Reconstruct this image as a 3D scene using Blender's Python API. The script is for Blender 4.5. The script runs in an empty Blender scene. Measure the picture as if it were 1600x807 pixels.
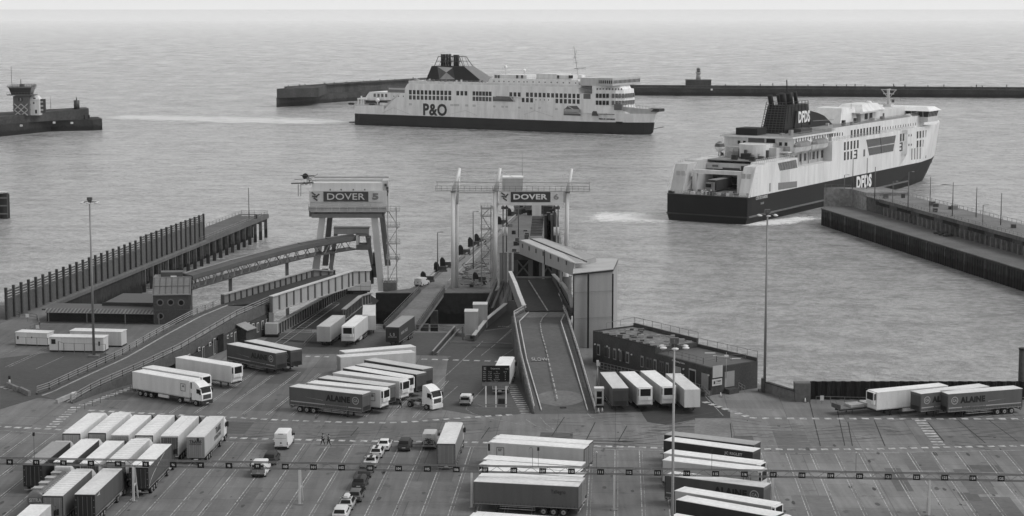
import bpy, bmesh, math, random
from mathutils import Vector, Matrix
random.seed(7)
C = bpy.context.scene.collection
SC = bpy.context.scene
# ---------------- camera ----------------
W0, H0, CH, HOR, F = 1600.0, 807.0, 65.0, 2.0, 3050.0     # photo size, eye height, vanishing row, focal length in photo pixels
PITCH = math.atan((H0/2-HOR)/F)
cam = bpy.data.objects.new('camera', bpy.data.cameras.new('camera')); C.objects.link(cam)
cam.location = (0, 0, CH); cam.rotation_euler = (math.pi/2-PITCH, 0, 0)
cam.data.sensor_width = 36; cam.data.lens = F*36/W0
cam.data.clip_start = 1; cam.data.clip_end = 60000
SC.camera = cam
# ---------------- world ----------------
SUN_EL, SUN_AZ = math.radians(50), math.radians(98)      # azimuth from +Y (out to sea) towards +X
world = bpy.data.worlds.new('World'); SC.world = world; world.use_nodes = True
nt = world.node_tree; nt.nodes.clear()
sky = nt.nodes.new('ShaderNodeTexSky'); sky.sky_type = 'NISHITA'; sky.sun_disc = False
sky.sun_elevation = SUN_EL; sky.sun_rotation = SUN_AZ; sky.dust_density = 6.0; sky.air_density = 1.5; sky.ozone_density = 1.0
bw = nt.nodes.new('ShaderNodeRGBToBW')
mixr = nt.nodes.new('ShaderNodeMix'); mixr.data_type = 'FLOAT'; mixr.inputs[0].default_value = 0.55; mixr.inputs[3].default_value = 6.5
bg = nt.nodes.new('ShaderNodeBackground'); bg.inputs['Strength'].default_value = 0.13
wo = nt.nodes.new('ShaderNodeOutputWorld')
nt.links.new(sky.outputs[0], bw.inputs[0]); nt.links.new(bw.outputs[0], mixr.inputs[2])
tcw = nt.nodes.new('ShaderNodeTexCoord'); sxw = nt.nodes.new('ShaderNodeSeparateXYZ'); ramp = nt.nodes.new('ShaderNodeValToRGB')
for e, (pos, val) in zip(range(4), ((0.0,1.42),(.16,.93),(.42,.55),(1.0,.38))):
    el = ramp.color_ramp.elements[e] if e < 2 else ramp.color_ramp.elements.new(pos)
    el.position = pos; el.color = (val,val,val,1)
mulw = nt.nodes.new('ShaderNodeMath'); mulw.operation = 'MULTIPLY'      # overcast sky, shaped bright low and dim overhead to set roof and sea tones
nt.links.new(tcw.outputs['Generated'], sxw.inputs[0]); nt.links.new(sxw.outputs[2], ramp.inputs[0])
nt.links.new(mixr.outputs[0], mulw.inputs[0]); nt.links.new(ramp.outputs[0], mulw.inputs[1])
nt.links.new(mulw.outputs[0], bg.inputs['Color']); nt.links.new(bg.outputs[0], wo.inputs[0])
sl = bpy.data.lights.new('sun', 'SUN'); sl.energy = 0.9; sl.angle = math.radians(25)
sun = bpy.data.objects.new('sun', sl); C.objects.link(sun)
sd = Vector((math.sin(SUN_AZ)*math.cos(SUN_EL), math.cos(SUN_AZ)*math.cos(SUN_EL), math.sin(SUN_EL)))
sun.rotation_euler = sd.to_track_quat('Z', 'Y').to_euler()
SC.view_settings.view_transform = 'Standard'; SC.view_settings.look = 'None'
SC.view_settings.exposure = 0.66; SC.view_settings.gamma = 1; SC.view_settings.use_curve_mapping = False
SC.render.resolution_x = 1024; SC.render.resolution_y = 516
# ---------------- measuring: photo pixels to metres ----------------
cp, sp = math.cos(PITCH), math.sin(PITCH)
def ray(px, py):
    u, v = px-W0/2, H0/2-py
    return Vector((u, F*cp+v*sp, -F*sp+v*cp))
def G(px, py, z=0.0):
    d = ray(px, py); t = (z-CH)/d.z
    return Vector((d.x*t, d.y*t, z))
def A(px, py, Y):
    d = ray(px, py); t = Y/d.y
    return Vector((d.x*t, Y, CH+d.z*t))
def ZT(py, Y): return A(800, py, Y).z
# ---------------- materials ----------------
_M = {}
KIND = {  # rough, metallic, amp, scale, stretch, fine amp, fine scale, bump
 'paint': (.42, 0, .17, .45, (1,1,.16), .07, 5, 0), 'roof': (.6, 0, .16, .35, (.5,1,1), .10, 2.2, 0), 'panel': (.45, 0, .12, .8, (1,1,.12), .05, 6, 0),
 'concrete': (.9, 0, .30, .12, (1,1,.5), .22, 1.6, .03), 'asphalt': (.85, 0, .22, .05, (1,1,1), .14, 1.2, 0),
 'steel': (.5, .3, .22, .5, (1,1,.3), .12, 6, 0), 'glass': (.08, 0, .2, .6, (1,1,1), .0, 3, 0), 'rubber': (.8, 0, .15, 2, (1,1,1), .1, 9, 0),
 'brick': (.9, 0, .28, .25, (1,1,.6), .25, 3.5, .02), 'wood': (.85, 0, .35, .3, (1,1,.12), .25, 2.5, .02), 'wall': (.92, 0, .45, .10, (1,1,.15), .3, .9, .05), 'mark': (.8, 0, .40, .25, (1,1,1), .6, 1.4, 0),
 'dark': (.6, 0, .25, .12, (1,1,.4), .1, 2, 0), 'cloth': (.8, 0, .1, .6, (1,1,1), .06, 6, 0)}
def gm(v, kind='paint'):
    k = (round(v, 3), kind)
    if k in _M: return _M[k]
    r, me, a, s, st, fa, fs, bp = KIND[kind]
    m = bpy.data.materials.new(kind+'_'+str(int(v*1000))); m.use_nodes = True
    n = m.node_tree; b = n.nodes['Principled BSDF']
    b.inputs['Roughness'].default_value = r; b.inputs['Metallic'].default_value = me
    if kind in ('wall','wood','brick','rubber','cloth','asphalt','dark') or v < .05: b.inputs['Specular IOR Level'].default_value = .22
    if kind in ('panel','paint') and v < .16: b.inputs['Specular IOR Level'].default_value = .15; b.inputs['Roughness'].default_value = .65
    tc = n.nodes.new('ShaderNodeTexCoord'); mp = n.nodes.new('ShaderNodeMapping'); mp.inputs['Scale'].default_value = st
    n1 = n.nodes.new('ShaderNodeTexNoise'); n1.inputs['Scale'].default_value = s; n1.inputs['Detail'].default_value = 5; n1.inputs['Roughness'].default_value = .6
    n2 = n.nodes.new('ShaderNodeTexNoise'); n2.inputs['Scale'].default_value = fs; n2.inputs['Detail'].default_value = 3
    n.links.new(tc.outputs['Object'], mp.inputs[0]); n.links.new(mp.outputs[0], n1.inputs[0]); n.links.new(tc.outputs['Object'], n2.inputs[0])
    m1 = n.nodes.new('ShaderNodeMapRange'); m1.inputs[1].default_value = .3; m1.inputs[2].default_value = .7
    m1.inputs[3].default_value = 1-a; m1.inputs[4].default_value = 1+a*.7
    m2 = n.nodes.new('ShaderNodeMapRange'); m2.inputs[1].default_value = .3; m2.inputs[2].default_value = .7
    m2.inputs[3].default_value = (1-fa)*v; m2.inputs[4].default_value = (1+fa*.7)*v
    mu = n.nodes.new('ShaderNodeMath'); mu.operation = 'MULTIPLY'
    n.links.new(n1.outputs[0], m1.inputs[0]); n.links.new(n2.outputs[0], m2.inputs[0])
    n.links.new(m1.outputs[0], mu.inputs[0]); n.links.new(m2.outputs[0], mu.inputs[1])
    n.links.new(mu.outputs[0], b.inputs['Base Color'])
    if kind == 'wall':            # weed and wet below the tide line
        g = n.nodes.new('ShaderNodeNewGeometry'); sx = n.nodes.new('ShaderNodeSeparateXYZ'); n.links.new(g.outputs['Position'], sx.inputs[0])
        ad = n.nodes.new('ShaderNodeMath'); ad.operation = 'MULTIPLY_ADD'; ad.inputs[1].default_value = 2.5; n.links.new(n2.outputs[0], ad.inputs[0]); n.links.new(sx.outputs[2], ad.inputs[2])
        t = n.nodes.new('ShaderNodeMapRange'); t.inputs[1].default_value = -3.6; t.inputs[2].default_value = -2.7; t.inputs[3].default_value = .45; t.inputs[4].default_value = 1.15; n.links.new(ad.outputs[0], t.inputs[0])
        m3 = n.nodes.new('ShaderNodeMath'); m3.operation = 'MULTIPLY'; n.links.new(mu.outputs[0], m3.inputs[0]); n.links.new(t.outputs[0], m3.inputs[1]); n.links.new(m3.outputs[0], b.inputs['Base Color'])
    if bp:
        bu = n.nodes.new('ShaderNodeBump'); bu.inputs['Distance'].default_value = bp; bu.inputs['Strength'].default_value = .6
        n.links.new(n2.outputs[0], bu.inputs['Height']); n.links.new(bu.outputs[0], b.inputs['Normal'])
    _M[k] = m; return m
# ---------------- mesh builder ----------------
class MB:
    def __init__(s): s.v = []; s.f = []; s.m = []; s.mats = []; s.sm = []
    def mi(s, mat):
        if mat not in s.mats: s.mats.append(mat)
        return s.mats.index(mat)
    def add(s, vs, fs, mat, smooth=False):
        o = len(s.v); i = s.mi(mat); s.v += [tuple(p) for p in vs]
        for f in fs: s.f.append([o+k for k in f]); s.m.append(i); s.sm.append(smooth)
        return s
    def box(s, x0, x1, y0, y1, z0, z1, mat):
        return s.add([(x0,y0,z0),(x1,y0,z0),(x1,y1,z0),(x0,y1,z0),(x0,y0,z1),(x1,y0,z1),(x1,y1,z1),(x0,y1,z1)],
            [(0,3,2,1),(4,5,6,7),(0,1,5,4),(1,2,6,5),(2,3,7,6),(3,0,4,7)], mat)
    def bar(s, a, b, w, h, mat, up=Vector((0,0,1))):
        a, b = Vector(a), Vector(b); d = (b-a)
        if d.length < 1e-6: return s
        d.normalize(); sd_ = d.cross(up)
        if sd_.length < 1e-4: sd_ = Vector((1,0,0))
        sd_.normalize(); u2 = sd_.cross(d).normalized()
        vs = []
        for p in (a, b):
            for sx, sz in ((-1,-1),(1,-1),(1,1),(-1,1)): vs.append(p+sd_*sx*w/2+u2*sz*h/2)
        return s.add(vs, [(3,2,1,0),(4,5,6,7),(0,1,5,4),(1,2,6,5),(2,3,7,6),(3,0,4,7)], mat)
    def tube(s, a, b, r, mat, n=8, r2=None):
        a, b = Vector(a), Vector(b); d = (b-a).normalized(); r2 = r if r2 is None else r2
        x = d.orthogonal().normalized(); y = d.cross(x)
        vs = [a+(x*math.cos(t)+y*math.sin(t))*r for t in [2*math.pi*k/n for k in range(n)]]
        vs += [b+(x*math.cos(t)+y*math.sin(t))*r2 for t in [2*math.pi*k/n for k in range(n)]]
        fs = [(k,(k+1)%n,n+(k+1)%n,n+k) for k in range(n)]
        s.add(vs, fs, mat, True); s.f.append([len(s.v)-2*n+k for k in range(n)][::-1]); s.m.append(s.mi(mat)); s.sm.append(False)
        s.f.append([len(s.v)-n+k for k in range(n)]); s.m.append(s.mi(mat)); s.sm.append(False)
        return s
    def prism(s, poly, z0, z1, mat):            # plan polygon; z0/z1 numbers or lists
        n = len(poly)
        a = z0 if isinstance(z0, (list,tuple)) else [z0]*n
        b = z1 if isinstance(z1, (list,tuple)) else [z1]*n
        ar = sum(poly[i][0]*poly[(i+1)%n][1]-poly[(i+1)%n][0]*poly[i][1] for i in range(n))
        if ar < 0: poly = poly[::-1]; a = a[::-1]; b = b[::-1]
        vs = [(p[0],p[1],a[i]) for i,p in enumerate(poly)]+[(p[0],p[1],b[i]) for i,p in enumerate(poly)]
        return s.add(vs, [tuple(range(n))[::-1], tuple(range(n,2*n))]+[(i,(i+1)%n,n+(i+1)%n,n+i) for i in range(n)], mat)
    def xprism(s, prof, y0, y1, mat):           # x-z profile swept across y
        n = len(prof)
        ar = sum(prof[i][0]*prof[(i+1)%n][1]-prof[(i+1)%n][0]*prof[i][1] for i in range(n))
        if ar < 0: prof = prof[::-1]
        vs = [(p[0],y0,p[1]) for p in prof]+[(p[0],y1,p[1]) for p in prof]
        return s.add(vs, [tuple(range(n)), tuple(range(n,2*n))[::-1]]+[(i,n+i,n+(i+1)%n,(i+1)%n) for i in range(n)], mat)
    def loft(s, rings, mat, cap=True, smooth=False):
        n = len(rings[0]); vs = [p for r in rings for p in r]; fs = []
        for k in range(len(rings)-1):
            for i in range(n): fs.append((k*n+i, k*n+(i+1)%n, (k+1)*n+(i+1)%n, (k+1)*n+i))
        if cap: fs += [tuple(range(n))[::-1], tuple(range((len(rings)-1)*n, len(rings)*n))]
        return s.add(vs, fs, mat, smooth)
    def ball(s, c, r, mat, n=10, m=7, sx=1, sy=1, sz=1):
        rings = []
        for j in range(1, m):
            t = math.pi*j/m
            rings.append([(c[0]+sx*r*math.sin(t)*math.cos(2*math.pi*i/n), c[1]+sy*r*math.sin(t)*math.sin(2*math.pi*i/n), c[2]-sz*r*math.cos(t)) for i in range(n)])
        return s.loft(rings, mat, True, True)
    def sheet(s, pts, mat): return s.add(pts, [tuple(range(len(pts)))], mat)
    def text(s, txt, o, ux, uy, w, h, mat, depth=.03, bold=.0):
        vs, fs = text_geo(txt, bold)
        xs = [v[0] for v in vs]; ys = [v[1] for v in vs]
        x0, x1, y0, y1 = min(xs), max(xs), min(ys), max(ys)
        sy = h/(y1-y0); sx = sy if w is None else w/(x1-x0)
        ux, uy = Vector(ux).normalized(), Vector(uy).normalized(); un = ux.cross(uy); o = Vector(o)
        return s.add([o+ux*(v[0]-(x0+x1)/2)*sx+uy*(v[1]-(y0+y1)/2)*sy+un*(depth if v[2] > 0 else -depth*.3) for v in vs], fs, mat)
    def mesh(s, name, off=None):
        me = bpy.data.meshes.new(name)
        vs = s.v if off is None else [(p[0]-off[0], p[1]-off[1], p[2]-off[2]) for p in s.v]
        me.from_pydata([tuple(p) for p in vs], [], s.f)
        for m in s.mats: me.materials.append(m)
        me.polygons.foreach_set('material_index', s.m); me.polygons.foreach_set('use_smooth', s.sm)
        me.update(); return me
    def build(s, name, parent=None, world=False):   # world: points are in world metres, parent is an unrotated Empty
        off = None
        if world and parent is not None:
            off = Vector(parent.location)
            q = parent.parent
            while q is not None: off = off+Vector(q.location); q = q.parent
        o = bpy.data.objects.new(name, s.mesh(name, off)); C.objects.link(o)
        if parent is not None: o.parent = parent
        return o
_T = {}
def text_geo(txt, bold):
    if (txt, bold) in _T: return _T[(txt, bold)]
    cu = bpy.data.curves.new('lettering', 'FONT'); cu.body = txt; cu.extrude = .02; cu.offset = bold; cu.resolution_u = 3
    cu.space_character = 1.0+bold*2
    ob = bpy.data.objects.new('lettering', cu); C.objects.link(ob)
    dg = bpy.context.evaluated_depsgraph_get(); dg.update()
    me = bpy.data.meshes.new_from_object(ob.evaluated_get(dg))
    r = ([tuple(v.co) for v in me.vertices], [tuple(p.vertices) for p in me.polygons])
    bpy.data.objects.remove(ob); bpy.data.curves.remove(cu); bpy.data.meshes.remove(me)
    _T[(txt, bold)] = r; return r
def tag(o, label=None, cat=None, group=None, kind=None):
    if label: o['label'] = label
    if cat: o['category'] = cat
    if group: o['group'] = group
    if kind: o['kind'] = kind
    return o
def thing(name, label, cat, loc=(0,0,0), rz=0.0, group=None):
    o = bpy.data.objects.new(name, None); C.objects.link(o); o.location = loc; o.rotation_euler = (0,0,rz)
    o.empty_display_size = .5
    return tag(o, label, cat, group)
def heading(h): return math.atan2(h[1], h[0])
def rail_mesh(b, pts, h=1.1, step=2.0, rails=(1.0,.55), w=.06, mat=None, post=.07):
    mat = mat or gm(.45,'steel')
    for i in range(len(pts)-1):
        a, c = Vector(pts[i]), Vector(pts[i+1])
        for r in rails: b.bar(a+Vector((0,0,h*r)), c+Vector((0,0,h*r)), w, w, mat)
        n = max(1, int((c-a).length/step))
        for k in range(n+1):
            p = a.lerp(c, k/n); b.bar(p, p+Vector((0,0,h)), post, post, mat, Vector((0,1,0)))
    return b
WHITE, OFFW, LIGHT, MID, DARK, BLACK = .78, .62, .4, .2, .07, .025
# ---------------- sea ----------------
def sea_material():
    m = bpy.data.materials.new('sea_water'); m.use_nodes = True; n = m.node_tree; b = n.nodes['Principled BSDF']
    b.inputs['IOR'].default_value = 1.33
    geo = n.nodes.new('ShaderNodeNewGeometry')
    def noise(scale, st, det, rough=.55):
        mp = n.nodes.new('ShaderNodeMapping'); mp.inputs['Scale'].default_value = st; mp.inputs['Rotation'].default_value = (0,0,.12)
        nn = n.nodes.new('ShaderNodeTexNoise'); nn.inputs['Scale'].default_value = scale; nn.inputs['Detail'].default_value = det; nn.inputs['Roughness'].default_value = rough
        n.links.new(geo.outputs['Position'], mp.inputs[0]); n.links.new(mp.outputs[0], nn.inputs[0]); return nn.outputs[0]
    def mathn(op, a, bb):
        k = n.nodes.new('ShaderNodeMath'); k.operation = op
        for i, q in enumerate((a, bb)):
            if isinstance(q, (int,float)): k.inputs[i].default_value = q
            else: n.links.new(q, k.inputs[i])
        return k.outputs[0]
    def mr(a, i0, i1, o0, o1):
        k = n.nodes.new('ShaderNodeMapRange')
        for q, v in zip((1,2,3,4), (i0,i1,o0,o1)): k.inputs[q].default_value = v
        n.links.new(a, k.inputs[0]); return k.outputs[0]
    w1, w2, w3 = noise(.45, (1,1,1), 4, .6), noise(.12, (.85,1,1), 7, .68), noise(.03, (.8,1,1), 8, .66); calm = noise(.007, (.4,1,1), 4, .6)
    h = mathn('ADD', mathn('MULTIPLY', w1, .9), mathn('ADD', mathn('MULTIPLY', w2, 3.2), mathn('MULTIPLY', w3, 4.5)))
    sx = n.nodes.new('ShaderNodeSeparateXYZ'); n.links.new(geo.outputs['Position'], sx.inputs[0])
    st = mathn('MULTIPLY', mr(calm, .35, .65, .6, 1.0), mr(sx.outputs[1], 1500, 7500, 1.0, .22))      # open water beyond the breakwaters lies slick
    bu = n.nodes.new('ShaderNodeBump'); bu.inputs['Distance'].default_value = 1.0
    n.links.new(h, bu.inputs['Height']); n.links.new(st, bu.inputs['Strength']); n.links.new(bu.outputs[0], b.inputs['Normal'])
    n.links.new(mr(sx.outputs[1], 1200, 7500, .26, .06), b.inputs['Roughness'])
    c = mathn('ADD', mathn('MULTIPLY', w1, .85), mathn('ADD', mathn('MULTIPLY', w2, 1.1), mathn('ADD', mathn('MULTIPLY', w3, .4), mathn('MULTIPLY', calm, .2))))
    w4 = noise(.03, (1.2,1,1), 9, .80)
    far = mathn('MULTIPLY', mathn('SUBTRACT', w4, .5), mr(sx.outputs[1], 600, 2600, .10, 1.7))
    n.links.new(mathn('MAXIMUM', mathn('ADD', mr(c, 1.10, 1.45, .215, .39), far), .03), b.inputs['Base Color'])     # silt and froth tones, plus light and shade of wave facets painted in
    return m
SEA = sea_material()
SZ = -7.0
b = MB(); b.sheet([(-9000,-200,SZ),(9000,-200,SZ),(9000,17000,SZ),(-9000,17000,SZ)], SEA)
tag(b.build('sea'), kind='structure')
hz = bpy.data.materials.new('sea_haze'); hz.use_nodes = True; hn = hz.node_tree; hn.nodes.remove(hn.nodes['Principled BSDF'])
pv = hn.nodes.new('ShaderNodeVolumePrincipled'); pv.inputs['Density'].default_value = .00003; pv.inputs['Color'].default_value = (.97,.97,.97,1); pv.inputs['Anisotropy'].default_value = .2
hn.links.new(pv.outputs[0], hn.nodes['Material Output'].inputs['Volume'])
b = MB(); b.box(-9600,9600,-400,17600,-14,112,hz); tag(b.build('haze'), kind='stuff')
# ---------------- apron ----------------
def apron_material():
    m = bpy.data.materials.new('apron_tarmac'); m.use_nodes = True; n = m.node_tree; b = n.nodes['Principled BSDF']
    b.inputs['Roughness'].default_value = .82
    geo = n.nodes.new('ShaderNodeNewGeometry')
    def mathn(op, a, bb):
        k = n.nodes.new('ShaderNodeMath'); k.operation = op
        for i, q in enumerate((a, bb)):
            if isinstance(q, (int,float)): k.inputs[i].default_value = q
            else: n.links.new(q, k.inputs[i])
        return k.outputs[0]
    def noise(scale, st, det, lo, hi):
        mp = n.nodes.new('ShaderNodeMapping'); mp.inputs['Scale'].default_value = st; mp.inputs['Rotation'].default_value = (0,0,.054)
        nn = n.nodes.new('ShaderNodeTexNoise'); nn.inputs['Scale'].default_value = scale; nn.inputs['Detail'].default_value = det; nn.inputs['Roughness'].default_value = .62
        n.links.new(geo.outputs['Position'], mp.inputs[0]); n.links.new(mp.outputs[0], nn.inputs[0])
        r = n.nodes.new('ShaderNodeMapRange'); r.inputs[1].default_value = .32; r.inputs[2].default_value = .68; r.inputs[3].default_value = lo; r.inputs[4].default_value = hi
        n.links.new(nn.outputs[0], r.inputs[0]); return r.outputs[0]
    big = noise(.022, (1,1,1), 4, .72, 1.28); mid = noise(.16, (1,.5,1), 5, .84, 1.16); streak = noise(.5, (1.6,.12,1), 4, .90, 1.10); fine = noise(2.2, (1,1,1), 3, .93, 1.07)
    br = n.nodes.new('ShaderNodeTexBrick'); br.offset = .0; br.inputs['Scale'].default_value = 1; br.inputs['Brick Width'].default_value = 9; br.inputs['Row Height'].default_value = 6.2
    br.inputs['Mortar Size'].default_value = .06; br.inputs['Color1'].default_value = (.88,.88,.88,1); br.inputs['Color2'].default_value = (1.10,1.10,1.10,1); br.inputs['Mortar'].default_value = (.6,.6,.6,1)
    mp = n.nodes.new('ShaderNodeMapping'); mp.inputs['Rotation'].default_value = (0,0,.054); n.links.new(geo.outputs['Position'], mp.inputs[0]); n.links.new(mp.outputs[0], br.inputs[0])
    v = mathn('MULTIPLY', mathn('MULTIPLY', big, mid), mathn('MULTIPLY', streak, fine)); v = mathn('MULTIPLY', v, br.outputs[0])
    st1 = noise(.35, (1,.7,1), 6, 0, 1); th = n.nodes.new('ShaderNodeMapRange'); th.inputs[1].default_value = .80; th.inputs[2].default_value = .98; th.inputs[3].default_value = 1.0; th.inputs[4].default_value = .62
    n.links.new(st1, th.inputs[0]); v = mathn('MULTIPLY', v, th.outputs[0])          # oil and rubber stains
    tr = noise(.9, (1.0,.03,1), 3, .86, 1.12); v = mathn('MULTIPLY', v, tr)           # tyre lanes
    # the eastern concrete apron is paler than the older tarmac to the west
    sx = n.nodes.new('ShaderNodeSeparateXYZ'); n.links.new(geo.outputs['Position'], sx.inputs[0])
    e = n.nodes.new('ShaderNodeMapRange'); e.inputs[1].default_value = -10; e.inputs[2].default_value = 32; e.inputs[3].default_value = .135; e.inputs[4].default_value = .163
    n.links.new(sx.outputs[0], e.inputs[0])
    v = mathn('MULTIPLY', v, e.outputs[0]); n.links.new(v, b.inputs['Base Color'])
    return m
APR = apron_material()
def g2(px, py, z=0): p = G(px, py, z); return (p.x, p.y)
apron = [(-330,60),(330,60),(330,318)]
apron += [g2(1600,624), g2(1262,624), g2(1242,624), g2(1198,611), (43.2,327), (26,354), g2(968,520), g2(935,505), g2(800,505), g2(790,512), g2(735,519), g2(600,517), g2(590,515), g2(440,515), g2(424,517), g2(400,500), g2(330,497), g2(250,497), g2(247,480), g2(100,474), g2(-200,470), (-330,420)]
b = MB(); b.prism(apron, -10, 0, APR)
q = b.build('quay_apron'); tag(q, kind='structure')
# dark edge wall colour for the quay's vertical faces
q.data.materials.append(gm(.02,'wall'))
for p in q.data.polygons:
    if abs(p.normal.z) < .5: p.material_index = 1
def patch(name, pts, v, z=.006, kind='asphalt'):
    m = MB(); m.prism([g2(*p) for p in pts], z-.03, z, gm(v, kind)); return tag(m.build(name), kind='structure')
patch('dark_tarmac', [(935,556),(1000,578),(1090,600),(1108,622),(1120,634),(1141,643),(1141,662),(1086,660),(1085,656),(1040,664),(1012,660),(1005,650),(1000,640),(930,610)], .055, .008)
patch('pale_concrete', [(1086,654),(1142,654),(1146,686),(1085,684)], .17, .014, 'concrete')
patch('dark_tarmac', [(0,560),(0,640),(60,622),(118,628),(180,600),(215,560),(110,545),(70,552)], .075, .008)
patch('dark_tarmac', [(425,521),(590,519),(735,521),(800,512),(808,560),(690,556),(470,553),(400,545)], .085, .007)
patch('dark_tarmac', [(690,640),(700,560),(725,545),(805,560),(838,645),(760,652)], .09, .011)
# ---------------- painted markings ----------------
MK = gm(.44,'mark'); MKD = gm(.30,'mark'); JT = gm(.035,'asphalt')
lm = MB()
def line(b, p, q, w=.12, z=.02, mat=MK):
    a, c = Vector((p[0],p[1],0)), Vector((q[0],q[1],0)); d = (c-a)
    if d.length < .01: return
    d.normalize(); s = Vector((-d.y,d.x,0))*w/2
    b.add([(a-s)+Vector((0,0,z)), (c-s)+Vector((0,0,z)), (c+s)+Vector((0,0,z)), (a+s)+Vector((0,0,z))][::1], [(0,1,2,3)], mat)
def pline(b, pts, w=.12, z=.02, mat=MK):
    for i in range(len(pts)-1): line(b, g2(*pts[i]), g2(*pts[i+1]), w, z, mat)
LH = math.radians(3.09); LD = Vector((math.sin(LH), math.cos(LH), 0)); LN = Vector((math.cos(LH), -math.sin(LH), 0))
front = [(-250,664),(0,673),(70,677.5),(380,692),(579,695.8),(930,702),(1100,706),(1262,709),(1430,707),(1600,703.7),(1800,699)]
frontw = [Vector(g2(*p)) for p in front]
def front_y(x):
    for i in range(len(frontw)-1):
        if frontw[i].x <= x <= frontw[i+1].x:
            t = (x-frontw[i].x)/(frontw[i+1].x-frontw[i].x); return frontw[i].y+(frontw[i+1].y-frontw[i].y)*t
    return frontw[0].y if x < frontw[0].x else frontw[-1].y
P0 = G(1264.2,700)
for k in range(-42, 16):
    for off, w, mt in ((-.2,.11,MK),(.22,.07,MKD)):
        base = P0+LN*(k*3.53+off)
        y1 = front_y(base.x-1)-.3; t1 = (y1-base.y)/LD.y
        for a0, a1 in ((-62,-36),(-35.4,-18),(-17.5,t1)):
            if a0 < t1: line(lm, (base+LD*a0)[:2], (base+LD*min(a1,t1))[:2], w, .02, mt)
pline(lm, front, .12)
pline(lm, [(-250,650),(0,661),(75,666),(380,680),(580,683.5),(930,692),(1270,698),(1430,697),(1600,691.5),(1800,686)], .10, mat=MKD)
pline(lm, [(0,650),(90,656)], .1, mat=MKD); pline(lm, [(300,655),(400,660),(560,666)], .1, mat=MKD)
def dashes(b, pts, pitch, w=1.0, h=.95, mat=MK, skip=()):
    P = [Vector(g2(*p)) for p in pts]; L = 0; k = 0; nxt = pitch/2
    for i in range(len(P)-1):
        seg = (P[i+1]-P[i]).length; d = (P[i+1]-P[i])/seg
        while nxt < L+seg:
            c = P[i]+d*(nxt-L)
            if k not in skip: line(b, c-d*w/2, c+d*w/2, h, .024, mat)
            k += 1; nxt += pitch
        L += seg
dashes(lm, [(-150,660),(15,668),(86,671.5),(358,684),(396,686),(566,689.6),(740,691.6),(936,697.4),(1035,700.6),(1268,703),(1366,702),(1463,699.6),(1598,697),(1760,693)], 1.66)
dashes(lm, [(135,641.5),(177,643.5),(314,651),(370,653),(441,657),(531,660.2),(605,661.2),(645,659.4),(733,652.8),(810,647.6)], 1.72)
dashes(lm, [(1098,627.5),(1174,653.4),(1192,654),(1252,654.6),(1598,655),(1760,655)], 1.95, 1.1, 1.1)
dashes(lm, [(474,557),(512,558)], 1.75, .9, 1.0); dashes(lm, [(655,561.5),(745,564),(800,566)], 1.95, 1.1, 1.0)
dashes(lm, [(0,604),(14,609),(44,613.5)], 1.7, 1, .8, MKD)
def zebra(b, p, q, n, wpx, th=.42):
    a, c = Vector(g2(*p)), Vector(g2(*q))
    for k in range(n):
        m = a.lerp(c, k/(n-1)); line(b, m-Vector((wpx/2,.1)), m+Vector((wpx/2,-.05)), th, .024, MK)
zebra(lm, (1438,657.5), (1467,695), 10, 1.75, .95)
zebra(lm, (118,637), (80.5,667), 9, 1.55, .8); zebra(lm, (212,604), (130,633), 13, 1.3, .7)
zebra(lm, (799,602), (822,646), 15, 1.7, .45)
# angled double-lined bays west of the ramp
h8 = math.radians(8.2); D8 = Vector((math.sin(h8), math.cos(h8))); N8 = Vector((math.cos(h8), -math.sin(h8)))
b0 = Vector(g2(379.4,648))
for k in range(-3, 8):
    for off in (-.2,.2):
        a = b0+N8*(k*3.9+off); line(lm, a+D8*(.2*k), a+D8*(36-.6*k), .09, .02, MK)
for pts in ([(732,645),(766,654),(858,673)], [(822,656),(836,665),(860,673)], [(844,652),(852,662),(866,672)], [(916,640),(919,648),(925,653),(981,665.5),(1040,667)],
            [(715,604),(655,657)], [(731,633),(757,606)], [(731,633),(728,640),(738,646)], [(8,574),(72,545)], [(14,574),(78,545)], [(56,577),(100,557)], [(0,557),(30,545)],
            [(880,676),(918,679.5)], [(465,664),(507,665)], [(455,674),(477,675)], [(942,683),(975,684)], [(1236,679),(1272,679)], [(1330,682),(1366,681)], [(1385,682),(1430,681)],
            [(1245,690),(1280,690)], [(1577,671),(1600,671)], [(1200,672),(1320,672)], [(1376,671),(1450,668)], [(1090,607),(1130,650)], [(755,533),(640,640)], [(800,517),(752,556)], [(812,540),(785,557)]):
    pline(lm, pts, .12, .02, MKD)
tag(lm.build('road_markings'), kind='structure')
jm = MB()
for pts in ([(1250,592+20),(1265,628.6),(1282,698)], [(1325,690-30),(1332,698)], [(1366,657),(1383,698)], [(1497,657),(1540,693)], [(1450,660),(1475,690)], [(1545,657),(1590,690)], [(1141,662),(1145,698)], [(1308,640),(1320,697)],
            [(882,652),(862,682)], [(930,660),(915,690)], [(980,665),(966,690)], [(765,668),(752,686)], [(560,668),(548,682)], [(1000,640),(960,640)]):
    pline(jm, pts, .14, .016, JT)
tag(jm.build('slab_joints'), kind='structure')
rg_ = random.Random(31); pm = MB()
for k in range(46):
    px, py = rg_.uniform(-20,1620), rg_.uniform(655,800) if k % 3 else rg_.uniform(560,650)
    if px > 930 and py < 655: continue
    c = G(px,py); w, l = rg_.uniform(1.2,6), rg_.uniform(2,16); v = rg_.choice((.105,.12,.135,.155,.17)); z = .0045+.0004*(k%9)
    q = [c+LN*w/2*a+LD*l/2*e for a, e in ((-1,-1),(1,-1),(1,1),(-1,1))]; pm.add([(p.x,p.y,z) for p in q],[(0,1,2,3)],gm(v,'asphalt'))
tag(pm.build('repair_patches'), kind='structure')
om = MB()
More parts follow.
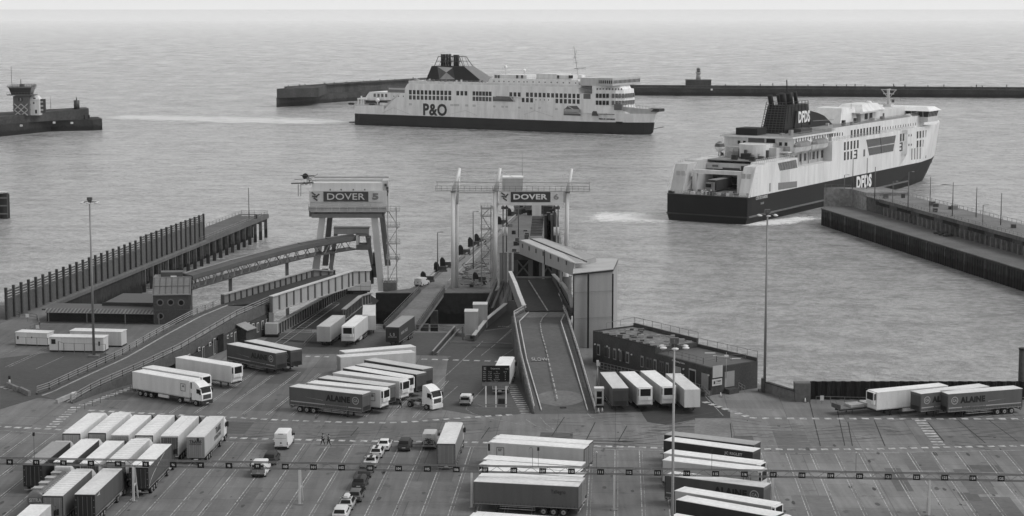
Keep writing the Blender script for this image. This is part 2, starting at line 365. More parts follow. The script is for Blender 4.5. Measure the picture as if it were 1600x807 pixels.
for k in range(150):
    px, py = rg_.uniform(0,1600), rg_.uniform(690,805) if k % 4 else rg_.uniform(575,690)
    if px > 930 and py < 655: continue
    c = G(px,py); r, e = rg_.uniform(.10,.34), rg_.uniform(1.2,4.0); n_ = 9
    om.add([(c.x+LN.x*r*math.cos(t)*rg_.uniform(.7,1.2)+LD.x*r*e*math.sin(t), c.y+r*e*math.sin(t)*rg_.uniform(.8,1.2), .013) for t in [2*math.pi*j/n_ for j in range(n_)]],[tuple(range(n_))],gm(rg_.choice((.06,.075,.095)),'asphalt'))
for k in range(70):     # tyre scrubs, most where lorries turn
    px, py = rg_.uniform(120,1580), rg_.uniform(656,700); c = G(px,py); a = rg_.uniform(-.5,.6); l = rg_.uniform(3,11); d = Vector((math.cos(a),math.sin(a),0)); bend = rg_.uniform(-.12,.12)
    for o_ in (0, 2.0):
        p = c+Vector((-d.y,d.x,0))*o_
        for j in range(5): a2 = a+bend*j; q = p+Vector((math.cos(a2),math.sin(a2),0))*l/5; line(om,p[:2],q[:2],.22,.0135,gm(.085,'asphalt')); p = q
tag(om.build('oil_and_tyre_marks'), kind='structure')
# =============== breakwaters, piers, jetties ===============
def poly_world(pts): return [g2(*p) for p in pts]
def lamp_post(p, h, label, cat='lamp post', arm=1.2, group='slim lamp posts along the piers', v=.10, name='lamp_post'):
    t = thing(name, label, cat, (p[0],p[1],p[2]), 0, group)
    b = MB(); b.tube((0,0,0),(0,0,h), .15, gm(v,'steel'), 6, .11); b.build('pole', t)
    if arm: b = MB(); b.bar((0,0,h),(arm,0,h+.1),.10,.08,gm(v,'steel')); b.box(arm-.1,arm+.6,-.15,.15,h,h+.18,gm(.3,'steel')); b.build('lamp', t)
    return t
WALL = gm(.055,'wall'); WALLP = gm(.12,'wall')
# far breakwater, eastern run with the small lighthouse
Yb = 1500
t = thing('breakwater','long dark stone breakwater running to the right edge behind the ships','breakwater',(250,Yb,SZ))
xa, xb = G(905,149,SZ), G(1900,155.5,SZ); b = MB()
pl = [(xa.x,xa.y),(xb.x,xb.y),(xb.x+3,xb.y+14),(xa.x+3,xa.y+14)]
b.prism(pl, SZ-3, -1.2, gm(.035,'wall')); b.build('wall', t, True)
b = MB(); b.prism([(xa.x,xa.y+8),(xb.x,xb.y+8),(xb.x+3,xb.y+14),(xa.x+3,xa.y+14)], -1.2, .6, gm(.07,'wall')); b.build('parapet', t, True)
b = MB()
rr = random.Random(3)
for k in range(60):
    b = MB(); u = rr.random(); x, y = xa.x+(xb.x-xa.x)*u, xa.y+(xb.y-xa.y)*u; b.box(x-.3,x+.3,y+3,y+3.6,-1.2,.6+rr.random()*2.4,gm(.05,'steel')); b.build('bollard', t, True)
b = MB()
for px in (1112,1332,1338,1420,1469,1513,1566):
    b = MB(); p = A(px, 139.5+(px-975)/625*4, Yb-6); b.box(p.x-.7,p.x+.7,p.y-.4,p.y+.2,p.z-.6,p.z+.7,gm(.8)); b.build('white_marker', t, True)
lp = G(1092,149.2,SZ); t = thing('lighthouse','small pale lighthouse standing on a dark block on the far breakwater','lighthouse',(lp.x,lp.y+6,-1.2))
b = MB(); b.box(-9.5,9.5,-5,5,0,5.6,gm(.05,'wall')); b.box(-9.8,9.8,-5.3,5.3,5.6,6.1,gm(.12,'wall')); b.build('base', t)
b = MB(); b.tube((0,0,6.1),(0,0,10.4),2.0,gm(.32,'concrete'),12,1.5); b.tube((0,0,10.4),(0,0,11.6),1.4,gm(.5,'paint'),12,2.9); b.build('tower', t); 
b = MB(); b.tube((0,0,11.6),(0,0,14.2),1.5,gm(.06,'glass'),10); b.tube((0,0,14.2),(0,0,15.6),1.9,gm(.3,'paint'),10,.2); b.build('lantern', t)
b = MB(); rail_mesh(b, [(-2.8,-2.0,11.6),(2.8,-2.0,11.6)], 1.2, 1.4, (1,), .12, gm(.4,'steel'), .12); b.build('railing', t)
# southern breakwater end
bw = [(432,168),(505,161.5),(560,157.5),(660,150.5)]
P = [G(x,y,SZ) for x,y in bw]
t = thing('breakwater','two tiered stone breakwater head left of the sailing ferry','breakwater',(P[0].x,P[0].y,SZ))
b = MB(); fr_ = [(p.x,p.y) for p in P]; bk = [(p.x+8,p.y+26) for p in P[::-1]]; b.prism(fr_+bk, SZ-3, -.6, gm(.05,'wall')); b.build('lower_tier', t, True)
b = MB(); f2 = [(P[0].x+.3,P[0].y+.5)]+[(P[0].x+29,P[0].y+24)]+[(p.x+3,p.y+9) for p in P[1:]]; b2 = [(p.x+9,p.y+24) for p in P[::-1]]
zt = [5.6,5.8,6.2,6.0,5.2]; b.prism([(P[0].x+.3,P[0].y+.5),(P[0].x+27,P[0].y+26*.62)]+[(p.x+2,p.y+9) for p in P[1:]]+[(p.x+9,p.y+24) for p in P[::-1]], -.6, 5.6, gm(.06,'wall')); b.build('upper_tier', t, True)
b = MB(); 
for i in range(3): b.bar((P[i].x+5,P[i].y+12,6.1),(P[i+1].x+5,P[i+1].y+12,6.1),2,1.1,gm(.07,'wall'))
for k in range(30):
    i = rr.randrange(3); u = rr.random(); x = P[i].x+(P[i+1].x-P[i].x)*u+4; y = P[i].y+(P[i+1].y-P[i].y)*u+11; b.box(x,x+.6,y,y+.6,5.6,6.6+rr.random(),gm(.06,'steel'))
b.build('parapet', t, True)
# left pier with the control tower
q = [(-120,220.5),(0,214),(80,205.5),(145,204.3),(160,203.4)]
P = [G(x,y,SZ) for x,y in q]
t = thing('harbour_pier','dark two tiered pier running in from the left edge, carrying the control tower','pier',(P[1].x,P[1].y,SZ))
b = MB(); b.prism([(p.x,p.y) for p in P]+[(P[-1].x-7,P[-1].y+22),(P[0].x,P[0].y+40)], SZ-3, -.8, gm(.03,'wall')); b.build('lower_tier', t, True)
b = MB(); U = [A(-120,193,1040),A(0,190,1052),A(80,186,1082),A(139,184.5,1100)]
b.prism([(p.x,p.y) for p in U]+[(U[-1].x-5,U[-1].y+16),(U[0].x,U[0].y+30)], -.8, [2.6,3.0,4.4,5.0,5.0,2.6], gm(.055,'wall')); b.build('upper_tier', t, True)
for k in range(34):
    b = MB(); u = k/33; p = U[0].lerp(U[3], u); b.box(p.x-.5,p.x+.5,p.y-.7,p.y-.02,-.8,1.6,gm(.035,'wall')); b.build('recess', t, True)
b = MB()
for px, py in ((14,195),(54,191.5),(104,187),(131,187.5)): p = A(px,py,1075); b.box(p.x-.6,p.x+.6,p.y-30,p.y-29,p.z-.4,p.z+.6,gm(.6))
b.bar(A(68,172.5,1095),A(122,170,1098),1.2,.8,gm(.12,'wall'))
b.build('fitting', t, True)
b = MB(); c = A(120,172,1098); b.tube((c.x,c.y,4.9),(c.x,c.y,9.8),1.6,gm(.06,'steel'),10); b.tube((c.x,c.y,9.8),(c.x,c.y,11.5),.3,gm(.06,'steel'),6); o = b.build('beacon_drum'); tag(o,'small dark drum beacon on the end of the left pier','beacon')
TY = 1070; tp = A(36,181,TY); t = thing('control_tower','harbour control tower with white cross braces and a dark glazed cab','tower',(tp.x,tp.y,tp.z))
px_m = TY/F
b = MB(); b.box(-4.3,4.3,-3.5,3.5,0,10.8,gm(.11,'concrete')); 
for z in (0.2,3.2,5.8): b.box(-4.6,4.6,-3.8,3.8,z,z+.35,gm(.07,'concrete'))
b.build('shaft', t)
b = MB()
for z0, z1 in ((.4,3.2),(3.4,6.6)):
    for x0_, x1_ in ((-3.6,0),(0,3.6)):
        b.bar((x0_,-3.9,z0),(x1_,-3.9,z1),.4,.3,gm(.5),Vector((0,1,0))); b.bar((x1_,-3.9,z0),(x0_,-3.9,z1),.4,.3,gm(.5),Vector((0,1,0)))
b.build('cross_brace', t)
b = MB(); b.box(-1.4,1.0,-3.56,-3.5,8.0,10.0,gm(.03)); b.text('5',(-.2,-3.6,9.0),(1,0,0),(0,0,1),.9,1.3,gm(.6),.02); b.build('number_panel', t)
b = MB(); b.box(-7.2,7.2,-5,5,11.2,11.7,gm(.12,'steel')); rail_mesh(b,[(-7.2,-5,11.7),(7.2,-5,11.7)],1.1,1.5,(1,),.12,gm(.1,'steel'),.12); b.build('balcony', t)
b = MB(); b.loft([[(-5.0,-4,11.7),(5.0,-4,11.7),(5.0,4,11.7),(-5.0,4,11.7)],[(-6.2,-5,15.3),(6.2,-5,15.3),(6.2,5,15.3),(-6.2,5,15.3)]], gm(.03,'glass')); b.build('glazed_cab', t)
b = MB(); b.box(-6.6,6.6,-5.3,5.3,15.3,15.8,gm(.14,'steel'))
rail_mesh(b,[(-6.5,-5.2,15.8),(6.5,-5.2,15.8),(6.5,5.2,15.8),(-6.5,5.2,15.8)],1.2,1.3,(1,.5),.14,gm(.1,'steel'),.16); b.box(-1,1,-1,1,15.8,17.2,gm(.1)); b.bar((-.6,0,17),(-.6,0,19.8),.35,.35,gm(.08,'steel'),Vector((0,1,0))); b.bar((-4.6,-4,15.8),(-4.6,-4,27),.2,.2,gm(.12,'steel'),Vector((0,1,0))); b.bar((-7.5,-4,16),(7.8,-4,15.9),.2,.2,gm(.1,'steel')); b.build('roof', t)
hp = A(56,180,TY+2); t = thing('pier_house','tall narrow white house with dark openings right of the control tower','building',(hp.x,hp.y,hp.z))
b = MB(); b.box(-2.6,2.8,-3,3,0,8.6,gm(.62,'paint')); b.build('wall', t)
b = MB(); b.loft([[(-2.8,-3.2,8.6),(3,-3.2,8.6),(3,3.2,8.6),(-2.8,3.2,8.6)],[(-1.6,-1.5,10.6),(1.8,-1.5,10.6),(1.8,1.5,10.6),(-1.6,1.5,10.6)]], gm(.66,'paint')); b.build('roof', t)
for x, z, w, h in ((.9,1.0,.5,2.0),(-.2,6.2,.4,1.0),(.2,9.0,.7,.7)): b = MB(); b.box(x-w,x+w,-3.06,-3.0,z,z+h,gm(.03)); b.build('window', t)
hp = A(65.5,175,TY+2); t = thing('signal_tower','dark upright signal frame with square lamps beside the white pier house','signal tower',(hp.x,hp.y,hp.z-.6))
b = MB(); b.box(-2.2,2.2,-.5,.5,0,7.6,gm(.05,'steel')); b.build('frame', t)
for z in (1.2,3.4,5.6): b = MB(); b.box(-.5,.9,-.62,-.5,z,z+.9,gm(.4)); b.build('lamp', t)
lamp_post(A(79.5,173,1096), 8.0, 'thin bare pole on the left pier right of the signal frame', arm=0, v=.2)
t = thing('dolphin','dark steel mooring dolphin with a white cap at the left edge of the frame','dolphin',(-171.6,648,SZ))
b = MB(); mz = gm(.04,'steel')
for x in (-6,-2,2): b.box(x,x+1.4,-1,1,-3,8.6,mz)
for z in (1.5,4.2,6.8): b.box(-9,3.4,-1.2,-.9,z,z+.4,gm(.16,'steel')); 
b.box(-8,3.4,.5,2.5,-3,8.2,mz); b.build('frame', t)
b = MB(); b.box(-.5,3.0,-1,2.4,8.6,9.0,gm(.5)); rail_mesh(b,[(-9,-1,8.4),(-.5,-1,8.4)],1.2,1.2,(1,),.1,gm(.2,'steel')); b.build('cap', t)
# ------- west jetty with the tall timber screen -------
J0, J1 = Vector(g2(-60,532)), Vector(g2(415,352.5)); A0 = Vector(g2(15,500)); Ax = Vector(g2(322,375)); A1 = A0+(Ax-A0).normalized()*((597-A0.y)/((Ax-A0).normalized().y)); dj = (A1-A0).normalized(); nj = Vector((-dj.y, dj.x))
def jp(s, w=0, z=0): p = A0+dj*s-nj*0+nj*w; return (p.x, p.y, z)
LJ = (A1-A0).length
t = thing('jetty','narrow piled jetty running out from the left of the quay','jetty',(A0.x,A0.y,0))
b = MB(); b.prism([jp(-8)[:2],jp(LJ)[:2],jp(LJ,9)[:2],jp(-8,9)[:2]],-1.2,.03,gm(.10,'concrete')); b.build('deck', t, True)
b = MB(); b.prism([jp(-8,.4)[:2],jp(84,.4)[:2],jp(84,8.6)[:2],jp(-8,8.6)[:2]],SZ-3,-1.2,gm(.025,'wall')); b.build('wall', t, True)
b = MB(); b.prism([jp(84,4.5)[:2],jp(LJ-2,4.5)[:2],jp(LJ-2,8)[:2],jp(84,8)[:2]],SZ-3,-1.2,gm(.02,'wall')); b.build('back_wall', t, True)
for k in range(20):
    s = 86+k*(LJ-88)/19; p = jp(s, .5); q_ = jp(s, 4); b = MB()
    b.box(p[0]-.45,p[0]+.45,p[1]-.45,p[1]+.45,SZ-3,-1.2,gm(.10,'wall')); b.bar((p[0],p[1],-1.7),(q_[0],q_[1],-1.7),.6,.9,gm(.08,'wall')); b.build('pile', t, True)
b = MB(); rail_mesh(b,[jp(132,.4),jp(LJ-.4,.4),jp(LJ-.4,8.6),jp(132,8.6)],1.1,3.2,(1,.5),.07,gm(.22,'steel'),.1); b.build('railing', t, True)
b = MB(); p = jp(LJ-9,4); b.box(p[0]-2.0,p[0]+2.0,p[1]-1,p[1]+1,0,.5,gm(.3)); b.box(p[0]+2.4,p[0]+3.2,p[1]-4,p[1]-3.2,0,1.2,gm(.03)); b.build('bollard', t, True)
t = thing('timber_screen','tall dark timber screen of uprights and gapped planks along the jetty','fence',(A0.x,A0.y,0))
LF = (Ax-A0).length; mw = gm(.06,'wood'); mwd = gm(.06,'wood'); mwl = gm(.10,'wood')
SB = (Vector(g2(232,415))-A0).length
def top(s): return 6.1+ (1.0 if s > SB else 0)
posts = [k*LF/34 for k in range(35)]
for k, s in enumerate(posts):
    p = jp(s, .6); b = MB(); e = .55 if s < SB-2 else .1
    b.bar((p[0],p[1],-4.5 if s > SB else -1.0),(p[0],p[1],top(s)+e),.5,.5,mw,Vector((dj.x,dj.y,0))); b.build('upright', t, True)
b = MB()
for k in range(34):
    s0, s1 = posts[k], posts[k+1]
    p0, p1 = Vector(jp(s0,.75)), Vector(jp(s1,.75)); zt_ = top((s0+s1)/2)
    b.add([p0+Vector((0,0,-.5)),p1+Vector((0,0,-.5)),p1+Vector((0,0,zt_-2.3)),p0+Vector((0,0,zt_-2.3))],[(0,1,2,3)],mwl)
    z = zt_-2.3; j = 0
    while z < zt_-.3:
        b.bar(p0+Vector((0,0,z+.25)),p1+Vector((0,0,z+.25)),.14,.34 if z > zt_-2.2 else .46,mwl); z += .56; j += 1
b.build('planking', t, True)
b = MB(); b.bar(jp(0,.2,-.25),jp(LF,.2,-.25),.5,.5,gm(.14,'concrete')); b.build('base_beam', t, True)
lamp_post(Vector((A(389,333,583).x,583,0)), 9.5, 'tall thin lamp post near the end of the west jetty', arm=0)
# ------- east pier, two levels -------
e0 = Vector(g2(1283,352,SZ)) if False else Vector((G(1283,352,SZ).x, G(1283,352,SZ).y)); e1 = Vector((G(1600,456,SZ).x, G(1600,456,SZ).y)); de = (e1-e0).normalized(); e1 = e1+de*60; ne = Vector((-de.y, de.x))
if ne.x < 0: ne = -ne
LE = (e1-e0).length
def ep(s, w, z=0): p = e0+de*s+ne*w; return (p.x,p.y,z)
t = thing('pier','two level sheet piled pier on the right in front of the departing ferry','pier',(e0.x,e0.y,SZ))
zl = -1.7
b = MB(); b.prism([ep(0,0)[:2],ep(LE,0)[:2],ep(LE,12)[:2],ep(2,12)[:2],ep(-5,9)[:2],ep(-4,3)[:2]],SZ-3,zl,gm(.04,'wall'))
b.build('lower_wall', t, True)
b = MB()
k = 9.0
while k < LE:
    for j in range(1): b.bar(ep(k,-.12,SZ-1),ep(k,-.12,zl-.2),.45,.35,gm(.10,'wall'),Vector((de.x,de.y,0)))
    k += 13
k = 1.0
while k < LE: b.bar(ep(k,-.05,SZ-1),ep(k,-.05,zl-.6),.35,.2,gm(.028,'wall'),Vector((de.x,de.y,0))); k += 1.6
b.build('sheet_piling', t, True)
WU = 11.6; ZU = 3.3
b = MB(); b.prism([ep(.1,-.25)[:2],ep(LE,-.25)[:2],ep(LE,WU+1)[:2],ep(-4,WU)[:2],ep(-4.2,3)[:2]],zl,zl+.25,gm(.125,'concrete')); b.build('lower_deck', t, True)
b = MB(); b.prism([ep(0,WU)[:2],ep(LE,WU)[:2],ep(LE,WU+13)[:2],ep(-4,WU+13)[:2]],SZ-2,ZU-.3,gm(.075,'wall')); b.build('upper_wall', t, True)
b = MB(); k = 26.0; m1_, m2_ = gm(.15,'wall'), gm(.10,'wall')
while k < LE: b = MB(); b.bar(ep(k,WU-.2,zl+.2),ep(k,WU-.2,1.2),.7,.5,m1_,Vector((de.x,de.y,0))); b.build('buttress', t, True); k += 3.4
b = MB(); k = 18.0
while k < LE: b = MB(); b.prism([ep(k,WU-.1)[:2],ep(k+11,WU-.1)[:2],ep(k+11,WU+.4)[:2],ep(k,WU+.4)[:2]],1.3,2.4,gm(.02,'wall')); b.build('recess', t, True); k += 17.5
b = MB(); b.prism([ep(8,WU-.5)[:2],ep(LE,WU-.5)[:2],ep(LE,WU+13.3)[:2],ep(4,WU+13.3)[:2]],ZU-.3,ZU,gm(.16,'concrete')); b.build('upper_deck', t, True)
b = MB(); b.bar(ep(22,WU-.4,2.9),ep(LE,WU-.4,2.9),.4,1.0,gm(.11,'wall')); b.build('parapet', t, True)
hb = [G(1287,322,zl),G(1329,324,zl),G(1345,326,zl)]
b = MB(); b.prism([(hb[0].x,hb[0].y),(hb[1].x,hb[1].y),ep(10,WU-.2)[:2],ep(12,WU+13)[:2],ep(-6,WU+12)[:2]],SZ-2,4.3,gm(.19,'wall')); b.build('head_block', t, True)
b = MB(); rail_mesh(b,[ep(12,WU-.3,ZU),ep(LE,WU-.3,ZU)],1.1,2.4,(1,.5),.09,gm(.24,'steel'),.1); b.build('railing', t, True)
b = MB(); rail_mesh(b,[ep(10,WU+13,ZU),ep(LE,WU+13,ZU)],1.0,3,(1,),.08,gm(.2,'steel'),.1); b.build('railing', t, True)
b = MB(); rail_mesh(b,[(hb[0].x+.4,hb[0].y+.4,4.3),(hb[1].x,hb[1].y,4.3)],1.1,2,(1,.5),.08,gm(.15,'steel'),.1); b.build('railing', t, True)
rq = random.Random(21)
for k in range(14):
    s_, w_ = rq.uniform(14,LE), rq.uniform(WU+2,WU+11); b = MB(); p_ = ep(s_,w_); b.box(p_[0]-rq.uniform(.4,1.2),p_[0]+.6,p_[1]-.5,p_[1]+.5,ZU,ZU+rq.uniform(.5,1.6),gm(rq.choice((.05,.1,.25)),'steel')); b.build('deck_gear', t, True)
rr2 = random.Random(5)
b = MB()
for k in range(26):
    s, w = rr2.uniform(60,80), rr2.uniform(8,10.6); b.ball(ep(s*.35+52,w,zl+.5), rr2.uniform(.4,.9), gm(.05,'rubber'), 7, 5, 1, 1, .6)
o = b.build('scrap_heap'); tag(o,'dark low heap of tyres and nets on the lower deck of the right pier','debris',kind='stuff')
for i, (px, py, pt, lb) in enumerate([(1318.5,322,274,'first'),(1332,300,247,''),(1354,300,247,''),(1366.5,315,261,''),(1394,340,284,''),(1418.5,330,269,''),(1452,357,277,''),(1488,338,285,''),(1525,340,293,''),(1563.5,352,302,''),(1534.5,378,321,'')]):
    # foot on whichever deck is met at that column
    d = 0; base = G(px, py, ZU if i not in (0,4,6,10) else zl+.25); Y = base.y; ht = ZT(pt, Y)-base.z
    lamp_post((base.x,base.y,base.z), ht, ['lamp post at the head of the right pier, nearest the ferry stern','thin pole second on the right pier head before the ferry hull','thin pole before the F of the hull lettering on the right pier','stout pole just right of the ferry hull lettering, on the right pier','lamp post with a short arm standing on the lower deck, right pier','lamp post before the dark bow of the departing ferry','tall pole standing on the lower deck below the ferry bow','tall bare pole on the right pier, fourth from the right edge','tall bare pole on the right pier, second from the right edge','tall bare pole on the right pier nearest the right edge','short lamp post on the lower deck near the right edge'][i], arm=.0 if i in (1,2,3,6,7,8,9) else 1.0, group='slim poles and lamp posts on the right pier')
# =============== curved approach ramp with the brick building beneath ===============
Lw = [(58,617,0),(67,616,.1),(187,557,2.75),(250,522,4.1),(304,494,5.3),(345,478,6.0)]
Rw = [(112,631,0),(150,608,.9),(220,572,2.6),(280,541,4.0),(330,512,5.1),(371,491,5.7),(421,474.5,6.0)]
def resample(path, n):
    P = [G(*p) for p in path]; Ls = [0]
    for i in range(len(P)-1): Ls.append(Ls[-1]+(P[i+1]-P[i]).length)
    out = []
    for k in range(n):
        s = Ls[-1]*k/(n-1); i = 0
        while i < len(P)-2 and Ls[i+1] < s: i += 1
        out.append(P[i].lerp(P[i+1], (s-Ls[i])/(Ls[i+1]-Ls[i])))
    return out
N = 24; LP, RP = resample(Lw,N), resample(Rw,N)
for k in range(N):
    z = 6.0*(k/(N-1))**.92; LP[k].z = z; RP[k].z = z
# keep each edge on its photographed line at the smoothed height
rt = thing('approach_ramp','concrete road ramp climbing from lower left to the berth five linkspan','ramp',(LP[0].x,LP[0].y,0))
b = MB(); m = gm(.10,'asphalt')
for k in range(N-1): b.add([LP[k],RP[k],RP[k+1],LP[k+1]],[(0,1,2,3)],m)
b.build('road_deck', rt, True)
b = MB(); mc = gm(.09,'concrete')
for k in range(N-1):
    a, c = RP[k], RP[k+1]
    zb = 0 if k < 9 else max(0, a.z-1.7)
    zb2 = 0 if k+1 < 9 else max(0, c.z-1.7)
    o = (c-a).normalized(); nn = Vector((o.y,-o.x,0)).normalized()*.25
    b.loft([[a+nn+Vector((0,0,-a.z+zb)), a+nn+Vector((0,0,.25)), a+Vector((0,0,.25))-nn*.5, a-nn*.5+Vector((0,0,-a.z+zb))],[c+nn+Vector((0,0,-c.z+zb2)), c+nn+Vector((0,0,.25)), c+Vector((0,0,.25))-nn*.5, c-nn*.5+Vector((0,0,-c.z+zb2))]], mc)
b.build('side_wall', rt, True); b = MB()
for k in range(N-1):
    o = (RP[k+1]-RP[k]).normalized(); nn = Vector((o.y,-o.x,0)).normalized()*.25
    a, c = LP[k], LP[k+1]
    b.loft([[a-nn+Vector((0,0,-a.z)), a-nn+Vector((0,0,.25)), a+Vector((0,0,.25))+nn*.5, a+nn*.5+Vector((0,0,-a.z))],[c-nn+Vector((0,0,-c.z)), c-nn+Vector((0,0,.25)), c+Vector((0,0,.25))+nn*.5, c+nn*.5+Vector((0,0,-c.z))]], mc)
b.build('side_wall', rt, True)
b = MB(); mk = gm(.33,'concrete')
for k in range(N-1):
    for P_, Q_, w in ((LP,RP,.14),(RP,LP,.14)):
        a = P_[k].lerp(Q_[k],w); c = P_[k+1].lerp(Q_[k+1],w); b.bar(a+Vector((0,0,.06)), c+Vector((0,0,.06)), .22, .12, mk)
b.build('kerb', rt, True)
b = MB()
rail_mesh(b,[p+Vector((0,0,.25)) for p in LP],1.15,2.6,(1,.68,.36),.12,gm(.30,'steel'),.12)
b.build('railing', rt, True); b = MB(); rail_mesh(b,[p+Vector((0,0,.25)) for p in RP],1.15,2.6,(1,.62,.3),.12,gm(.30,'steel'),.12)
b.build('railing', rt, True)
b = MB(); p = RP[1]; b.box(p.x-1.6,p.x-.9,p.y-.6,p.y+.6,0,1.2,gm(.6)); b.bar((p.x-3.4,p.y-2.8,.3),(p.x-1.0,p.y+1,.9),.5,.7,gm(.35,'concrete')); b.build('end_barrier', rt, True)
# brick building filling the space beneath the upper half of the ramp
mb = gm(.055,'brick'); k0, k1 = 9, N-1
br = thing('brick_building','dark brick offices with small white framed windows beneath the curved ramp','building',(RP[15].x,RP[15].y,0))
dr_ = [(RP[k+1]-RP[k]).normalized() for k in range(N-1)]; dr_.append(dr_[-1])
def wall_pt(k, off): 
    d = dr_[k]; nn = Vector((d.y,-d.x,0)).normalized(); return RP[k]+nn*off
b = MB(); front_p = [wall_pt(k,.6) for k in range(k0+1,N)]
pl_ = [(p.x,p.y) for p in front_p]+[(wall_pt(k,-6).x,wall_pt(k,-6).y) for k in range(N-1,k0,-1)]
zz = [max(1.2, RP[k].z-1.75) for k in range(k0+1,N)]; b.prism(pl_, 0, zz+zz[::-1], mb); b.build('wall', br, True)
def on_wall(s):   # distance along the facade from its left end
    L = 0
    for i in range(len(front_p)-1):
        q = Vector((front_p[i].x,front_p[i].y,0)); r = Vector((front_p[i+1].x,front_p[i+1].y,0)); l = (r-q).length
        if L+l >= s: d = (r-q)/l; return q+d*(s-L), d
        L += l
    return r, d
for s, z, w, h, nm in ((3.2,1.2,.8,.7,'window'),(5.0,.1,1.0,2.0,'door'),(9.4,1.9,.9,.7,'window'),(11.2,.1,.9,2.3,'door'),(14.2,2.0,.9,.7,'window'),(16.2,.1,.9,3.0,'door'),(19.0,.05,2.6,3.3,'opening'),(22.4,2.0,.8,.7,'window'),(24.2,2.1,.8,.7,'window'),(26.0,.3,.9,2.4,'door'),(31.5,1.6,.8,2.0,'door'),(33.2,2.4,.9,.8,'window'),(35.0,1.2,.8,1.9,'window'),(36.8,1.4,.8,1.8,'window'),(38.6,1.5,.8,1.8,'window')):
    p, d = on_wall(s); nn = Vector((d.y,-d.x,0)); b = MB()
    if nm != 'opening':
        b.bar(p+nn*.03-d*w/2+Vector((0,0,z+h/2)), p+nn*.03+d*w/2+Vector((0,0,z+h/2)), .06, h, gm(.55)); o = b.build('window_frame' if nm == 'window' else 'door_frame', br, True)
        b = MB(); b.bar(p+nn*.07-d*(w/2-.13)+Vector((0,0,z+h/2)), p+nn*.07+d*(w/2-.13)+Vector((0,0,z+h/2)), .06, h-.26, gm(.06,'glass') if nm == 'window' else gm(.05)); b.build('pane' if nm == 'window' else 'door_leaf', o, True)
    else: b.bar(p+nn*.03-d*w/2+Vector((0,0,z+h/2)), p+nn*.03+d*w/2+Vector((0,0,z+h/2)), .06, h, gm(.012)); b.build('opening', br, True)
p, d = on_wall(28.6); nn = Vector((d.y,-d.x,0)); b = MB()
b.bar(p+nn*1.0-d*1.5+Vector((0,0,1.5)), p+nn*1.0+d*1.5+Vector((0,0,1.5)), 2.0, 3.0, mb); b.build('porch', br, True)
b = MB(); b.add([p-d*1.8+Vector((0,0,4.0)),p+d*1.8+Vector((0,0,4.0)),p+d*1.8+nn*2.4+Vector((0,0,3.0)),p-d*1.8+nn*2.4+Vector((0,0,3.0)),p-d*1.8+Vector((0,0,3.85)),p+d*1.8+Vector((0,0,3.85)),p+d*1.8+nn*2.4+Vector((0,0,2.85)),p-d*1.8+nn*2.4+Vector((0,0,2.85))],[(0,1,2,3)[::-1],(4,5,6,7),(3,2,6,7)[::-1],(0,3,7,4)[::-1],(1,5,6,2)[::-1]],gm(.33,'steel')); b.build('porch_roof', br, True)
# =============== porthole building, shed, cabins ===============
pb = G(269,507); t = thing('porthole_building','brick control building with round portholes and a sloping glazed roof behind the ramp','building',(pb.x,pb.y,0),math.radians(6))
b = MB(); mb2 = gm(.075,'brick'); b.box(-3.7,3.7,0,8,0,6.2,mb2); b.box(-3.7,3.7,0,.02,2.9,3.0,gm(.14))
b.add([(3.7,0,6.2),(3.7,8,6.2),(3.7,8,8.9),(3.7,3.6,8.9)],[(0,1,2,3)],mb2); b.add([(-3.7,0,6.2),(-3.7,3.6,8.9),(-3.7,8,8.9),(-3.7,8,6.2)],[(0,1,2,3)],mb2); b.add([(3.7,8,6.2),(-3.7,8,6.2),(-3.7,8,8.9),(3.7,8,8.9)],[(0,1,2,3)],mb2)
b.build('wall', t)
b = MB(); b.add([(-3.85,-.2,6.15),(3.85,-.2,6.15),(3.85,3.6,9.0),(-3.85,3.6,9.0)],[(0,1,2,3)],gm(.15,'roof'))
for k in range(7): x = -3.6+k*1.2; b.bar((x,-.2,6.22),(x,3.6,9.07),.12,.08,gm(.1,'steel'))
b.bar((-3.7,1.6,7.6),(3.7,1.6,7.6),.06,.1,gm(.12,'steel')); b.box(-3.85,3.85,-.25,-.05,6.0,6.25,gm(.28)); b.build('glazed_slope', t)
b = MB(); b.box(-3.85,3.85,3.6,8.1,8.9,9.1,gm(.16,'roof')); b.box(-2.4,2.0,4.6,7.6,9.1,10.0,gm(.07,'steel')); b.box(-.4,.8,4.2,5.2,9.1,9.3,gm(.6)); b.build('roof', t)
for x, z in ((-2.3,4.5),(-.2,4.5),(1.9,4.4),(-2.3,1.7)):
    b = MB(); b.tube((x,-.03,z),(x,.06,z),.72,gm(.16,'concrete'),18); o = b.build('porthole_frame', t); b = MB(); b.tube((x,-.06,z),(x,.05,z),.48,gm(.01,'glass'),16); b.build('porthole', o)
b = MB(); b.box(3.68,3.74,1.0,2.0,3.6,5.6,gm(.02)); b.build('door', t)
s0, s1 = G(68,505), G(243,508)
t = thing('open_shed','long low dark shed with a corrugated canopy behind the white cabins','shed',(s0.x,s0.y,0))
b = MB(); d = (s1-s0); Ls = d.length; d.normalize(); nb = Vector((-d.y,d.x,0))
def sq(s,w): p = s0+d*s+nb*w; return (p.x,p.y)
b.prism([sq(0,2),sq(Ls,2),sq(Ls,9),sq(0,9)],0,2.3,gm(.03,'brick')); b.build('wall', t, True)
b = MB(); b.prism([sq(-1,2),sq(Ls,2),sq(Ls,9.5),sq(-1,9.5)],2.3,2.6,gm(.07,'roof')); b.prism([sq(10,7.5),sq(Ls,7.5),sq(Ls,22),sq(10,22)],.0,3.0,gm(.06,'roof')); b.prism([sq(10,7.3),sq(Ls,7.3),sq(Ls,7.6),sq(10,7.6)],2.5,3.3,gm(.04)); b.build('roof', t, True)
b = MB(); n = int(Ls/.75)
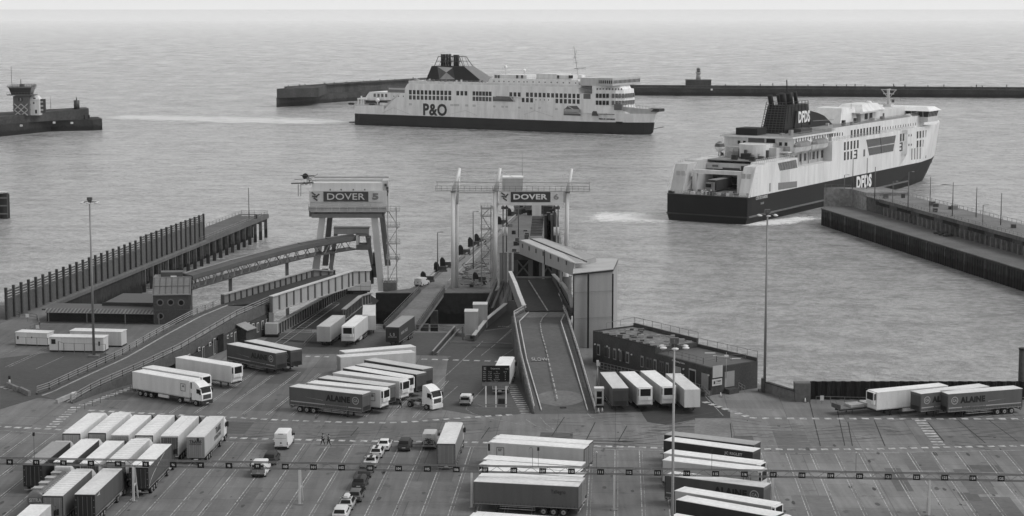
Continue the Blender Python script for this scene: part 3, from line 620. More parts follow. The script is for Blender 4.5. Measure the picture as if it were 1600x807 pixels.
for k in range(n):
    a, c = sq(k*.75,.0), sq(k*.75+.4,.0); a2, c2 = sq(k*.75,2.2), sq(k*.75+.4,2.2)
    b.add([(a[0],a[1],2.15),(c[0],c[1],2.15),(c2[0],c2[1],2.75),(a2[0],a2[1],2.75)],[(0,1,2,3)],gm(.2,'steel'))
    a, c = sq(k*.75+.4,.0), sq(k*.75+.75,.0); a2, c2 = sq(k*.75+.4,2.2), sq(k*.75+.75,2.2)
    b.add([(a[0],a[1],2.1),(c[0],c[1],2.1),(c2[0],c2[1],2.7),(a2[0],a2[1],2.7)],[(0,1,2,3)],gm(.07,'steel'))
b.build('canopy', t, True)
b = MB()
for s in (1,9,17,24): a = sq(s,.3); b.box(a[0]-.08,a[0]+.08,a[1]-.08,a[1]+.08,0,2.2,gm(.2,'steel'))
b.build('post', t, True)
def cabin(c0, c1, depth, h, label, win=()):
    a, c = G(*c0), G(*c1); d = (c-a); L_ = d.length; t = thing('site_cabin', label, 'cabin', (a.x,a.y,0), heading(d), 'white site cabins behind the ramp')
    b = MB(); b.box(0,L_,0,depth,.3,h,gm(.60,'panel'))
    for k in range(1,int(L_/2.4)+1): b.box(k*2.4-.02,k*2.4+.02,-.01,.0,.3,h,gm(.4,'panel'))
    b.build('wall', t); b = MB(); b.box(-.1,L_+.1,-.1,depth+.1,h,h+.12,gm(.66,'roof')); b.box(0,L_,.1,depth,.05,.3,gm(.03)); b.build('roof', t)
    for x, z, w, hh in win: b = MB(); b.box(x,x+w,-.05,.0,z,z+hh,gm(.03,'glass')); b.build('window', t)
cabin((77.5,550),(162,551.5),3.0,2.75,'long white site cabin nearest of the three, small windows at both ends',((.4,1.5,.8,.9),(9.4,1.3,.3,.8)))
cabin((110,541),(190,543),3.0,2.85,'white site cabin set just behind the long one, right end showing')
cabin((25,540),(74,542),2.8,2.5,'separate white site cabin at far left of the three',((.3,1.2,.3,.6),(3.2,1.5,.2,.3)))
b = MB(); pts = [G(24,543),G(75,545),G(100,553),G(165,555)]; rail_mesh(b,pts,2.0,1.9,(1,.1),.05,gm(.14,'steel'),.09); o = b.build('mesh_fence'); tag(o,'thin mesh fence along the front of the white site cabins','fence')
b = MB(); pts = [G(0,486),G(12,488),G(30,496),G(58,500),G(62,512),G(40,522)]; rail_mesh(b,pts,1.1,2.2,(1,.5),.08,gm(.16,'steel'),.1); o = b.build('railing'); tag(o,'grey handrail around the steps at the far left quay corner','railing')
for px, py, lb in ((17,492,'small white notice board at the left quay corner'),(43,503,'small white notice board beside the handrail at far left'),(59,521,'white notice board left of the long dark shed'),(171.5,529,'white notice board before the right end of the dark shed')):
    p = G(px,py); t = thing('notice_board',lb,'sign',(p.x,p.y,0),0,'small white notice boards at the left quay'); b = MB(); b.box(-.35,.35,-.03,.03,.9,1.6,gm(.62)); b.build('board', t); b = MB(); b.box(-.04,.04,-.02,.02,0,.9,gm(.2,'steel')); b.build('post', t)
bb = MB()
for i,(a,c) in enumerate((((12,605),(28,612)),((32,612),(46,619)))):
    bb2 = MB(); p, q = G(*a), G(*c); bb2.bar(p+Vector((0,0,.4)), q+Vector((0,0,.4)), .5, .8, gm(.16,'concrete')); o = bb2.build('concrete_barrier'); tag(o,['concrete road barrier at the ramp foot, farther left','concrete road barrier touching the foot of the ramp'][i],'barrier','concrete barriers at the ramp foot')
p = G(15,601); t = thing('bollard','dark bollard with a white base left of the ramp foot','bollard',(p.x,p.y,0)); b = MB(); b.tube((0,0,0),(0,0,.9),.16,gm(.6),8); b.build('base',t); b = MB(); b.tube((0,0,.9),(0,0,1.5),.2,gm(.03),8); b.build('top',t)
rb = MB(); rail_mesh(rb,[G(120,645),G(215,607),G(262,590)],1.0,2.4,(1,),.05,gm(.12,'steel'),.07); o = rb.build('railing'); tag(o,'thin low railing along the foot of the curved ramp wall','railing')
# =============== berth five: linkspan bridges, gantry, covered walkway ===============
def girder(b, A_, B_, h0, h1, v=.30, step=2.5, out=None, th=.25):
    """plate girder: A_, B_ = bottom edge ends; stiffeners on both faces"""
    A_, B_ = Vector(A_), Vector(B_); d = B_-A_; L = d.length; u = d.normalized(); hv = Vector((u.x,u.y,0)).normalized(); n = Vector((-hv.y,hv.x,0)); m = gm(v,'panel')
    r = [[P+n*s*th/2+Vector((0,0,z)) for s, z in ((-1,0),(1,0),(1,h),(-1,h))] for P, h in ((A_,h0),(B_,h1))]
    b.loft(r, m)
    b.loft([[P+n*s*.45+Vector((0,0,h+z)) for s, z in ((-1,-.08),(1,-.08),(1,.12),(-1,.12))] for P, h in ((A_,h0),(B_,h1))], gm(min(.75,v*1.55),'paint'))
    b.loft([[P+n*s*.4+Vector((0,0,z)) for s, z in ((-1,-.12),(1,-.12),(1,.08),(-1,.08))] for P in (A_,B_)], m)
    k = 0
    while k*step < L:
        P = A_+u*(k*step); h = h0+(h1-h0)*k*step/L
        for s in (-1,1): b.bar(P+n*s*.24+Vector((0,0,.05)), P+n*s*.24+Vector((0,0,h-.05)), .28, .22, gm(v*.42,'steel'), n)
        k += 1
    return b
# upper bridge
t = thing('linkspan_bridge','upper road bridge of berth five between two light plate girders','bridge',(-50,390,0))
RA, RB, RC = A(424,487,381), A(577,438,416), None
RA.z -= 0; b = MB()
a0 = G(424,488,4.6); a1 = G(550,447.5,6.0); a2 = G(577,439,6.3)
girder(b,a0,a1,3.1,3.2,.34); b.build('right_girder', t, True); b = MB(); girder(b,a1,a2,3.2,2.2,.30); b.build('right_girder_end', t, True)
l0 = G(348,476,5.9); l1 = G(488,434,6.6); l2 = G(520,429.5,6.8); b = MB(); girder(b,l0,l1,1.9,1.7,.19,2.2); girder(b,l1,l2,1.7,.8,.17,2.0); b.build('left_girder', t, True)
b = MB(); zz_ = .35
b.add([l0+Vector((0,0,.1)),LP[-1],RP[-1],a0+Vector((0,0,1.4))],[(0,1,2,3)],gm(.06,'asphalt'))
b.add([l0+Vector((0,0,.12)),a0+Vector((0,0,1.45)),a1+Vector((0,0,.9)),l1+Vector((0,0,.15))],[(0,1,2,3)],gm(.045,'asphalt'))
b.add([l1+Vector((0,0,.15)),a1+Vector((0,0,.9)),a2+Vector((0,0,.8)),l2+Vector((0,0,.1))],[(0,1,2,3)],gm(.045,'asphalt'))
b.add([l0+Vector((0,0,-.6)),a0+Vector((0,0,.2)),a1+Vector((0,0,.2)),l1+Vector((0,0,-.6))],[(0,3,2,1)],gm(.03,'steel'))
b.build('road_deck', t, True)
b = MB(); b.bar(a0+Vector((0,0,-.1)),a0+Vector((0,0,-4.6)),.9,.9,gm(.26,'steel')); b.bar(a0+Vector((-1,6,-.1)),a0+Vector((-1,6,-6)),.9,.9,gm(.1,'steel')); b.build('support', t, True)
b = MB(); p = a0+Vector((.6,-1.2,-2.8)); b.box(p.x-1.6,p.x+.8,p.y-1.2,p.y+.6,p.z-1.2,p.z+.9,gm(.45,'paint')); b.box(p.x-1.6,p.x+1.0,p.y-1.3,p.y+.8,p.z-2.2,p.z-1.2,gm(.02)); b.build('machinery_box', t, True)
# lower bridge
t = thing('linkspan_bridge','lower dark road bridge of berth five beneath the upper one, with a barred catwalk','bridge',(-38,395,0))
c0, c1 = G(430,536,0), G(592,446,-1.2); g0, g1 = G(545,512,0), G(592,478,-1.0)
b = MB(); b.add([G(432,532,.03),G(520,540,.03),G(592,470,-.9),G(560,448,-.9),G(540,446,-.9)],[(0,1,2,3,4)],gm(.03,'asphalt')); b.build('road_deck', t, True)
b = MB(); q0, q1 = G(428,527,0), G(500,484,-.4); girder(b,q0,q1,2.4,2.2,.17,2.0); q2 = G(560,450,-1); girder(b,q1,q2,2.2,2.0,.06,2.0); b.build('left_girder', t, True)
b = MB(); q0, q1, q2 = G(537,500,0), G(563,479,-.4), G(579,473.5,-.6); girder(b,q0,q1,2.1,2.2,.22,1.8); girder(b,q1,q2,2.2,2.1,.15,1.8); b.build('right_girder', t, True)
b = MB()
for k in range(24):
    a = G(430,536,.06).lerp(G(520,474,.06),k/23); b.bar(a, a+Vector((1.5,.35,0)), .16, .06, gm(.22,'steel'))
b.bar(G(429,537,.1),G(519,474,.1),.14,.1,gm(.3,'steel')); b.bar(G(442,538,.1),G(530,475,.1),.14,.1,gm(.3,'steel')); b.build('catwalk', t, True)
b = MB(); rail_mesh(b,[G(462,521),G(487,523)],1.1,2,(1,.5),.08,gm(.2,'steel')); rail_mesh(b,[G(475,545),G(492,527)],1.1,1.5,(1,.5),.07,gm(.16,'steel')); b.build('railing', t, True)
loc = G(533,462,-1.0)
cr = thing('box_trailer','white trailer with two horizontal bands standing on the lower bridge, partly behind the girder','trailer',(loc.x,loc.y,-.9),math.radians(2))
b = MB(); b.box(0,6.7,0,2.5,1.0,3.0,gm(.62,'panel')); b.box(0,6.7,-.02,2.52,1.9,2.0,gm(.25)); b.box(0,6.7,-.02,2.52,2.9,3.05,gm(.7))
for x in (2.2,4.4): b.box(x,x+.08,-.03,0,1,3,gm(.25))
b.build('body', cr); b = MB(); b.box(.2,6.5,.2,2.3,.6,1.0,gm(.03)); b.build('chassis', cr)
for x in (1.0,2.2,5.4):
    for y in (.3,2.2): b = MB(); b.tube((x,y-.15,.5),(x,y+.15,.5),.5,gm(.02,'rubber'),12); b.build('wheel', cr)
# gantry
GY = 438.0; K = GY/F
def gp(px, py, dy=0.0): return A(px, py, GY+dy)
t = thing('berth_gantry','berth five gantry on four splayed legs, DOVER 5 sign across its top','gantry',(gp(543,400).x,GY,0))
st1_, st2_ = gm(.42,'panel'), gm(.22,'panel')
def slab(b, x0, x1, y0, y1, d0, d1, mat):
    p, q = gp(x0,y1,0), gp(x1,y0,0); return b.box(p.x,q.x,GY+d0,GY+d1,p.z,q.z,mat)
b = MB(); slab(b,483,599,330,339,0,9,gm(.13,'panel')); slab(b,487,597,334,340.5,-.4,9.4,gm(.17,'panel')); slab(b,486,605,327,331,-1.2,10,gm(.4,'paint')); b.build('cross_beam', t, True)
b = MB(); slab(b,487,597,286.5,298.5,.5,3.5,gm(.62,'panel')); slab(b,484,604,299,329,.3,1.0,gm(.55,'panel')); slab(b,487,605,279.8,281,5,5.4,gm(.12,'steel')); slab(b,490,607,284.5,285.5,3.4,6,gm(.3,'steel')); slab(b,597,606,283,330,1.2,5,gm(.46,'panel')); b.build('machinery_house', t, True)
b = MB(); slab(b,483.4,598.5,299,315.7,-.1,.28,gm(.52,'paint')); o = b.build('sign', t, True)
b = MB(); slab(b,505.5,575.5,299.6,315.2,-.16,-.1,gm(.07,'paint')); b.build('sign_field', o, True)
b = MB(); c = gp(540.5,307.5,-.2); b.text('DOVER', c, (1,0,0),(0,0,1), 59*K, 10.2*K, gm(.55), .05, .005)
c = gp(586.5,307.4,-.12); b.text('5', c, (1,0,0),(0,0,1), 10*K, 10.5*K, gm(.16), .05, .06)
for (px, py, w, s) in ((490,303.2,6,.35),(496.5,305.5,5,-.3),(491.5,307.5,8,.1),(493,311.5,6,.3)): p = gp(px,py,-.14); b.bar(p-Vector((w*K/2,0,-s)), p+Vector((w*K/2,0,-s)), .08, .34, gm(.08))
b.build('lettering', o, True)
b = MB(); z0_ = gp(483,329).z; xl, xr = gp(483,329).x, gp(604,329).x
rail_mesh(b,[(xl,GY-1.2,z0_),(xr,GY-1.2,z0_)],1.5,1.6,(1,.66,.33),.10,gm(.48,'steel'),.12); b.box(xl,xr,GY-1.25,GY-1.2,z0_,z0_+.9,gm(.35,'steel')); b.build('railing', t, True)
def leg(x0, y0, x1, y1, w0, w1, d0, d1, v, dep=1.2):
    p, q = gp(x0,y0,0), gp(x1,y1,0); b = MB(); m = gm(v,'panel')
    b.loft([[(q.x+s*w1*K/2,GY+d1+e,q.z) for s,e in ((-1,0),(1,0),(1,dep),(-1,dep))],[(p.x+s*w0*K/2,GY+d0+e,p.z) for s,e in ((-1,0),(1,0),(1,dep),(-1,dep))]], m); b.build('leg', t, True)
leg(503.5,340,493,428,9,11,0,-1.5,.40); leg(511,340,502,424,8,9,7.5,9,.13)
leg(584.5,340,596.5,454,9.5,10,0,-1.5,.42,1.5); leg(593,340,602,424,8,9,7.5,9,.18,1.5)
leg(504,440,489,436,1,1,0,0,.1)
b = MB(); slab(b,519,574,358.5,369.5,4,6,gm(.34,'panel')); slab(b,519,575,359,361,3.6,6.2,gm(.2,'steel')); b.build('inner_beam', t, True)
leg(571,369,581,423,6,6,4,4,.20,1.4); leg(522,369,514,424,6,6,4,4,.16,1.4)
b = MB(); xs = [606.5,620]; pz = [gp(0,y).z for y in (330,355,381,405,440)]
for px in xs:
    for dy in (0,2.5): p = gp(px,440,dy); b.bar((p.x,GY+dy,-0.2),(p.x,GY+dy,gp(0,326).z),.22,.22,gm(.4,'steel'),Vector((0,1,0)))
for i, z in enumerate(pz[:-1]):
    xa_, xb_ = gp(604,400).x, gp(625,400).x; b.box(xa_,xb_,GY-.3,GY+2.8,z-.1,z+.05,gm(.34,'steel')); rail_mesh(b,[(xa_,GY-.3,z),(xb_,GY-.3,z)],1.1,.9,(1,.5),.08,gm(.42,'steel'),.08)
    z2 = pz[i+1]; s = 1 if i%2 else -1; b.bar(((xa_+xb_)/2-s*1.2,GY+1,z2),((xa_+xb_)/2+s*1.2,GY+1,z),.6,.14,gm(.35,'steel'))
b.build('stair_tower', t, True)
b = MB(); p = gp(608.5,455); b.box(p.x-1.3,p.x+1.6,GY-1.5,GY+2,-.1,1.9,gm(.12,'concrete')); rail_mesh(b,[(p.x-1.5,GY-1.4,1.9),(p.x+2.0,GY-1.4,1.9)],1.0,.6,(1,.5),.07,gm(.34,'steel'),.07); b.build('plinth', t, True)
b = MB(); mk_ = gm(.12,'steel'); rr3 = random.Random(9)
for k in range(30):
    a = gp(rr3.uniform(462,494),rr3.uniform(274,290),rr3.uniform(-1,2)); c = gp(rr3.uniform(462,494),rr3.uniform(274,290),rr3.uniform(-1,2))
    if (a-c).length < 2.6: b.bar(a,c,.12,.12,mk_)
c = gp(477,275.5,0); b.tube((c.x,GY-.3,c.z),(c.x,GY+.3,c.z),.65,gm(.03),12)
for px in (466,470): b.bar(gp(px,286),gp(px,307),.12,.12,mk_,Vector((0,1,0)))
b.bar(gp(455,287),gp(490,286),.1,.3,mk_); b.bar(gp(460,281),gp(486,279),.1,.12,mk_); b.bar(gp(484,280),gp(497,272),.1,.1,mk_); b.build('winch_gear', t, True)
b = MB()
for px in (516,533,552,570): b.bar(gp(px,298),gp(px,295.5),.3,.1,gm(.15,'steel'),Vector((0,1,0)))
for k in range(16):
    p = gp(rr3.uniform(492,590),rr3.uniform(328,333),-.5); b.box(p.x-.3,p.x+.3,p.y,p.y+.3,p.z-.2,p.z+.3,gm(.04,'steel'))
for k in range(7): p = gp(600+rr3.uniform(-2,5),290+k*5,0); b.box(p.x-.25,p.x+.25,GY+.9,GY+1.2,p.z-.3,p.z+.3,gm(.06,'steel'))
b.build('fitting', t, True)
b = MB()
for px, py in ((508,426),(519,428),(579,428),(586,418),(588,400)):
    p = gp(px,py,1); b.box(p.x-.7,p.x+.7,GY,GY+1.6,p.z-2.2,p.z+.8,gm(.05,'steel'))
b.build('lifting_gear', t, True)
# covered lattice walkway
W = [(300,453),(313,448.6),(345,439.5),(370,431.5),(400,423.5),(440,412.5),(474,404),(515,396),(557,389.5)]
t = thing('covered_walkway','arched passenger walkway, roofed and trussed, from porthole building to berth five gantry','walkway',(-50,415,0))
nearp = []
for px, py in W:
    z = 6.4+3.1*(px-300)/257.; nearp.append(G(px,py,z))
path = []
for i in range(len(nearp)-1):
    for k in range(5): path.append(nearp[i].lerp(nearp[i+1],k/5))
path.append(nearp[-1])
b_r, b_t, b_f = MB(), MB(), MB(); off = Vector((-2.2,3.0,0)); mr_ = gm(.075,'roof'); mt_ = gm(.09,'steel'); md_ = gm(.05,'steel')
H1, H2 = 2.1, 2.9
for i in range(len(path)-1):
    a, c = path[i], path[i+1]; u = (c-a).normalized(); nn = Vector((-u.y,u.x,0)).normalized()*3.4
    for q, dz, mm, w, h in ((0,0,mt_,.18,.28),(0,H1-.1,mt_,.16,.2)):
        for o_ in (Vector((0,0,0)), nn): b_t.bar(a+o_+Vector((0,0,dz)), c+o_+Vector((0,0,dz)), w, h, mm)
    if i % 2 == 0:
        for o_ in (Vector((0,0,0)), nn):
            b_t.bar(a+o_, c+o_+Vector((0,0,H1)), .11, .11, gm(.3,'steel')); b_t.bar(a+o_+Vector((0,0,H1)), c+o_, .11, .11, gm(.10,'steel'))
        b_t.bar(a, a+nn, .12, .12, md_)
    b_f.add([a+Vector((0,0,.1)),c+Vector((0,0,.1)),c+nn+Vector((0,0,.1)),a+nn+Vector((0,0,.1))],[(0,1,2,3)],md_)
    e = Vector((0,0,H1)); e2 = Vector((0,0,H2))
    b_r.loft([[p+e-nn*.08, p+e2-nn*.08+nn*.02, p+e2+nn*.55+Vector((0,0,.35)), p+e2+nn*1.08, p+e+nn*1.08, p+e+nn*.5][::-1] for p in (a,c)], mr_)
    b_r.bar(a+e2+nn*.55+Vector((0,0,.36)), c+e2+nn*.55+Vector((0,0,.36)), .8, .06, gm(.2,'roof'))
b_r.build('roof', t, True); b_t.build('truss', t, True); b_f.build('floor', t, True)
b = MB(); p = path[-1]; b.box(p.x,p.x+3.1,p.y-1,p.y+3,p.z-.1,p.z+1.1,gm(.10,'panel')); b.box(p.x,p.x+.5,p.y-1,p.y+3,p.z+1.1,p.z+3.1,gm(.4,'panel')); b.box(p.x+2.4,p.x+3.1,p.y-1,p.y+3,p.z+1.1,p.z+2.7,gm(.08,'steel')); b.box(p.x-.2,p.x+2.2,p.y,p.y+3,p.z+2.9,p.z+3.2,gm(.14,'steel')); b.build('end_cabin', t, True)
b = MB()
for i in (14,27,36): p = path[i]; b.bar((p.x-1,p.y+2,SZ),(p.x-1,p.y+2,p.z),.7,.7,gm(.2,'steel'),Vector((0,1,0)))
b.build('column', t, True)
# =============== middle pier (berth six) ===============
t = thing('finger_pier','central dark walled pier carrying a straight road out to sea','pier',(-10,500,SZ))
fp = [(-27.2,436),(-24.5,452),(-1.5,620),(2,640),(20,640),(17,560),(14.5,505),(12,470),(3,462),(2.5,446),(-5.5,433.5),(-24,433.5),(-30,433.5)]
PW = [G(587,458.5),G(640,452),G(667,440),G(800,335),G(812,318),G(866,316),G(872,345),G(880,398),G(850,415),G(800,425),G(790,448),G(765,458.5)]
b = MB(); b.prism([(p.x,p.y) for p in PW], SZ-3, -.05, gm(.022,'wall')); b.build('wall', t, True)
b = MB(); b.prism([(p.x,p.y) for p in PW], -.05, .12, gm(.12,'concrete')); b.build('deck', t, True)
rd = [G(655,458,.14),G(692,458,.14),G(818,330,.14),G(806,326,.14)]
b = MB(); b.sheet([rd[0],rd[1],rd[2],rd[3]], gm(.20,'concrete'))
def mid(a, c): return [Vector(p)+Vector((0,0,.02)) for p in (a,c)]
b.bar(G(700,440,.17),G(812,329,.17),.14,.02,gm(.4)); b.build('road', t, True)
b = MB(); 
for (a, c) in (((668,437),(680,425)),((697,420),(720,403)),((728,400),(745,386)),((752,384),(776,360)),((786,356),(806,338))): 
    p, q = G(*a), G(*c); b.bar(p+Vector((0,0,.5)), q+Vector((0,0,.5)), .35, .25, gm(.33,'steel')); b.bar(p+Vector((1,0,.3)), q+Vector((1,0,.3)), .3, .3, gm(.10,'steel'))
b.build('kerb_rail', t, True)
t2 = thing('link_road','flat road bridge with dark side rails from the quay to the central pier','road bridge',(-22,410,0))
c = [G(600,514,.02),G(652,514,.02),G(694,456,.16),G(656,456,.16)]
b = MB(); b.add([p for p in c]+[p-Vector((0,0,1.0)) for p in c],[(0,1,2,3),(4,7,6,5),(0,4,5,1),(1,5,6,2),(2,6,7,3),(3,7,4,0)],gm(.17,'concrete')); b.build('deck', t2, True)
b = MB()
for p, q in ((c[0],c[3]),(c[1],c[2])): b.bar(p+Vector((0,0,.35)), q+Vector((0,0,.35)), .5, .75, gm(.07,'wall')); rail_mesh(b,[p+Vector((0,0,.5)),q+Vector((0,0,.5))],1.0,2.2,(1,.5),.08,gm(.12,'steel'),.1)
b.build('side_rail', t2, True)
b = MB()
for u in (.25,.6): 
    for p, q in ((c[0],c[3]),(c[1],c[2])): r = p.lerp(q,u); b.box(r.x-.8,r.x+.8,r.y-.6,r.y+.6,SZ-2,-1,gm(.07,'wall'))
b.build('pile', t2, True)
b = MB(); rail_mesh(b,[G(650,516),G(711,516)],1.15,2.2,(1,.5),.08,gm(.24,'steel'),.1); o = b.build('railing'); tag(o,'quay edge railing between the dark trailer and the white machinery cabins','railing')
b = MB(); p, q = G(711,518), G(676,556); b.bar(p+Vector((0,0,.5)), q+Vector((0,0,.3)), .3, 1.0, gm(.10,'steel')); b.bar(p+Vector((0,0,1.1)), q+Vector((0,0,.8)), .3, .15, gm(.28,'steel')); b.bar(p+Vector((.8,0,.3)), q+Vector((.8,.2,.2)), .3, .5, gm(.18,'steel')); o = b.build('crash_barrier'); tag(o,'dark sloping crash barrier on the quay left of the berth six lower road','barrier')
# fenders with lettering of tone only
for i, (px, pb, pt) in enumerate([(661.5,441.5,424.5),(682,425.5,409.5),(691.5,419,402.5),(720,398.5,383),(734.8,386,371),(744.8,379,365.5),(780.3,351.5,338.5),(796,338.5,325.5),(743,442.5,425.5)]):
    p = G(px,pb); h = ZT(pt,p.y); tt = thing('fender_panel', ['first dark fender panel on the central pier, right of the white van','second dark fender panel, at the foot of the left lamp post','third dark fender panel on the left edge of the central pier','fourth dark fender panel, just right of the left berth six mast','fifth dark fender panel, by the second pier lamp post','sixth dark fender panel, left of the middle berth six mast','seventh dark fender panel, seen between the berth six rods','eighth and farthest dark fender panel, below the DOVER 6 sign','lone dark fender panel inland of the road, between the two white masts'][i],'fender',(p.x,p.y,0),0,'dark fender panels along the central pier')
    b = MB(); b.loft([[(-.62,-.5,0),(.62,-.5,0),(.62,.8,0),(-.62,.8,0)],[(-.62,-.5,h*.8),(.62,-.5,h*.7),(.62,.8,h*.7),(-.62,.8,h*.8)],[(-.3,-.4,h),(.2,-.4,h*.95),(.2,.7,h*.95),(-.3,.7,h)]], gm(.02,'rubber')); b.build('panel', tt)
    b = MB(); b.box(.62,2.6,-.3,.9,0,.5,gm(.09,'concrete')); b.box(.6,2.4,.1,.5,.5,h*.55,gm(.06,'steel')); b.build('bracket', tt)
lamp_post(G(684,427), ZT(363.5,G(684,427).y), 'lamp post left of the berth six masts on the central pier', group='slim lamp posts on the central pier', arm=.8)
lamp_post(G(739.5,421), ZT(331,G(739.5,421).y), 'lamp post between the left and middle berth six masts', group='slim lamp posts on the central pier', arm=.8)
lamp_post(G(810,372), ZT(298,G(810,372).y), 'lamp post rising beneath the DOVER 6 sign', group='slim lamp posts on the central pier', arm=.0)
# clutter beside the pier road: pipes, boxes
rr4 = random.Random(11)
t = thing('pipework','low dark pipework and valves beside the central pier road','pipework',(-12,450,0))
b = MB()
for k in range(60):
    p = G(rr4.uniform(722,765),rr4.uniform(416,452),0); l = rr4.uniform(.4,2.6); a = rr4.uniform(0,3.14); z = rr4.uniform(.2,1.1)
    b = MB(); b.bar((p.x,p.y,z),(p.x+math.cos(a)*l,p.y+math.sin(a)*l,z+rr4.uniform(-.1,.4)),.18,.18,gm(rr4.choice((.05,.09,.2)),'steel')); b.build('pipe', t, True)
for k in range(12):
    p = G(rr4.uniform(724,764),rr4.uniform(418,452),0); b = MB(); b.box(p.x-.4,p.x+.5,p.y-.3,p.y+.3,.1,rr4.uniform(.5,1.4),gm(rr4.choice((.04,.1,.3)),'steel')); b.build('valve_box', t, True)
b = MB(); rail_mesh(b,[G(700,447),G(722,440),G(764,440)],1.1,1.6,(1,.5),.08,gm(.2,'steel')); rail_mesh(b,[G(730,425),G(752,412),G(764,398)],1.1,1.6,(1,.5),.08,gm(.14,'steel')); b.build('railing', t, True)
t = thing('mooring_gear','dark mooring winches and cabinets at the far end of the central pier road','mooring gear',(0,560,0))
b = MB()
for k in range(40):
    p = G(rr4.uniform(806,862),rr4.uniform(318,338),0); b = MB(); b.box(p.x-.8,p.x+.9,p.y-.4,p.y+.4,.1,rr4.uniform(.8,3.2),gm(rr4.choice((.025,.05,.12)),'steel')); b.build('winch_cabinet', t, True)
p = G(838.5,338,0); b = MB(); b.box(p.x-1.4,p.x+1.4,p.y-1,p.y+1,.1,4.4,gm(.5,'paint')); b.build('pale_cabinet', t, True)
for k in range(16):
    p = G(rr4.uniform(795,830),rr4.uniform(352,395),0); b = MB(); b.box(p.x-.5,p.x+.6,p.y-.4,p.y+.4,.1,rr4.uniform(.4,1.4),gm(rr4.choice((.03,.07,.2)),'steel')); b.build('bollard', t, True)
# =============== berth six masts, sign and rods ===============
MY = 440.0; K6 = MY/F
def m6(px, py, dy=0.0): return A(px, py, MY+dy)
mw_ = gm(.64,'paint')
t = thing('mast_gantry','berth six gantry: three white leaning masts with stays and the DOVER 6 sign','gantry',(m6(800,400).x,MY,0))
def mast(px0, y0, px1, y1, px2, y2, r):
    b = MB(); a, c, e = m6(px0,y0), m6(px1,y1), m6(px2,y2,-.0); b.tube(a,c,r,mw_,12,r*.9); b.tube(c-Vector((0,0,.3)),e,r*.95,mw_,12,r*.55)
    b.tube(c+Vector((0,0,-.25)),c+Vector((0,0,.05)),r*1.2,gm(.2,'steel'),12); b.build('mast', t, True)
mast(708,457,708,299,718.3,263,.50)
b = MB(); a, c = m6(713.8,452,1.5), m6(713.8,320,1.5); b.tube(a,c,.40,gm(.6,'paint'),10)
b.tube(m6(713.8,320,1.5),m6(718.5,264,.8),.34,gm(.6,'paint'),10,.22); b.build('mast', t, True)
mast(772.5,449,774.5,297,781.5,263,.62); mast(884.5,405,886.5,300,893.5,264,.52)
p = m6(884.5,405); b = MB(); b.tube((p.x,MY,SZ),(p.x,MY,p.z+.2),.62,gm(.5,'paint'),12); b.tube((p.x,MY,SZ),(p.x,MY,p.z-4),1.3,gm(.08,'wall'),12); b.build('mast_base', t, True)
b = MB()
for dy in (-1.2,1.2): b.bar(m6(681,284.5,dy), m6(921,286.5,dy), .16, .2, gm(.34,'steel'))
b.bar(m6(711,301.5),m6(772,301.5),.3,.3,mw_); b.bar(m6(681,298,0),m6(921,299,0),1.8,.12,gm(.3,'steel')); b.bar(m6(684,277,0),m6(921,279,0),.14,.16,mw_)
for px in (683,921): b.bar(m6(px,298),m6(px,284),.1,.1,gm(.3,'steel'),Vector((0,1,0)))
b.build('cross_beam', t, True)
b = MB(); za, zb_ = m6(0,298).z, m6(0,299).z
rail_mesh(b,[(m6(681,298).x,MY-1,za),(m6(921,299).x,MY-1,zb_)],1.15,1.25,(1,.5),.07,gm(.12,'steel'),.07); b.build('railing', t, True)
b = MB()
for a, c in (((718,267),(698,275)),((720,267),(741,276.5)),((780,267),(760,276.5)),((783,267),(801,277)),((893,268),(874,277)),((895,268),(914,277))): b.bar(m6(*a),m6(*c),.10,.10,gm(.6))
b.build('stay', t, True)
b = MB(); p, q = m6(785,298.5), m6(817,280); b.box(p.x,q.x,MY+1.0,MY+5,p.z,q.z,gm(.40,'panel')); b.box(p.x,q.x+.1,MY+.9,MY+5.1,q.z,q.z+.35,gm(.72)); b.build('winch_house', t, True)
b = MB(); p, q = m6(780,316.5), m6(880,299); b.box(p.x,q.x,MY-.9,MY-.5,p.z,q.z,gm(.52,'paint')); b.box(p.x-.1,q.x+.2,MY-1.4,MY+1.4,p.z-.55,p.z-.02,gm(.55,'paint')); b.box(q.x,q.x+.5,MY-.9,MY+1,p.z,q.z,gm(.3)); o = b.build('sign', t, True)
b = MB(); p, q = m6(798,315.6), m6(860,299.6); b.box(p.x,q.x,MY-.96,MY-.9,p.z,q.z,gm(.05,'paint')); b.build('sign_field', o, True)
b = MB(); b.text('DOVER', m6(828.7,307.8,-1.0), (1,0,0),(0,0,1), 53*K6, 8.6*K6, gm(.62), .05, .03); b.text('6', m6(869,307.8,-.93), (1,0,0),(0,0,1), 8.4*K6, 9*K6, gm(.2), .05, .03)
for (px, py, w, s) in ((786,303.5,6,.3),(792,305.5,4,-.3),(787.5,307.8,8,.1),(789,311.8,6,.3)): p = m6(px,py,-.95); b.bar(p-Vector((w*K6/2,0,-s)), p+Vector((w*K6/2,0,-s)), .08, .32, gm(.06))
b.build('lettering', o, True)
b = MB(); b.bar(m6(781,318),m6(768,325,0),.4,.5,gm(.5)); b.box(m6(751,326).x,m6(770,326).x,MY-1,MY+1.5,m6(0,327).z,m6(0,326).z,gm(.4)); 
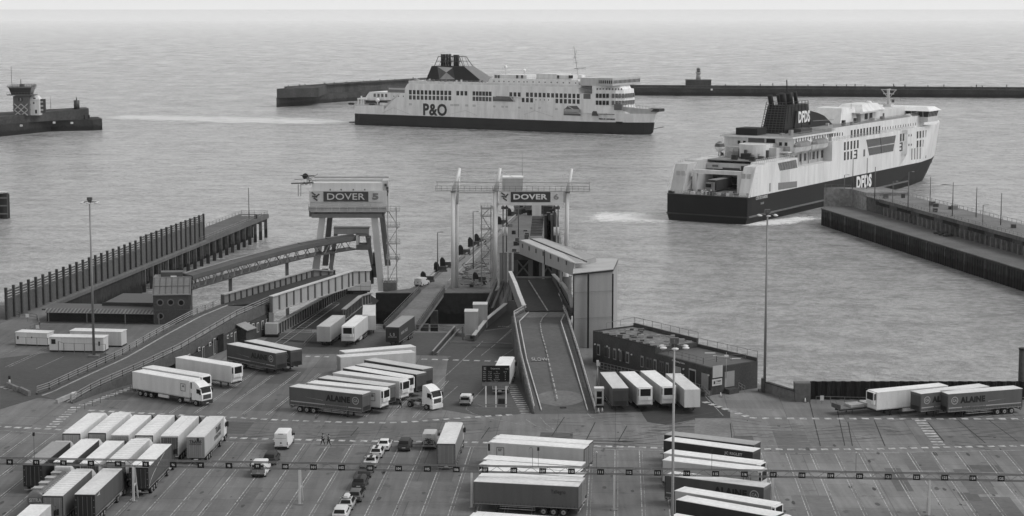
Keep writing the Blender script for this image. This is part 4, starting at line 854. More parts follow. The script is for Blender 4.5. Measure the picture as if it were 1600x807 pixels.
for i, y in enumerate((325,338,358,373,392,405,425)):
    z = m6(0,y).z; xa_, xb_ = m6(751,y).x, m6(768,y).x; b.box(xa_,xb_,MY-1,MY+1.6,z-.1,z,gm(.22,'steel')); rail_mesh(b,[(xa_,MY-1,z),(xb_,MY-1,z)],1.05,.7,(1,.5),.07,gm(.3,'steel'),.07)
    if i: z1_ = m6(0,(325,338,358,373,392,405,425)[i-1]).z; s = 1 if i%2 else -1; b.bar(((xa_+xb_)/2-s*.9,MY,z),((xa_+xb_)/2+s*.9,MY,z1_),.5,.12,gm(.12,'steel'))
for px in (752.5,767): 
    for dy in (-.9,1.5): b.bar((m6(px,400).x,MY+dy,0),(m6(px,400).x,MY+dy,m6(0,322).z),.16,.16,gm(.2,'steel'),Vector((0,1,0)))
b.build('stair_tower', t, True)
for px, y0, y1 in ((786,321,446),(791.5,321,440),(866.5,321,384),(872,321,384)):
    b = MB(); a, c = m6(px,y0), m6(px,y1); b.tube(c,a,.13,gm(.04,'steel'),6); b.tube(m6(px,y0+2),m6(px,y0+6),.4,gm(.10,'steel'),8); b.tube(m6(px,355),m6(px,368),.26,gm(.55),8); b.build('lifting_rod', t, True)
t = thing('slim_aerial','very thin tall aerial above the berth six winch house','aerial',(m6(816,281,3).x,MY+3,m6(816,281,3).z)); b = MB(); b.tube((0,0,0),(0,0,6.5),.05,gm(.2,'steel'),5); b.build('rod',t); b = MB(); b.box(-.2,.2,-.2,.2,0,.3,gm(.2)); b.build('foot',t)
# =============== double deck ramp, bridge, lower road ===============
L6 = [G(835,647,0.0),G(814,560,2.6),G(803,497,4.9),G(822,486,5.3)]; R6 = [G(930,647,0.0),G(905,560,2.6),G(885,496,4.9),G(880,487,5.3)]
t = thing('access_ramp','wide concrete ramp with SLOW painted on it, rising to the berth six bridge','ramp',(L6[0].x,L6[0].y,0))
b = MB()
def lerpP(P_, u):
    i = min(len(P_)-2, int(u*(len(P_)-1))); return P_[i].lerp(P_[i+1], u*(len(P_)-1)-i)
for k in range(3): b.add([L6[k],R6[k],R6[k+1],L6[k+1]],[(0,1,2,3)],gm(.11,'asphalt'))
b.build('road_deck', t, True)
for P_, s in ((L6,-1),(R6,1)):
    b = MB()
    for k in range(3):
        a, c = P_[k], P_[k+1]; b.loft([[a+Vector((s*.45,0,-a.z)),a+Vector((s*.45,0,.3)),a+Vector((0,0,.3)),a+Vector((0,0,-a.z))],[c+Vector((s*.45,0,-c.z)),c+Vector((s*.45,0,.3)),c+Vector((0,0,.3)),c+Vector((0,0,-c.z))]][::1], gm(.10,'wall'))
    b.build('side_wall', t, True)
b = MB()
for P_ in (L6,R6): 
    for k in range(3): b.bar(P_[k]+Vector((0,0,.75)),P_[k+1]+Vector((0,0,.75)),.14,.32,gm(.50,'steel')); b.bar(P_[k]+Vector((0,0,1.25)),P_[k+1]+Vector((0,0,1.25)),.12,.16,gm(.5,'steel'))
    for k in range(3):
        n = int((P_[k+1]-P_[k]).length/2.2)+1
        for j in range(n): p = P_[k].lerp(P_[k+1],j/n); b.bar(p+Vector((0,0,.2)),p+Vector((0,0,1.3)),.14,.14,gm(.25,'steel'),Vector((0,1,0)))
b.build('guard_rail', t, True)
b = MB(); kl = [G(846,642,.14),G(823,562,2.74),G(811.5,503,4.9),G(826,489,5.36)]; kr = [G(918,642,.14),G(895,562,2.74),G(876.5,503,4.9),G(882,492,5.3)]
for P_ in (kl,kr):
    for k in range(3): b.bar(P_[k]+Vector((0,0,.1)),P_[k+1]+Vector((0,0,.1)),.16,.18,gm(.5,'concrete'))
b.build('kerb', t, True)
b = MB(); cl = [G(871,624,.9),G(861,580,2.2),G(853,545,3.2),G(846,520,4.15),G(844,505,4.8),G(848,497,5.0),G(856,489,5.3)]
for k in range(6):
    a, c = cl[k]+Vector((0,0,.04)), cl[k+1]+Vector((0,0,.04))
    for j in range(5): b.bar(a.lerp(c,j/5),a.lerp(c,(j+.7)/5),.2,.02,gm(.34,'mark'))
so = G(843,562,2.62); sdir = (R6[1]-L6[1]).normalized(); sup = (L6[2]-L6[1]).normalized()
b.text('SLOW', so+Vector((.0,0,.06)), -sdir*-1, sup, 2.9, 2.2, gm(.33,'mark'), .01, .02)
b.build('road_paint', t, True)
b = MB(); el = G(876,630,.75)
m0_, m1_2 = (L6[0]+R6[0])/2, (L6[1]+R6[1])/2; sl_ = (m1_2.z-m0_.z)/(m1_2.y-m0_.y); ey_ = m0_.y+9
rg = [Vector((G(876,630,.75).x+3.9*math.cos(a), ey_+4.6*math.sin(a), m0_.z+(ey_+4.6*math.sin(a)-m0_.y)*sl_+.03)) for a in [2*math.pi*k/24 for k in range(24)]]
b.sheet(rg, gm(.15,'concrete')); b.build('patch_repair', t, True); b = MB(); b.add([L6[2]+Vector((0,0,.03)),R6[2]+Vector((0,0,.03)),R6[3]+Vector((0,0,.03)),L6[3]+Vector((0,0,.03))],[(0,1,2,3)],gm(.17,'concrete')); b.build('patch_repair', t, True)
b = MB(); b.bar(G(834,640)+Vector((0,0,.15)),G(926,640)+Vector((0,0,.15)),.15,.12,gm(.35,'steel')); c = G(880,640); b.box(c.x-.5,c.x+.5,c.y-.3,c.y+.3,.02,.4,gm(.05)); b.build('barrier_bar', t, True)
t = thing('bridge_span','upper road span of berth six between flared light girders','bridge',(5,390,5))
B0, B1, B2, B3 = G(822,486,5.5), G(884,486,5.5), G(862,436,6.4), G(806,436,6.4)
b = MB(); b.add([B0,B1,B2,B3],[(0,1,2,3)],gm(.055,'asphalt')); b.add([p-Vector((0,0,.8)) for p in (B0,B1,B2,B3)],[(0,3,2,1)],gm(.03,'steel')); b.bar(G(826,438,6.5),G(856,486,5.6),.25,.03,gm(.34,'mark')); b.bar(B3+Vector((0,0,.3)),B2+Vector((0,0,.3)),.3,.4,gm(.22,'steel')); b.build('road_deck', t, True)
def wall3(b, pts, mat, cap=None, th=.35):
    for i in range(len(pts)-1):
        (a, az), (c, cz) = pts[i], pts[i+1]; a, c = Vector(a), Vector(c)
        b.loft([[a+Vector((-th/2,0,0)),a+Vector((th/2,0,0)),a+Vector((th/2,0,az)),a+Vector((-th/2,0,az))],[c+Vector((-th/2,0,0)),c+Vector((th/2,0,0)),c+Vector((th/2,0,cz)),c+Vector((-th/2,0,cz))]], mat)
        if cap: b.bar(a+Vector((0,0,az)), c+Vector((0,0,cz)), .75, .16, cap)
b = MB(); wl = B0.lerp(B3,.45); wall3(b,[(B0+Vector((-.4,0,-1)),2.0),(B0.lerp(B3,.2)+Vector((-.9,0,-1)),3.0),(wl+Vector((-1.1,0,-1)),3.4),(B3+Vector((-1.2,0,-1)),2.6)],gm(.22,'panel'),gm(.58,'paint')); b.build('left_girder', t, True)
b = MB(); wr = B1.lerp(B2,.45); wall3(b,[(B1+Vector((1.3,0,-1)),1.6),(B1.lerp(B2,.12)+Vector((1.2,0,-1)),3.4),(wr+Vector((.9,0,-1)),3.2),(B2+Vector((.3,0,-1)),2.0)],gm(.13,'panel'),gm(.42,'paint'))
for k in range(16):
    p = B1.lerp(B2,.06+.055*k)+Vector((1.0-.02*k,0,.9)); b.box(p.x-.45,p.x-.2,p.y-.2,p.y+.2,p.z-.2,p.z+.2,gm(.015))
b.build('right_girder', t, True)
t = thing('portal_frame','dark steel portal and machinery beneath the enclosed walkway at berth six','portal',(4,430,0))
b = MB(); pz_ = 433
for px in (806,829,846,866): p = A(px,430,pz_); b.box(p.x-.5,p.x+.5,pz_,pz_+1,SZ-1,9.0,gm(.05,'steel'))
p, q = A(803,405,pz_), A(872,400,pz_); b.box(p.x,q.x,pz_-.2,pz_+1.4,7.6,9.0,gm(.035,'steel')); b.box(p.x,q.x,pz_+2.2,pz_+2.4,SZ,9,gm(.012,'steel'))
for a, c in (((806,432),(829,405)),((829,432),(806,405)),((846,432),(866,404)),((866,432),(846,404))): b.bar(A(*a,pz_),A(*c,pz_),.3,.3,gm(.06,'steel'))
b.build('frame', t, True)
b = MB()
for px in (783,790,797): p = A(px,430,pz_); b.box(p.x-.35,p.x+.35,pz_,pz_+1.2,SZ,A(px,395,pz_).z,gm(.16,'steel'))
b.build('column', t, True)
t = thing('raised_flap','dark ribbed loading flap standing up behind the walkway','ramp flap',(5,455,0))
b = MB(); Yf = 455; c4 = [A(828,369,Yf),A(847,369,Yf),A(850,338,Yf+4),A(832,338,Yf+4)]
b.add(c4+[p+Vector((0,1,0)) for p in c4],[(0,1,2,3),(4,7,6,5),(0,4,5,1),(1,5,6,2),(2,6,7,3),(3,7,4,0)],gm(.07,'steel'))
for k in range(1,7): a, c = c4[0].lerp(c4[3],k/7), c4[1].lerp(c4[2],k/7); b.bar(a+Vector((0,-.1,0)),c+Vector((0,-.1,0)),.2,.3,gm(.12,'steel'))
b.build('plate', t, True)
b = MB()
for px, yt, yb in ((853,337,372),(858,345,380),(862,336,386),(866,332,388),(857,333,365)): p, q = A(px,yb,Yf+2), A(px,yt,Yf+2); b.box(p.x-.4,p.x+.45,Yf+2,Yf+4,SZ,q.z,gm(.03 if px%2 else .10,'steel'))
b.build('guide', t, True)
t = thing('lower_road','lower quay road passing beneath the berth six ramp, with SLOW paint','road',(-6,375,0))
b = MB(); b.sheet([G(736,544,.03),G(802,546,.03),G(812,470,-.6),G(795,470,-.6)],gm(.05,'asphalt')); b.build('surface', t, True)
b = MB(); b.bar(G(776,536,.07),G(800,514,.05),.2,.02,gm(.3,'mark')); b.text('SLOW',G(787,510.5,.04),(1,0,0),(0,1,0),2.3,1.0,gm(.3,'mark'),.01,.02); b.bar(G(702,535,.2),G(802,537,.2),.15,.15,gm(.2,'steel')); b.build('road_paint', t, True)
b = MB()
gpts = [G(740,534,0),G(760,512,0),G(790,486,-.3)]; wall3(b,[(gpts[0],1.2),(gpts[1],1.7),(gpts[2],1.6)],gm(.06,'panel'),gm(.50,'paint')); b.build('light_girder', t, True)
b = MB(); g_ = [G(757,489,0),G(776,450,1.0)]; 
for dx in (0,1.6,3.4): b.bar(g_[0]+Vector((dx,0,.5)), g_[1]+Vector((dx,0,1.4)), .5, 1.0, gm(.10 if dx != 1.6 else .05,'steel'))
b.build('dark_beam', t, True)
for i, (x0_, x1_, yt, yb, lb) in enumerate([(726,751,486,527,'light grey machinery cabin, nearer of the two beside the lower road'),(739,766,475,514,'light grey machinery cabin, farther of the two beside the lower road')]):
    p = G(x0_,yb); q = G(x1_,yb); h = ZT(yt+2,p.y); tt = thing('machinery_cabin',lb,'cabin',(p.x,p.y,0),0,'light machinery cabins beside the lower road')
    w = (q.x-p.x)*.83; b = MB(); b.box(0,w,0,3.4,.1,h,gm(.33,'panel')); b.build('wall', tt); b = MB(); b.box(-.05,w+.05,-.05,3.45,h,h+.12,gm(.58,'roof')); b.build('roof', tt); b = MB(); b.box(w,w+.03,.8,2.2,.3,2.4,gm(.22,'panel')); b.build('door', tt)
p = G(733,531); b = MB(); b.box(p.x-.6,p.x+1.6,p.y-.6,p.y+.6,0,1.0,gm(.2,'steel')); b.box(p.x-1.4,p.x-1.1,p.y-.2,p.y+.1,0,2.6,gm(.12,'steel')); b.box(p.x+.2,p.x+.9,p.y-.7,p.y-.6,.3,.8,gm(.05)); o = b.build('pump_unit'); tag(o,'small dark pump unit at the corner before the machinery cabins','pump')
# =============== enclosed walkway and its lift tower ===============
t = thing('lift_tower','tall pale clad tower with dark edges at the end of the enclosed walkway','tower',(15,370,0))
T = [A(895,548,363.5),A(917,547,364.5),A(920,546,364.5),A(957,545,365.5)]; bx = [(T[0].x,363.5),(T[3].x,366),(20.9,383),(12.5,386)]
b = MB(); b.prism(bx,0,[14.0,14.5,14.2,13.9],gm(.30,'panel')); b.build('cladding', t, True)
b = MB(); 
for px, w in ((895.6,.2),(918.5,.34),(956.5,.28)): p = A(px,540,364.2); b.box(p.x-w/2,p.x+w/2,p.y-.95,p.y-.3,0,14.15,gm(.02,'steel'))
for z in (10.6,5.6): b.bar((T[0].x,363.35,z),(T[3].x,365.85,z),.05,.05,gm(.17,'panel'))
b.bar((T[0].x,363.3,14.0),(T[3].x,365.8,14.45),.2,.3,gm(.03,'steel')); b.bar((T[3].x,365.9,14.45),(20.95,383,14.15),.2,.3,gm(.05,'steel')); b.build('trim', t, True)
b = MB(); b.prism([(T[0].x-.05,363.4),(T[3].x+.05,365.9),(20.95,383.1),(12.4,386.1)],[14.05,14.55,14.25,13.95],[14.25,14.75,14.45,14.15],gm(.42,'roof')); b.build('roof', t, True)
b = MB(); p = A(948,545,364.5); b.box(p.x-.9,p.x+1.0,p.y-.95,p.y-.2,0,2.2,gm(.012)); b.build('doorway', t, True)
t = thing('enclosed_walkway','pale enclosed passenger walkway sloping from the portal to the lift tower','walkway',(8,400,9))
n0, n1 = A(811.6,397,431), A(897,432,370); h0_, h1_ = 3.15, 2.55; f0, f1 = n0+Vector((5.6,2.5,.0)), n1+Vector((4.6,9,.0))
b = MB(); mwk = gm(.27,'panel')
b.loft([[n0,f0,f0+Vector((0,0,h0_)),n0+Vector((0,0,h0_))],[n1,f1,f1+Vector((0,0,h1_)),n1+Vector((0,0,h1_))]], mwk); b.build('wall', t, True)
b = MB()
for off_, v_ in ((Vector((0,0,0)),.46),(Vector((2.6,1.2,.12)),.40)):
    a, c = n0+off_+Vector((-.1,-.1,h0_+.03)), n1+off_+Vector((-.1,-.1,h1_+.03)); c = c if v_ > .42 else a.lerp(c,.9); w = Vector((2.35,.8,0)); b.add([a,c,c+w,a+w,a-Vector((0,0,.15)),c-Vector((0,0,.15)),c+w-Vector((0,0,.15)),a+w-Vector((0,0,.15))],[(0,1,2,3),(4,7,6,5),(0,4,5,1),(1,5,6,2),(2,6,7,3),(3,7,4,0)],gm(v_,'roof'))
b.bar(n0+Vector((2.45,.9,h0_+.12)),n1+Vector((2.45,.9,h1_+.12)),.2,.2,gm(.04,'steel')); b.bar(n0+Vector((0,-.1,h0_-.05)),n1+Vector((0,-.1,h1_-.05)),.1,.2,gm(.08,'steel'))
b.build('roof', t, True)
for k in range(7):
    p = n0.lerp(n1,.06+k*.135)+Vector((-.06,-.1,2.1)); q = n0.lerp(n1,.075+k*.135)+Vector((-.06,-.1,2.1)); b = MB(); b.bar(p,q,.06,.9,gm(.08)); b.build('vent', t, True)
b = MB(); p = n0.lerp(n1,.5); b.bar(p+Vector((-.05,-.12,0)),p+Vector((-.05,-.12,3)),.2,.12,gm(.04,'steel')); b.build('joint_cover', t, True)
for u in (.3,.62): b = MB(); p = n0.lerp(n1,u)+Vector((2,2,0)); b.bar(p,Vector((p.x,p.y,-1 if u > .5 else SZ)),.5,.5,gm(.34,'paint'),Vector((0,1,0))); b.build('support', t, True)
# =============== brick building on the east quay ===============
O = Vector((33.1,318.8,0)); u_ = Vector((-.519,.855,0)); v_ = Vector((.80,.60,0))
t = thing('brick_building','long flat roofed dark brick building with white doors by the right mast','building',(O.x,O.y,0))
def bp_(s, w, z=0): p = O+u_*s+v_*w; return Vector((p.x,p.y,z))
mb = gm(.06,'brick'); b = MB()
b.prism([bp_(0,0)[:2],bp_(0,10.6)[:2],bp_(16,10)[:2],bp_(16,0)[:2]],0,4.6,mb); b.prism([bp_(16,0)[:2],bp_(16,10)[:2],bp_(35.5,10)[:2],bp_(35.5,0)[:2]],0,5.5,mb); b.build('wall', t, True)
b = MB(); b.prism([bp_(.35,.35)[:2],bp_(.35,10.2)[:2],bp_(15.8,9.7)[:2],bp_(15.8,.35)[:2]],4.6,4.65,gm(.085,'roof')); b.prism([bp_(16.4,.6)[:2],bp_(16.4,9.4)[:2],bp_(35.1,9.4)[:2],bp_(35.1,.6)[:2]],5.5,5.56,gm(.17,'mark'))
for a, c, z in ((bp_(0,10.4),bp_(35.5,9.8),0),): b.bar(Vector((a.x,a.y,4.9)),Vector((bp_(16,10).x,bp_(16,10).y,4.9)),.3,.6,mb); b.bar(Vector((bp_(16,9.8).x,bp_(16,9.8).y,5.85)),Vector((c.x,c.y,5.85)),.4,.7,mb)
b.bar(Vector((*bp_(35.3,0)[:2],5.65)),Vector((*bp_(35.3,9.8)[:2],5.65)),.3,.3,mb); b.bar(Vector((*bp_(16,.15)[:2],5.6)),Vector((*bp_(35.4,.15)[:2],5.6)),.3,.22,gm(.045,'brick'))
for s, w in ((7,7.5),(3.5,8.5),(10,8)): p = bp_(s,w,4.65); b.box(p.x-1,p.x+.8,p.y-.3,p.y+.3,4.66,4.75,gm(.5))
b.build('roof', t, True)
rv = random.Random(77)
for k in range(26):
    s_, w_ = rv.uniform(17,34), rv.uniform(1,9); p = bp_(s_,w_,5.56); b = MB(); h_ = rv.uniform(.1,.5); b.box(p.x-rv.uniform(.2,.7),p.x+.4,p.y-.3,p.y+.3,5.56,5.56+h_,gm(rv.choice((.05,.1,.3)),'steel')); b.build('roof_vent', t, True)
for k in range(9):
    p = bp_(16.8+k*2.1,.45,5.5); b = MB(); b.box(p.x-.35,p.x+.35,p.y-.25,p.y+.25,5.55,5.8,gm(.03)); b.build('roof_outlet', t, True)
b = MB(); gr = gm(.20,'steel')
rail_mesh(b,[bp_(0,10.5,5.2),bp_(16,9.9,5.2)],1.1,2.4,(1,),.07,gr,.08); rail_mesh(b,[bp_(16,9.9,6.2),bp_(35.3,9.8,6.2),bp_(35.3,3,5.8)],1.1,2.6,(1,),.07,gr,.08)
rail_mesh(b,[bp_(15.5,1.0,4.6),bp_(3.5,1.0,4.6),bp_(3.5,4,4.6),bp_(2,9.5,4.6)],1.05,2.0,(1,.5),.07,gm(.13,'steel'),.08); b.build('railing', t, True)
def wq(s, z, w, h, v, nm, kind='paint', out=.04, side=0):
    b = MB()
    if side == 0: a, c = bp_(s-w/2,-out,z+h/2), bp_(s+w/2,-out,z+h/2)
    else: a, c = bp_(-out,s-w/2,z+h/2), bp_(-out,s+w/2,z+h/2)
    b.bar(a,c,.08,h,gm(v,kind)); return b.build(nm, t, True)
for s, v, w in ((33.6,.34,.9),(31.2,.10,1.0),(30.2,.35,.5),(28.4,.3,.9),(26.6,.35,.5),(25.9,.03,.7),(24.4,.32,.9),(19.9,.30,.8),(18.2,.12,.8),(17.3,.12,.6),(16.0,.32,.8),(14.4,.12,.6),(13.7,.12,.6),(12.4,.28,.8)):
    o = wq(s,1.55,w,2.0,v,'window_frame'); 
    b = MB(); b.bar(bp_(s-w/2+.12,-.1,2.5),bp_(s+w/2-.12,-.1,2.5),.04,1.5,gm(.05,'glass')); b.build('pane', o, True)
wq(9.4,.9,1.8,2.4,.30,'roller_door'); o = wq(5.2,1.1,1.9,2.5,.4,'door_frame'); b = MB(); b.bar(bp_(4.4,-.1,2.25),bp_(6.0,-.1,2.25),.04,2.2,gm(.02)); b.build('door_leaf', o, True)
wq(1.7,.8,1.9,2.6,.26,'double_door'); wq(4.1,1.0,2.2,2.6,.27,'double_door',side=1)
for s, z in ((34.6,3.4),(23.0,3.3),(7.6,3.2),(7.6,2.2),(.6,3.3),(26.9,3.6),(30.7,3.6)): p = bp_(s,-.15,z); b = MB(); b.ball(p,.17,gm(.62),8,6); b.build('wall_lamp', t, True)
b = MB(); b.text('Port Training Centre', bp_(9.2,-.06,4.15), -u_, (0,0,1), 3.6, .38, gm(.5), .03, .02); b.build('lettering', t, True)
b = MB(); b.bar(bp_(-.12,.2,3.9),bp_(-.12,2.4,3.9),.08,2.0,gm(.40)); b.build('blank_board', t, True)
b = MB(); b.bar(bp_(-.12,.1,2.1),bp_(-.12,2.3,2.1),.08,1.1,gm(.5)); o = b.build('name_board', t, True)
b = MB(); b.text('Calais', bp_(-.18,1.55,2.3), v_, (0,0,1), 1.0,.3,gm(.04),.02,.02); b.text('freight', bp_(-.18,1.55,1.9), v_, (0,0,1), 1.0,.16,gm(.2),.02); b.bar(bp_(-.18,.4,2.1),bp_(-.18,.75,2.1),.03,.5,gm(.04)); b.build('lettering', o, True)
b = MB(); p = bp_(-.3,5.0,0); b.bar(bp_(-.3,3.6,.6),bp_(-.3,6.0,.6),.08,.08,gm(.2,'steel')); b.prism([bp_(-1.4,3.0)[:2],bp_(-1.4,5.2)[:2],bp_(0,5.2)[:2],bp_(0,3.0)[:2]],0,.8,gm(.07,'brick'))
rail_mesh(b,[bp_(-1.3,5.2,.8),bp_(-1.3,6.6,0)],1.0,.7,(1,.5),.06,gm(.25,'steel')); b.prism([bp_(-.2,-1.6)[:2],bp_(3.2,-1.6)[:2],bp_(3.2,0)[:2],bp_(-.2,0)[:2]],0,.8,gm(.08,'brick')); rail_mesh(b,[bp_(3.2,-1.6,.8),bp_(.3,-1.6,.8),bp_(-1.5,-1.6,0)],1.0,.8,(1,.5),.06,gm(.25,'steel')); b.build('steps', t, True)
b = MB(); rail_mesh(b,[bp_(30,-3.0,.1),bp_(19,-3.0,.4),bp_(17,-2.8,.4)],1.2,1.1,(1,.55,.1),.07,gm(.26,'steel'),.08); rail_mesh(b,[bp_(16.5,-1.5,.4),bp_(13.5,-2.2,0)],1.1,1,(1,.5),.06,gm(.2,'steel')); b.build('ramp_rail', t, True)
lp_ = bp_(-.3,3.1,0); tt = thing('wall_floodlight','small flood lamp on a slim pole fixed to the brick building','lamp',(lp_.x,lp_.y,2.6)); b = MB(); b.tube((0,0,0),(0,0,3.8),.06,gm(.3,'steel'),6); b.build('pole', tt); b = MB(); b.box(-.35,.35,-.2,.2,3.6,3.9,gm(.6)); b.tube((0,0,3.8),(0,0,4.4),.05,gm(.3),5); b.build('lamp', tt)
# walls on the quay edge
t = thing('quay_wall','low concrete wall between the brick building and the square pillar','wall',(46,322,0))
a, c = G(1198,613.5), G(1242,627.5); b = MB(); b.bar(a+Vector((0,0,.85)),c+Vector((0,0,.85)),.4,1.7,gm(.17,'concrete')); b.bar(a+Vector((0,.0,1.75)),c+Vector((0,.0,1.75)),.7,.18,gm(.05,'wall')); b.build('wall', t, True)
b = MB(); b.bar(a+Vector((-.6,.2,0)),a+Vector((-.6,.2,2.4)),.6,.8,gm(.05,'steel')); b.build('end_post', t, True)
a = G(1242,628.5); b = MB(); b.box(a.x,a.x+2.55,a.y,a.y+2,0,3.1,gm(.13,'concrete')); o = b.build('concrete_pillar'); tag(o,'square grey concrete pillar at the left end of the sheet pile wall','pillar')
t = thing('sheet_pile_wall','long black corrugated sheet pile wall behind the parked trailers at right','wall',(80,318,0))
a = G(1266,625); c = Vector((175,a.y+1,0)); b = MB(); x = a.x; vs = []; mm = gm(.022,'steel'); pts = []
ph = 0
while x < c.x:
    pts += [(x,a.y),(x+.35,a.y+.42),(x+.85,a.y+.42),(x+1.2,a.y)]; x += 1.6
n = len(pts); b.add([(p[0],p[1],0) for p in pts]+[(p[0],p[1],3.05) for p in pts],[(i,i+1,n+i+1,n+i) for i in range(n-1)],mm)
b.prism([(a.x,a.y+.5),(c.x,a.y+.5),(c.x,a.y+.8),(a.x,a.y+.8)],-3,2.95,mm); b.build('sheet_piling', t, True)
b = MB(); b.bar((a.x+9,a.y-.1,1.9),(a.x+24,a.y-.1,2.1),.08,.08,gm(.07,'steel')); b.build('pipe', t, True)
b = MB(); rail_mesh(b,[G(1275,630),G(1342,631.5),G(1400,632),(170,G(1400,632).y,0)],1.1,2.0,(1,.5),.07,gm(.2,'steel'),.08); o = b.build('railing'); tag(o,'grey tube railing in front of the sheet pile wall','railing')
p = G(1284,630.5); b = MB(); b.box(p.x-.3,p.x+.3,p.y-.15,p.y-.1,.5,1.3,gm(.55)); b.box(p.x-.05,p.x+.05,p.y-.1,p.y,0,.5,gm(.2)); o = b.build('lifebuoy_board'); tag(o,'small pale notice board on the railing right of the pillar','sign')
p = A(1596,600,330); t = thing('mooring_pile','round dark timber pile rising from the water at the right edge','pile',(A(1596,600,340).x,340,SZ)); b = MB(); b.tube((0,0,-2),(0,0,10.9),.6,gm(.07,'wood'),12); b.build('pile', t); b = MB(); b.tube((0,0,10.9),(0,0,11.2),.68,gm(.03),12); b.build('cap', t)
# =============== ships ===============
class Ship:
    def __init__(s, name, label, stern_sb, hd, beam):
        s.o = Vector(stern_sb); s.h = Vector((math.cos(hd), math.sin(hd), 0)); s.l = Vector((-s.h.y, s.h.x, 0)); s.hb = beam/2
        s.c = s.o+s.l*s.hb; s.root = thing(name, label, 'ferry', (s.c.x, s.c.y, SZ), hd)
    def S(s, px, py, y=None):        # pixel on the fore-and-aft plane at local y -> (x, z)
        y = -s.hb if y is None else y
        d = ray(px, py); q = s.c+s.l*y; n = s.l
        t = (q-Vector((0,0,CH))*1).dot(n) if False else ((q.x*n.x+q.y*n.y)/(d.x*n.x+d.y*n.y))
        P = Vector((d.x*t, d.y*t, CH+d.z*t)); r = P-s.c
        return (r.dot(s.h), P.z-SZ)
    def T(s, px, py, x):             # pixel on the athwartship plane at local x -> (y, z)
        d = ray(px, py); q = s.c+s.h*x; n = s.h
        t = ((q.x*n.x+q.y*n.y)/(d.x*n.x+d.y*n.y)); P = Vector((d.x*t, d.y*t, CH+d.z*t)); r = P-s.c
        return (r.dot(s.l), P.z-SZ)
    def prof(s, pts, y=None): return [s.S(px,py,y) for px,py in pts]
    def add(s, name, b, par=None): return b.build(name, par or s.root)
def hullmesh(b, levels, mat, cap=True):
    rings = []
    for z, st in levels: rings.append([(x,-w,z(x) if callable(z) else z) for x,w in st]+[(x,w,z(x) if callable(z) else z) for x,w in st[::-1]])
    return b.loft(rings, mat, cap)
def winrow(sh, par, p0, p1, n, w, h, y=None, v=.02, name='window', skip=(), yo=.04, pane=True, tilt=0):
    a, c = sh.S(*p0, y), sh.S(*p1, y); yy = -sh.hb if y is None else y; fr = gm(.3,'paint')
    for k in range(n):
        if k in skip: continue
        u = k/(n-1) if n > 1 else 0; x = a[0]+(c[0]-a[0])*u; z = a[1]+(c[1]-a[1])*u; b = MB()
        b.box(x-w/2,x+w/2,yy-yo,yy+.02,z-h/2,z+h/2,gm(v,'glass'))
        b.box(x-.04,x+.04,yy-yo-.02,yy,z-h/2,z+h/2,fr) if (pane and w > 1.2) else None
        b.build(name, par)
def decks_rail(b, pts, h=1.1, v=.5, step=2.2): return rail_mesh(b, pts, h, step, (1,.5), .09, gm(v,'steel'), .09)
W_ = gm(.76,'paint'); W2 = gm(.62,'paint')
# ---------- sailing ferry ----------
p0, p1 = G(553,195.2,SZ), G(1022,211.8,SZ); sb = p0; hd = math.atan2(p1.y-p0.y, p1.x-p0.x)-.045
ps = Ship('ferry','white and dark hulled car ferry lettered P&O sailing right past the breakwater', (p0.x,p0.y,0), hd, 28)
rt = ps.root; S = ps.S
LB = S(1022,207,0)[0]                # stem
zk = 6.6
def st(L, f=0.0, w=14.0):            # half widths along the hull
    return [(0,w*.93),(4,w),(L*.70,w),(L*.80,w*(.93+f)),(L*.88,w*(.76+f)),(L*.94,w*(.50+f)),(L*.98,w*(.24+f*.8)),(L,w*.04)]
b = MB(); hullmesh(b,[(-2.5,[(x-(3 if x > LB*.97 else 0),w*.93) for x,w in st(LB-2)]),(1.2,st(LB-.8)),(zk,st(LB,.03))],gm(.022,'dark')); ps.add('hull', b)
ztop = lambda x: 17.2 if x < LB*.80 else 17.2-(x-LB*.80)/(LB*.2)*4.2
b = MB(); hullmesh(b,[(zk+.01,st(LB,.03)),(11.4,st(LB+1.0,.05))],W_); ps.add('white_hull', b)
# midship block: from slanted aft edge to the bridge front
pr = ps.prof([(600,171.5),(613,158),(617,139.5),(632,138.8),(637,131),(768,133.5),(903,137.5),(905,146),(926,147.5),(926,176)]); bt = [(pr[-1][0],11.3),(pr[0][0],11.3)]
prof = [(pr[0][0],11.3)]+pr[:-2]+[pr[-2]]+[(pr[-2][0],11.3)]
b = MB(); b.xprism(prof, -14, 14, W_); ps.add('superstructure', b)
x0s, x1s = S(926,150)[0], S(973,150,-8)[0]
zf = S(930,140)[1]
b = MB(); plan = [(x0s-.3,-14),(x0s+5,-13.6),(x0s+13,-10),(x0s+16,-6),(x0s+16,6),(x0s+13,10),(x0s+5,13.6),(x0s-.3,14)]
b.loft([[(x,y,11.3) for x,y in plan],[(x-(1.2 if x > x0s+6 else 0),y*.99,zf) for x,y in plan]], W_); ps.add('forward_house', b)
b = MB(); zt_ = S(930,134.5)[1]; b.loft([[(x-(2.2 if x > x0s+6 else 0)+(-.5),y*.95,zf) for x,y in plan],[(x-(3 if x > x0s+6 else 0)-.5,y*.93,zt_) for x,y in plan]], W_); ps.add('forward_house_top', b)
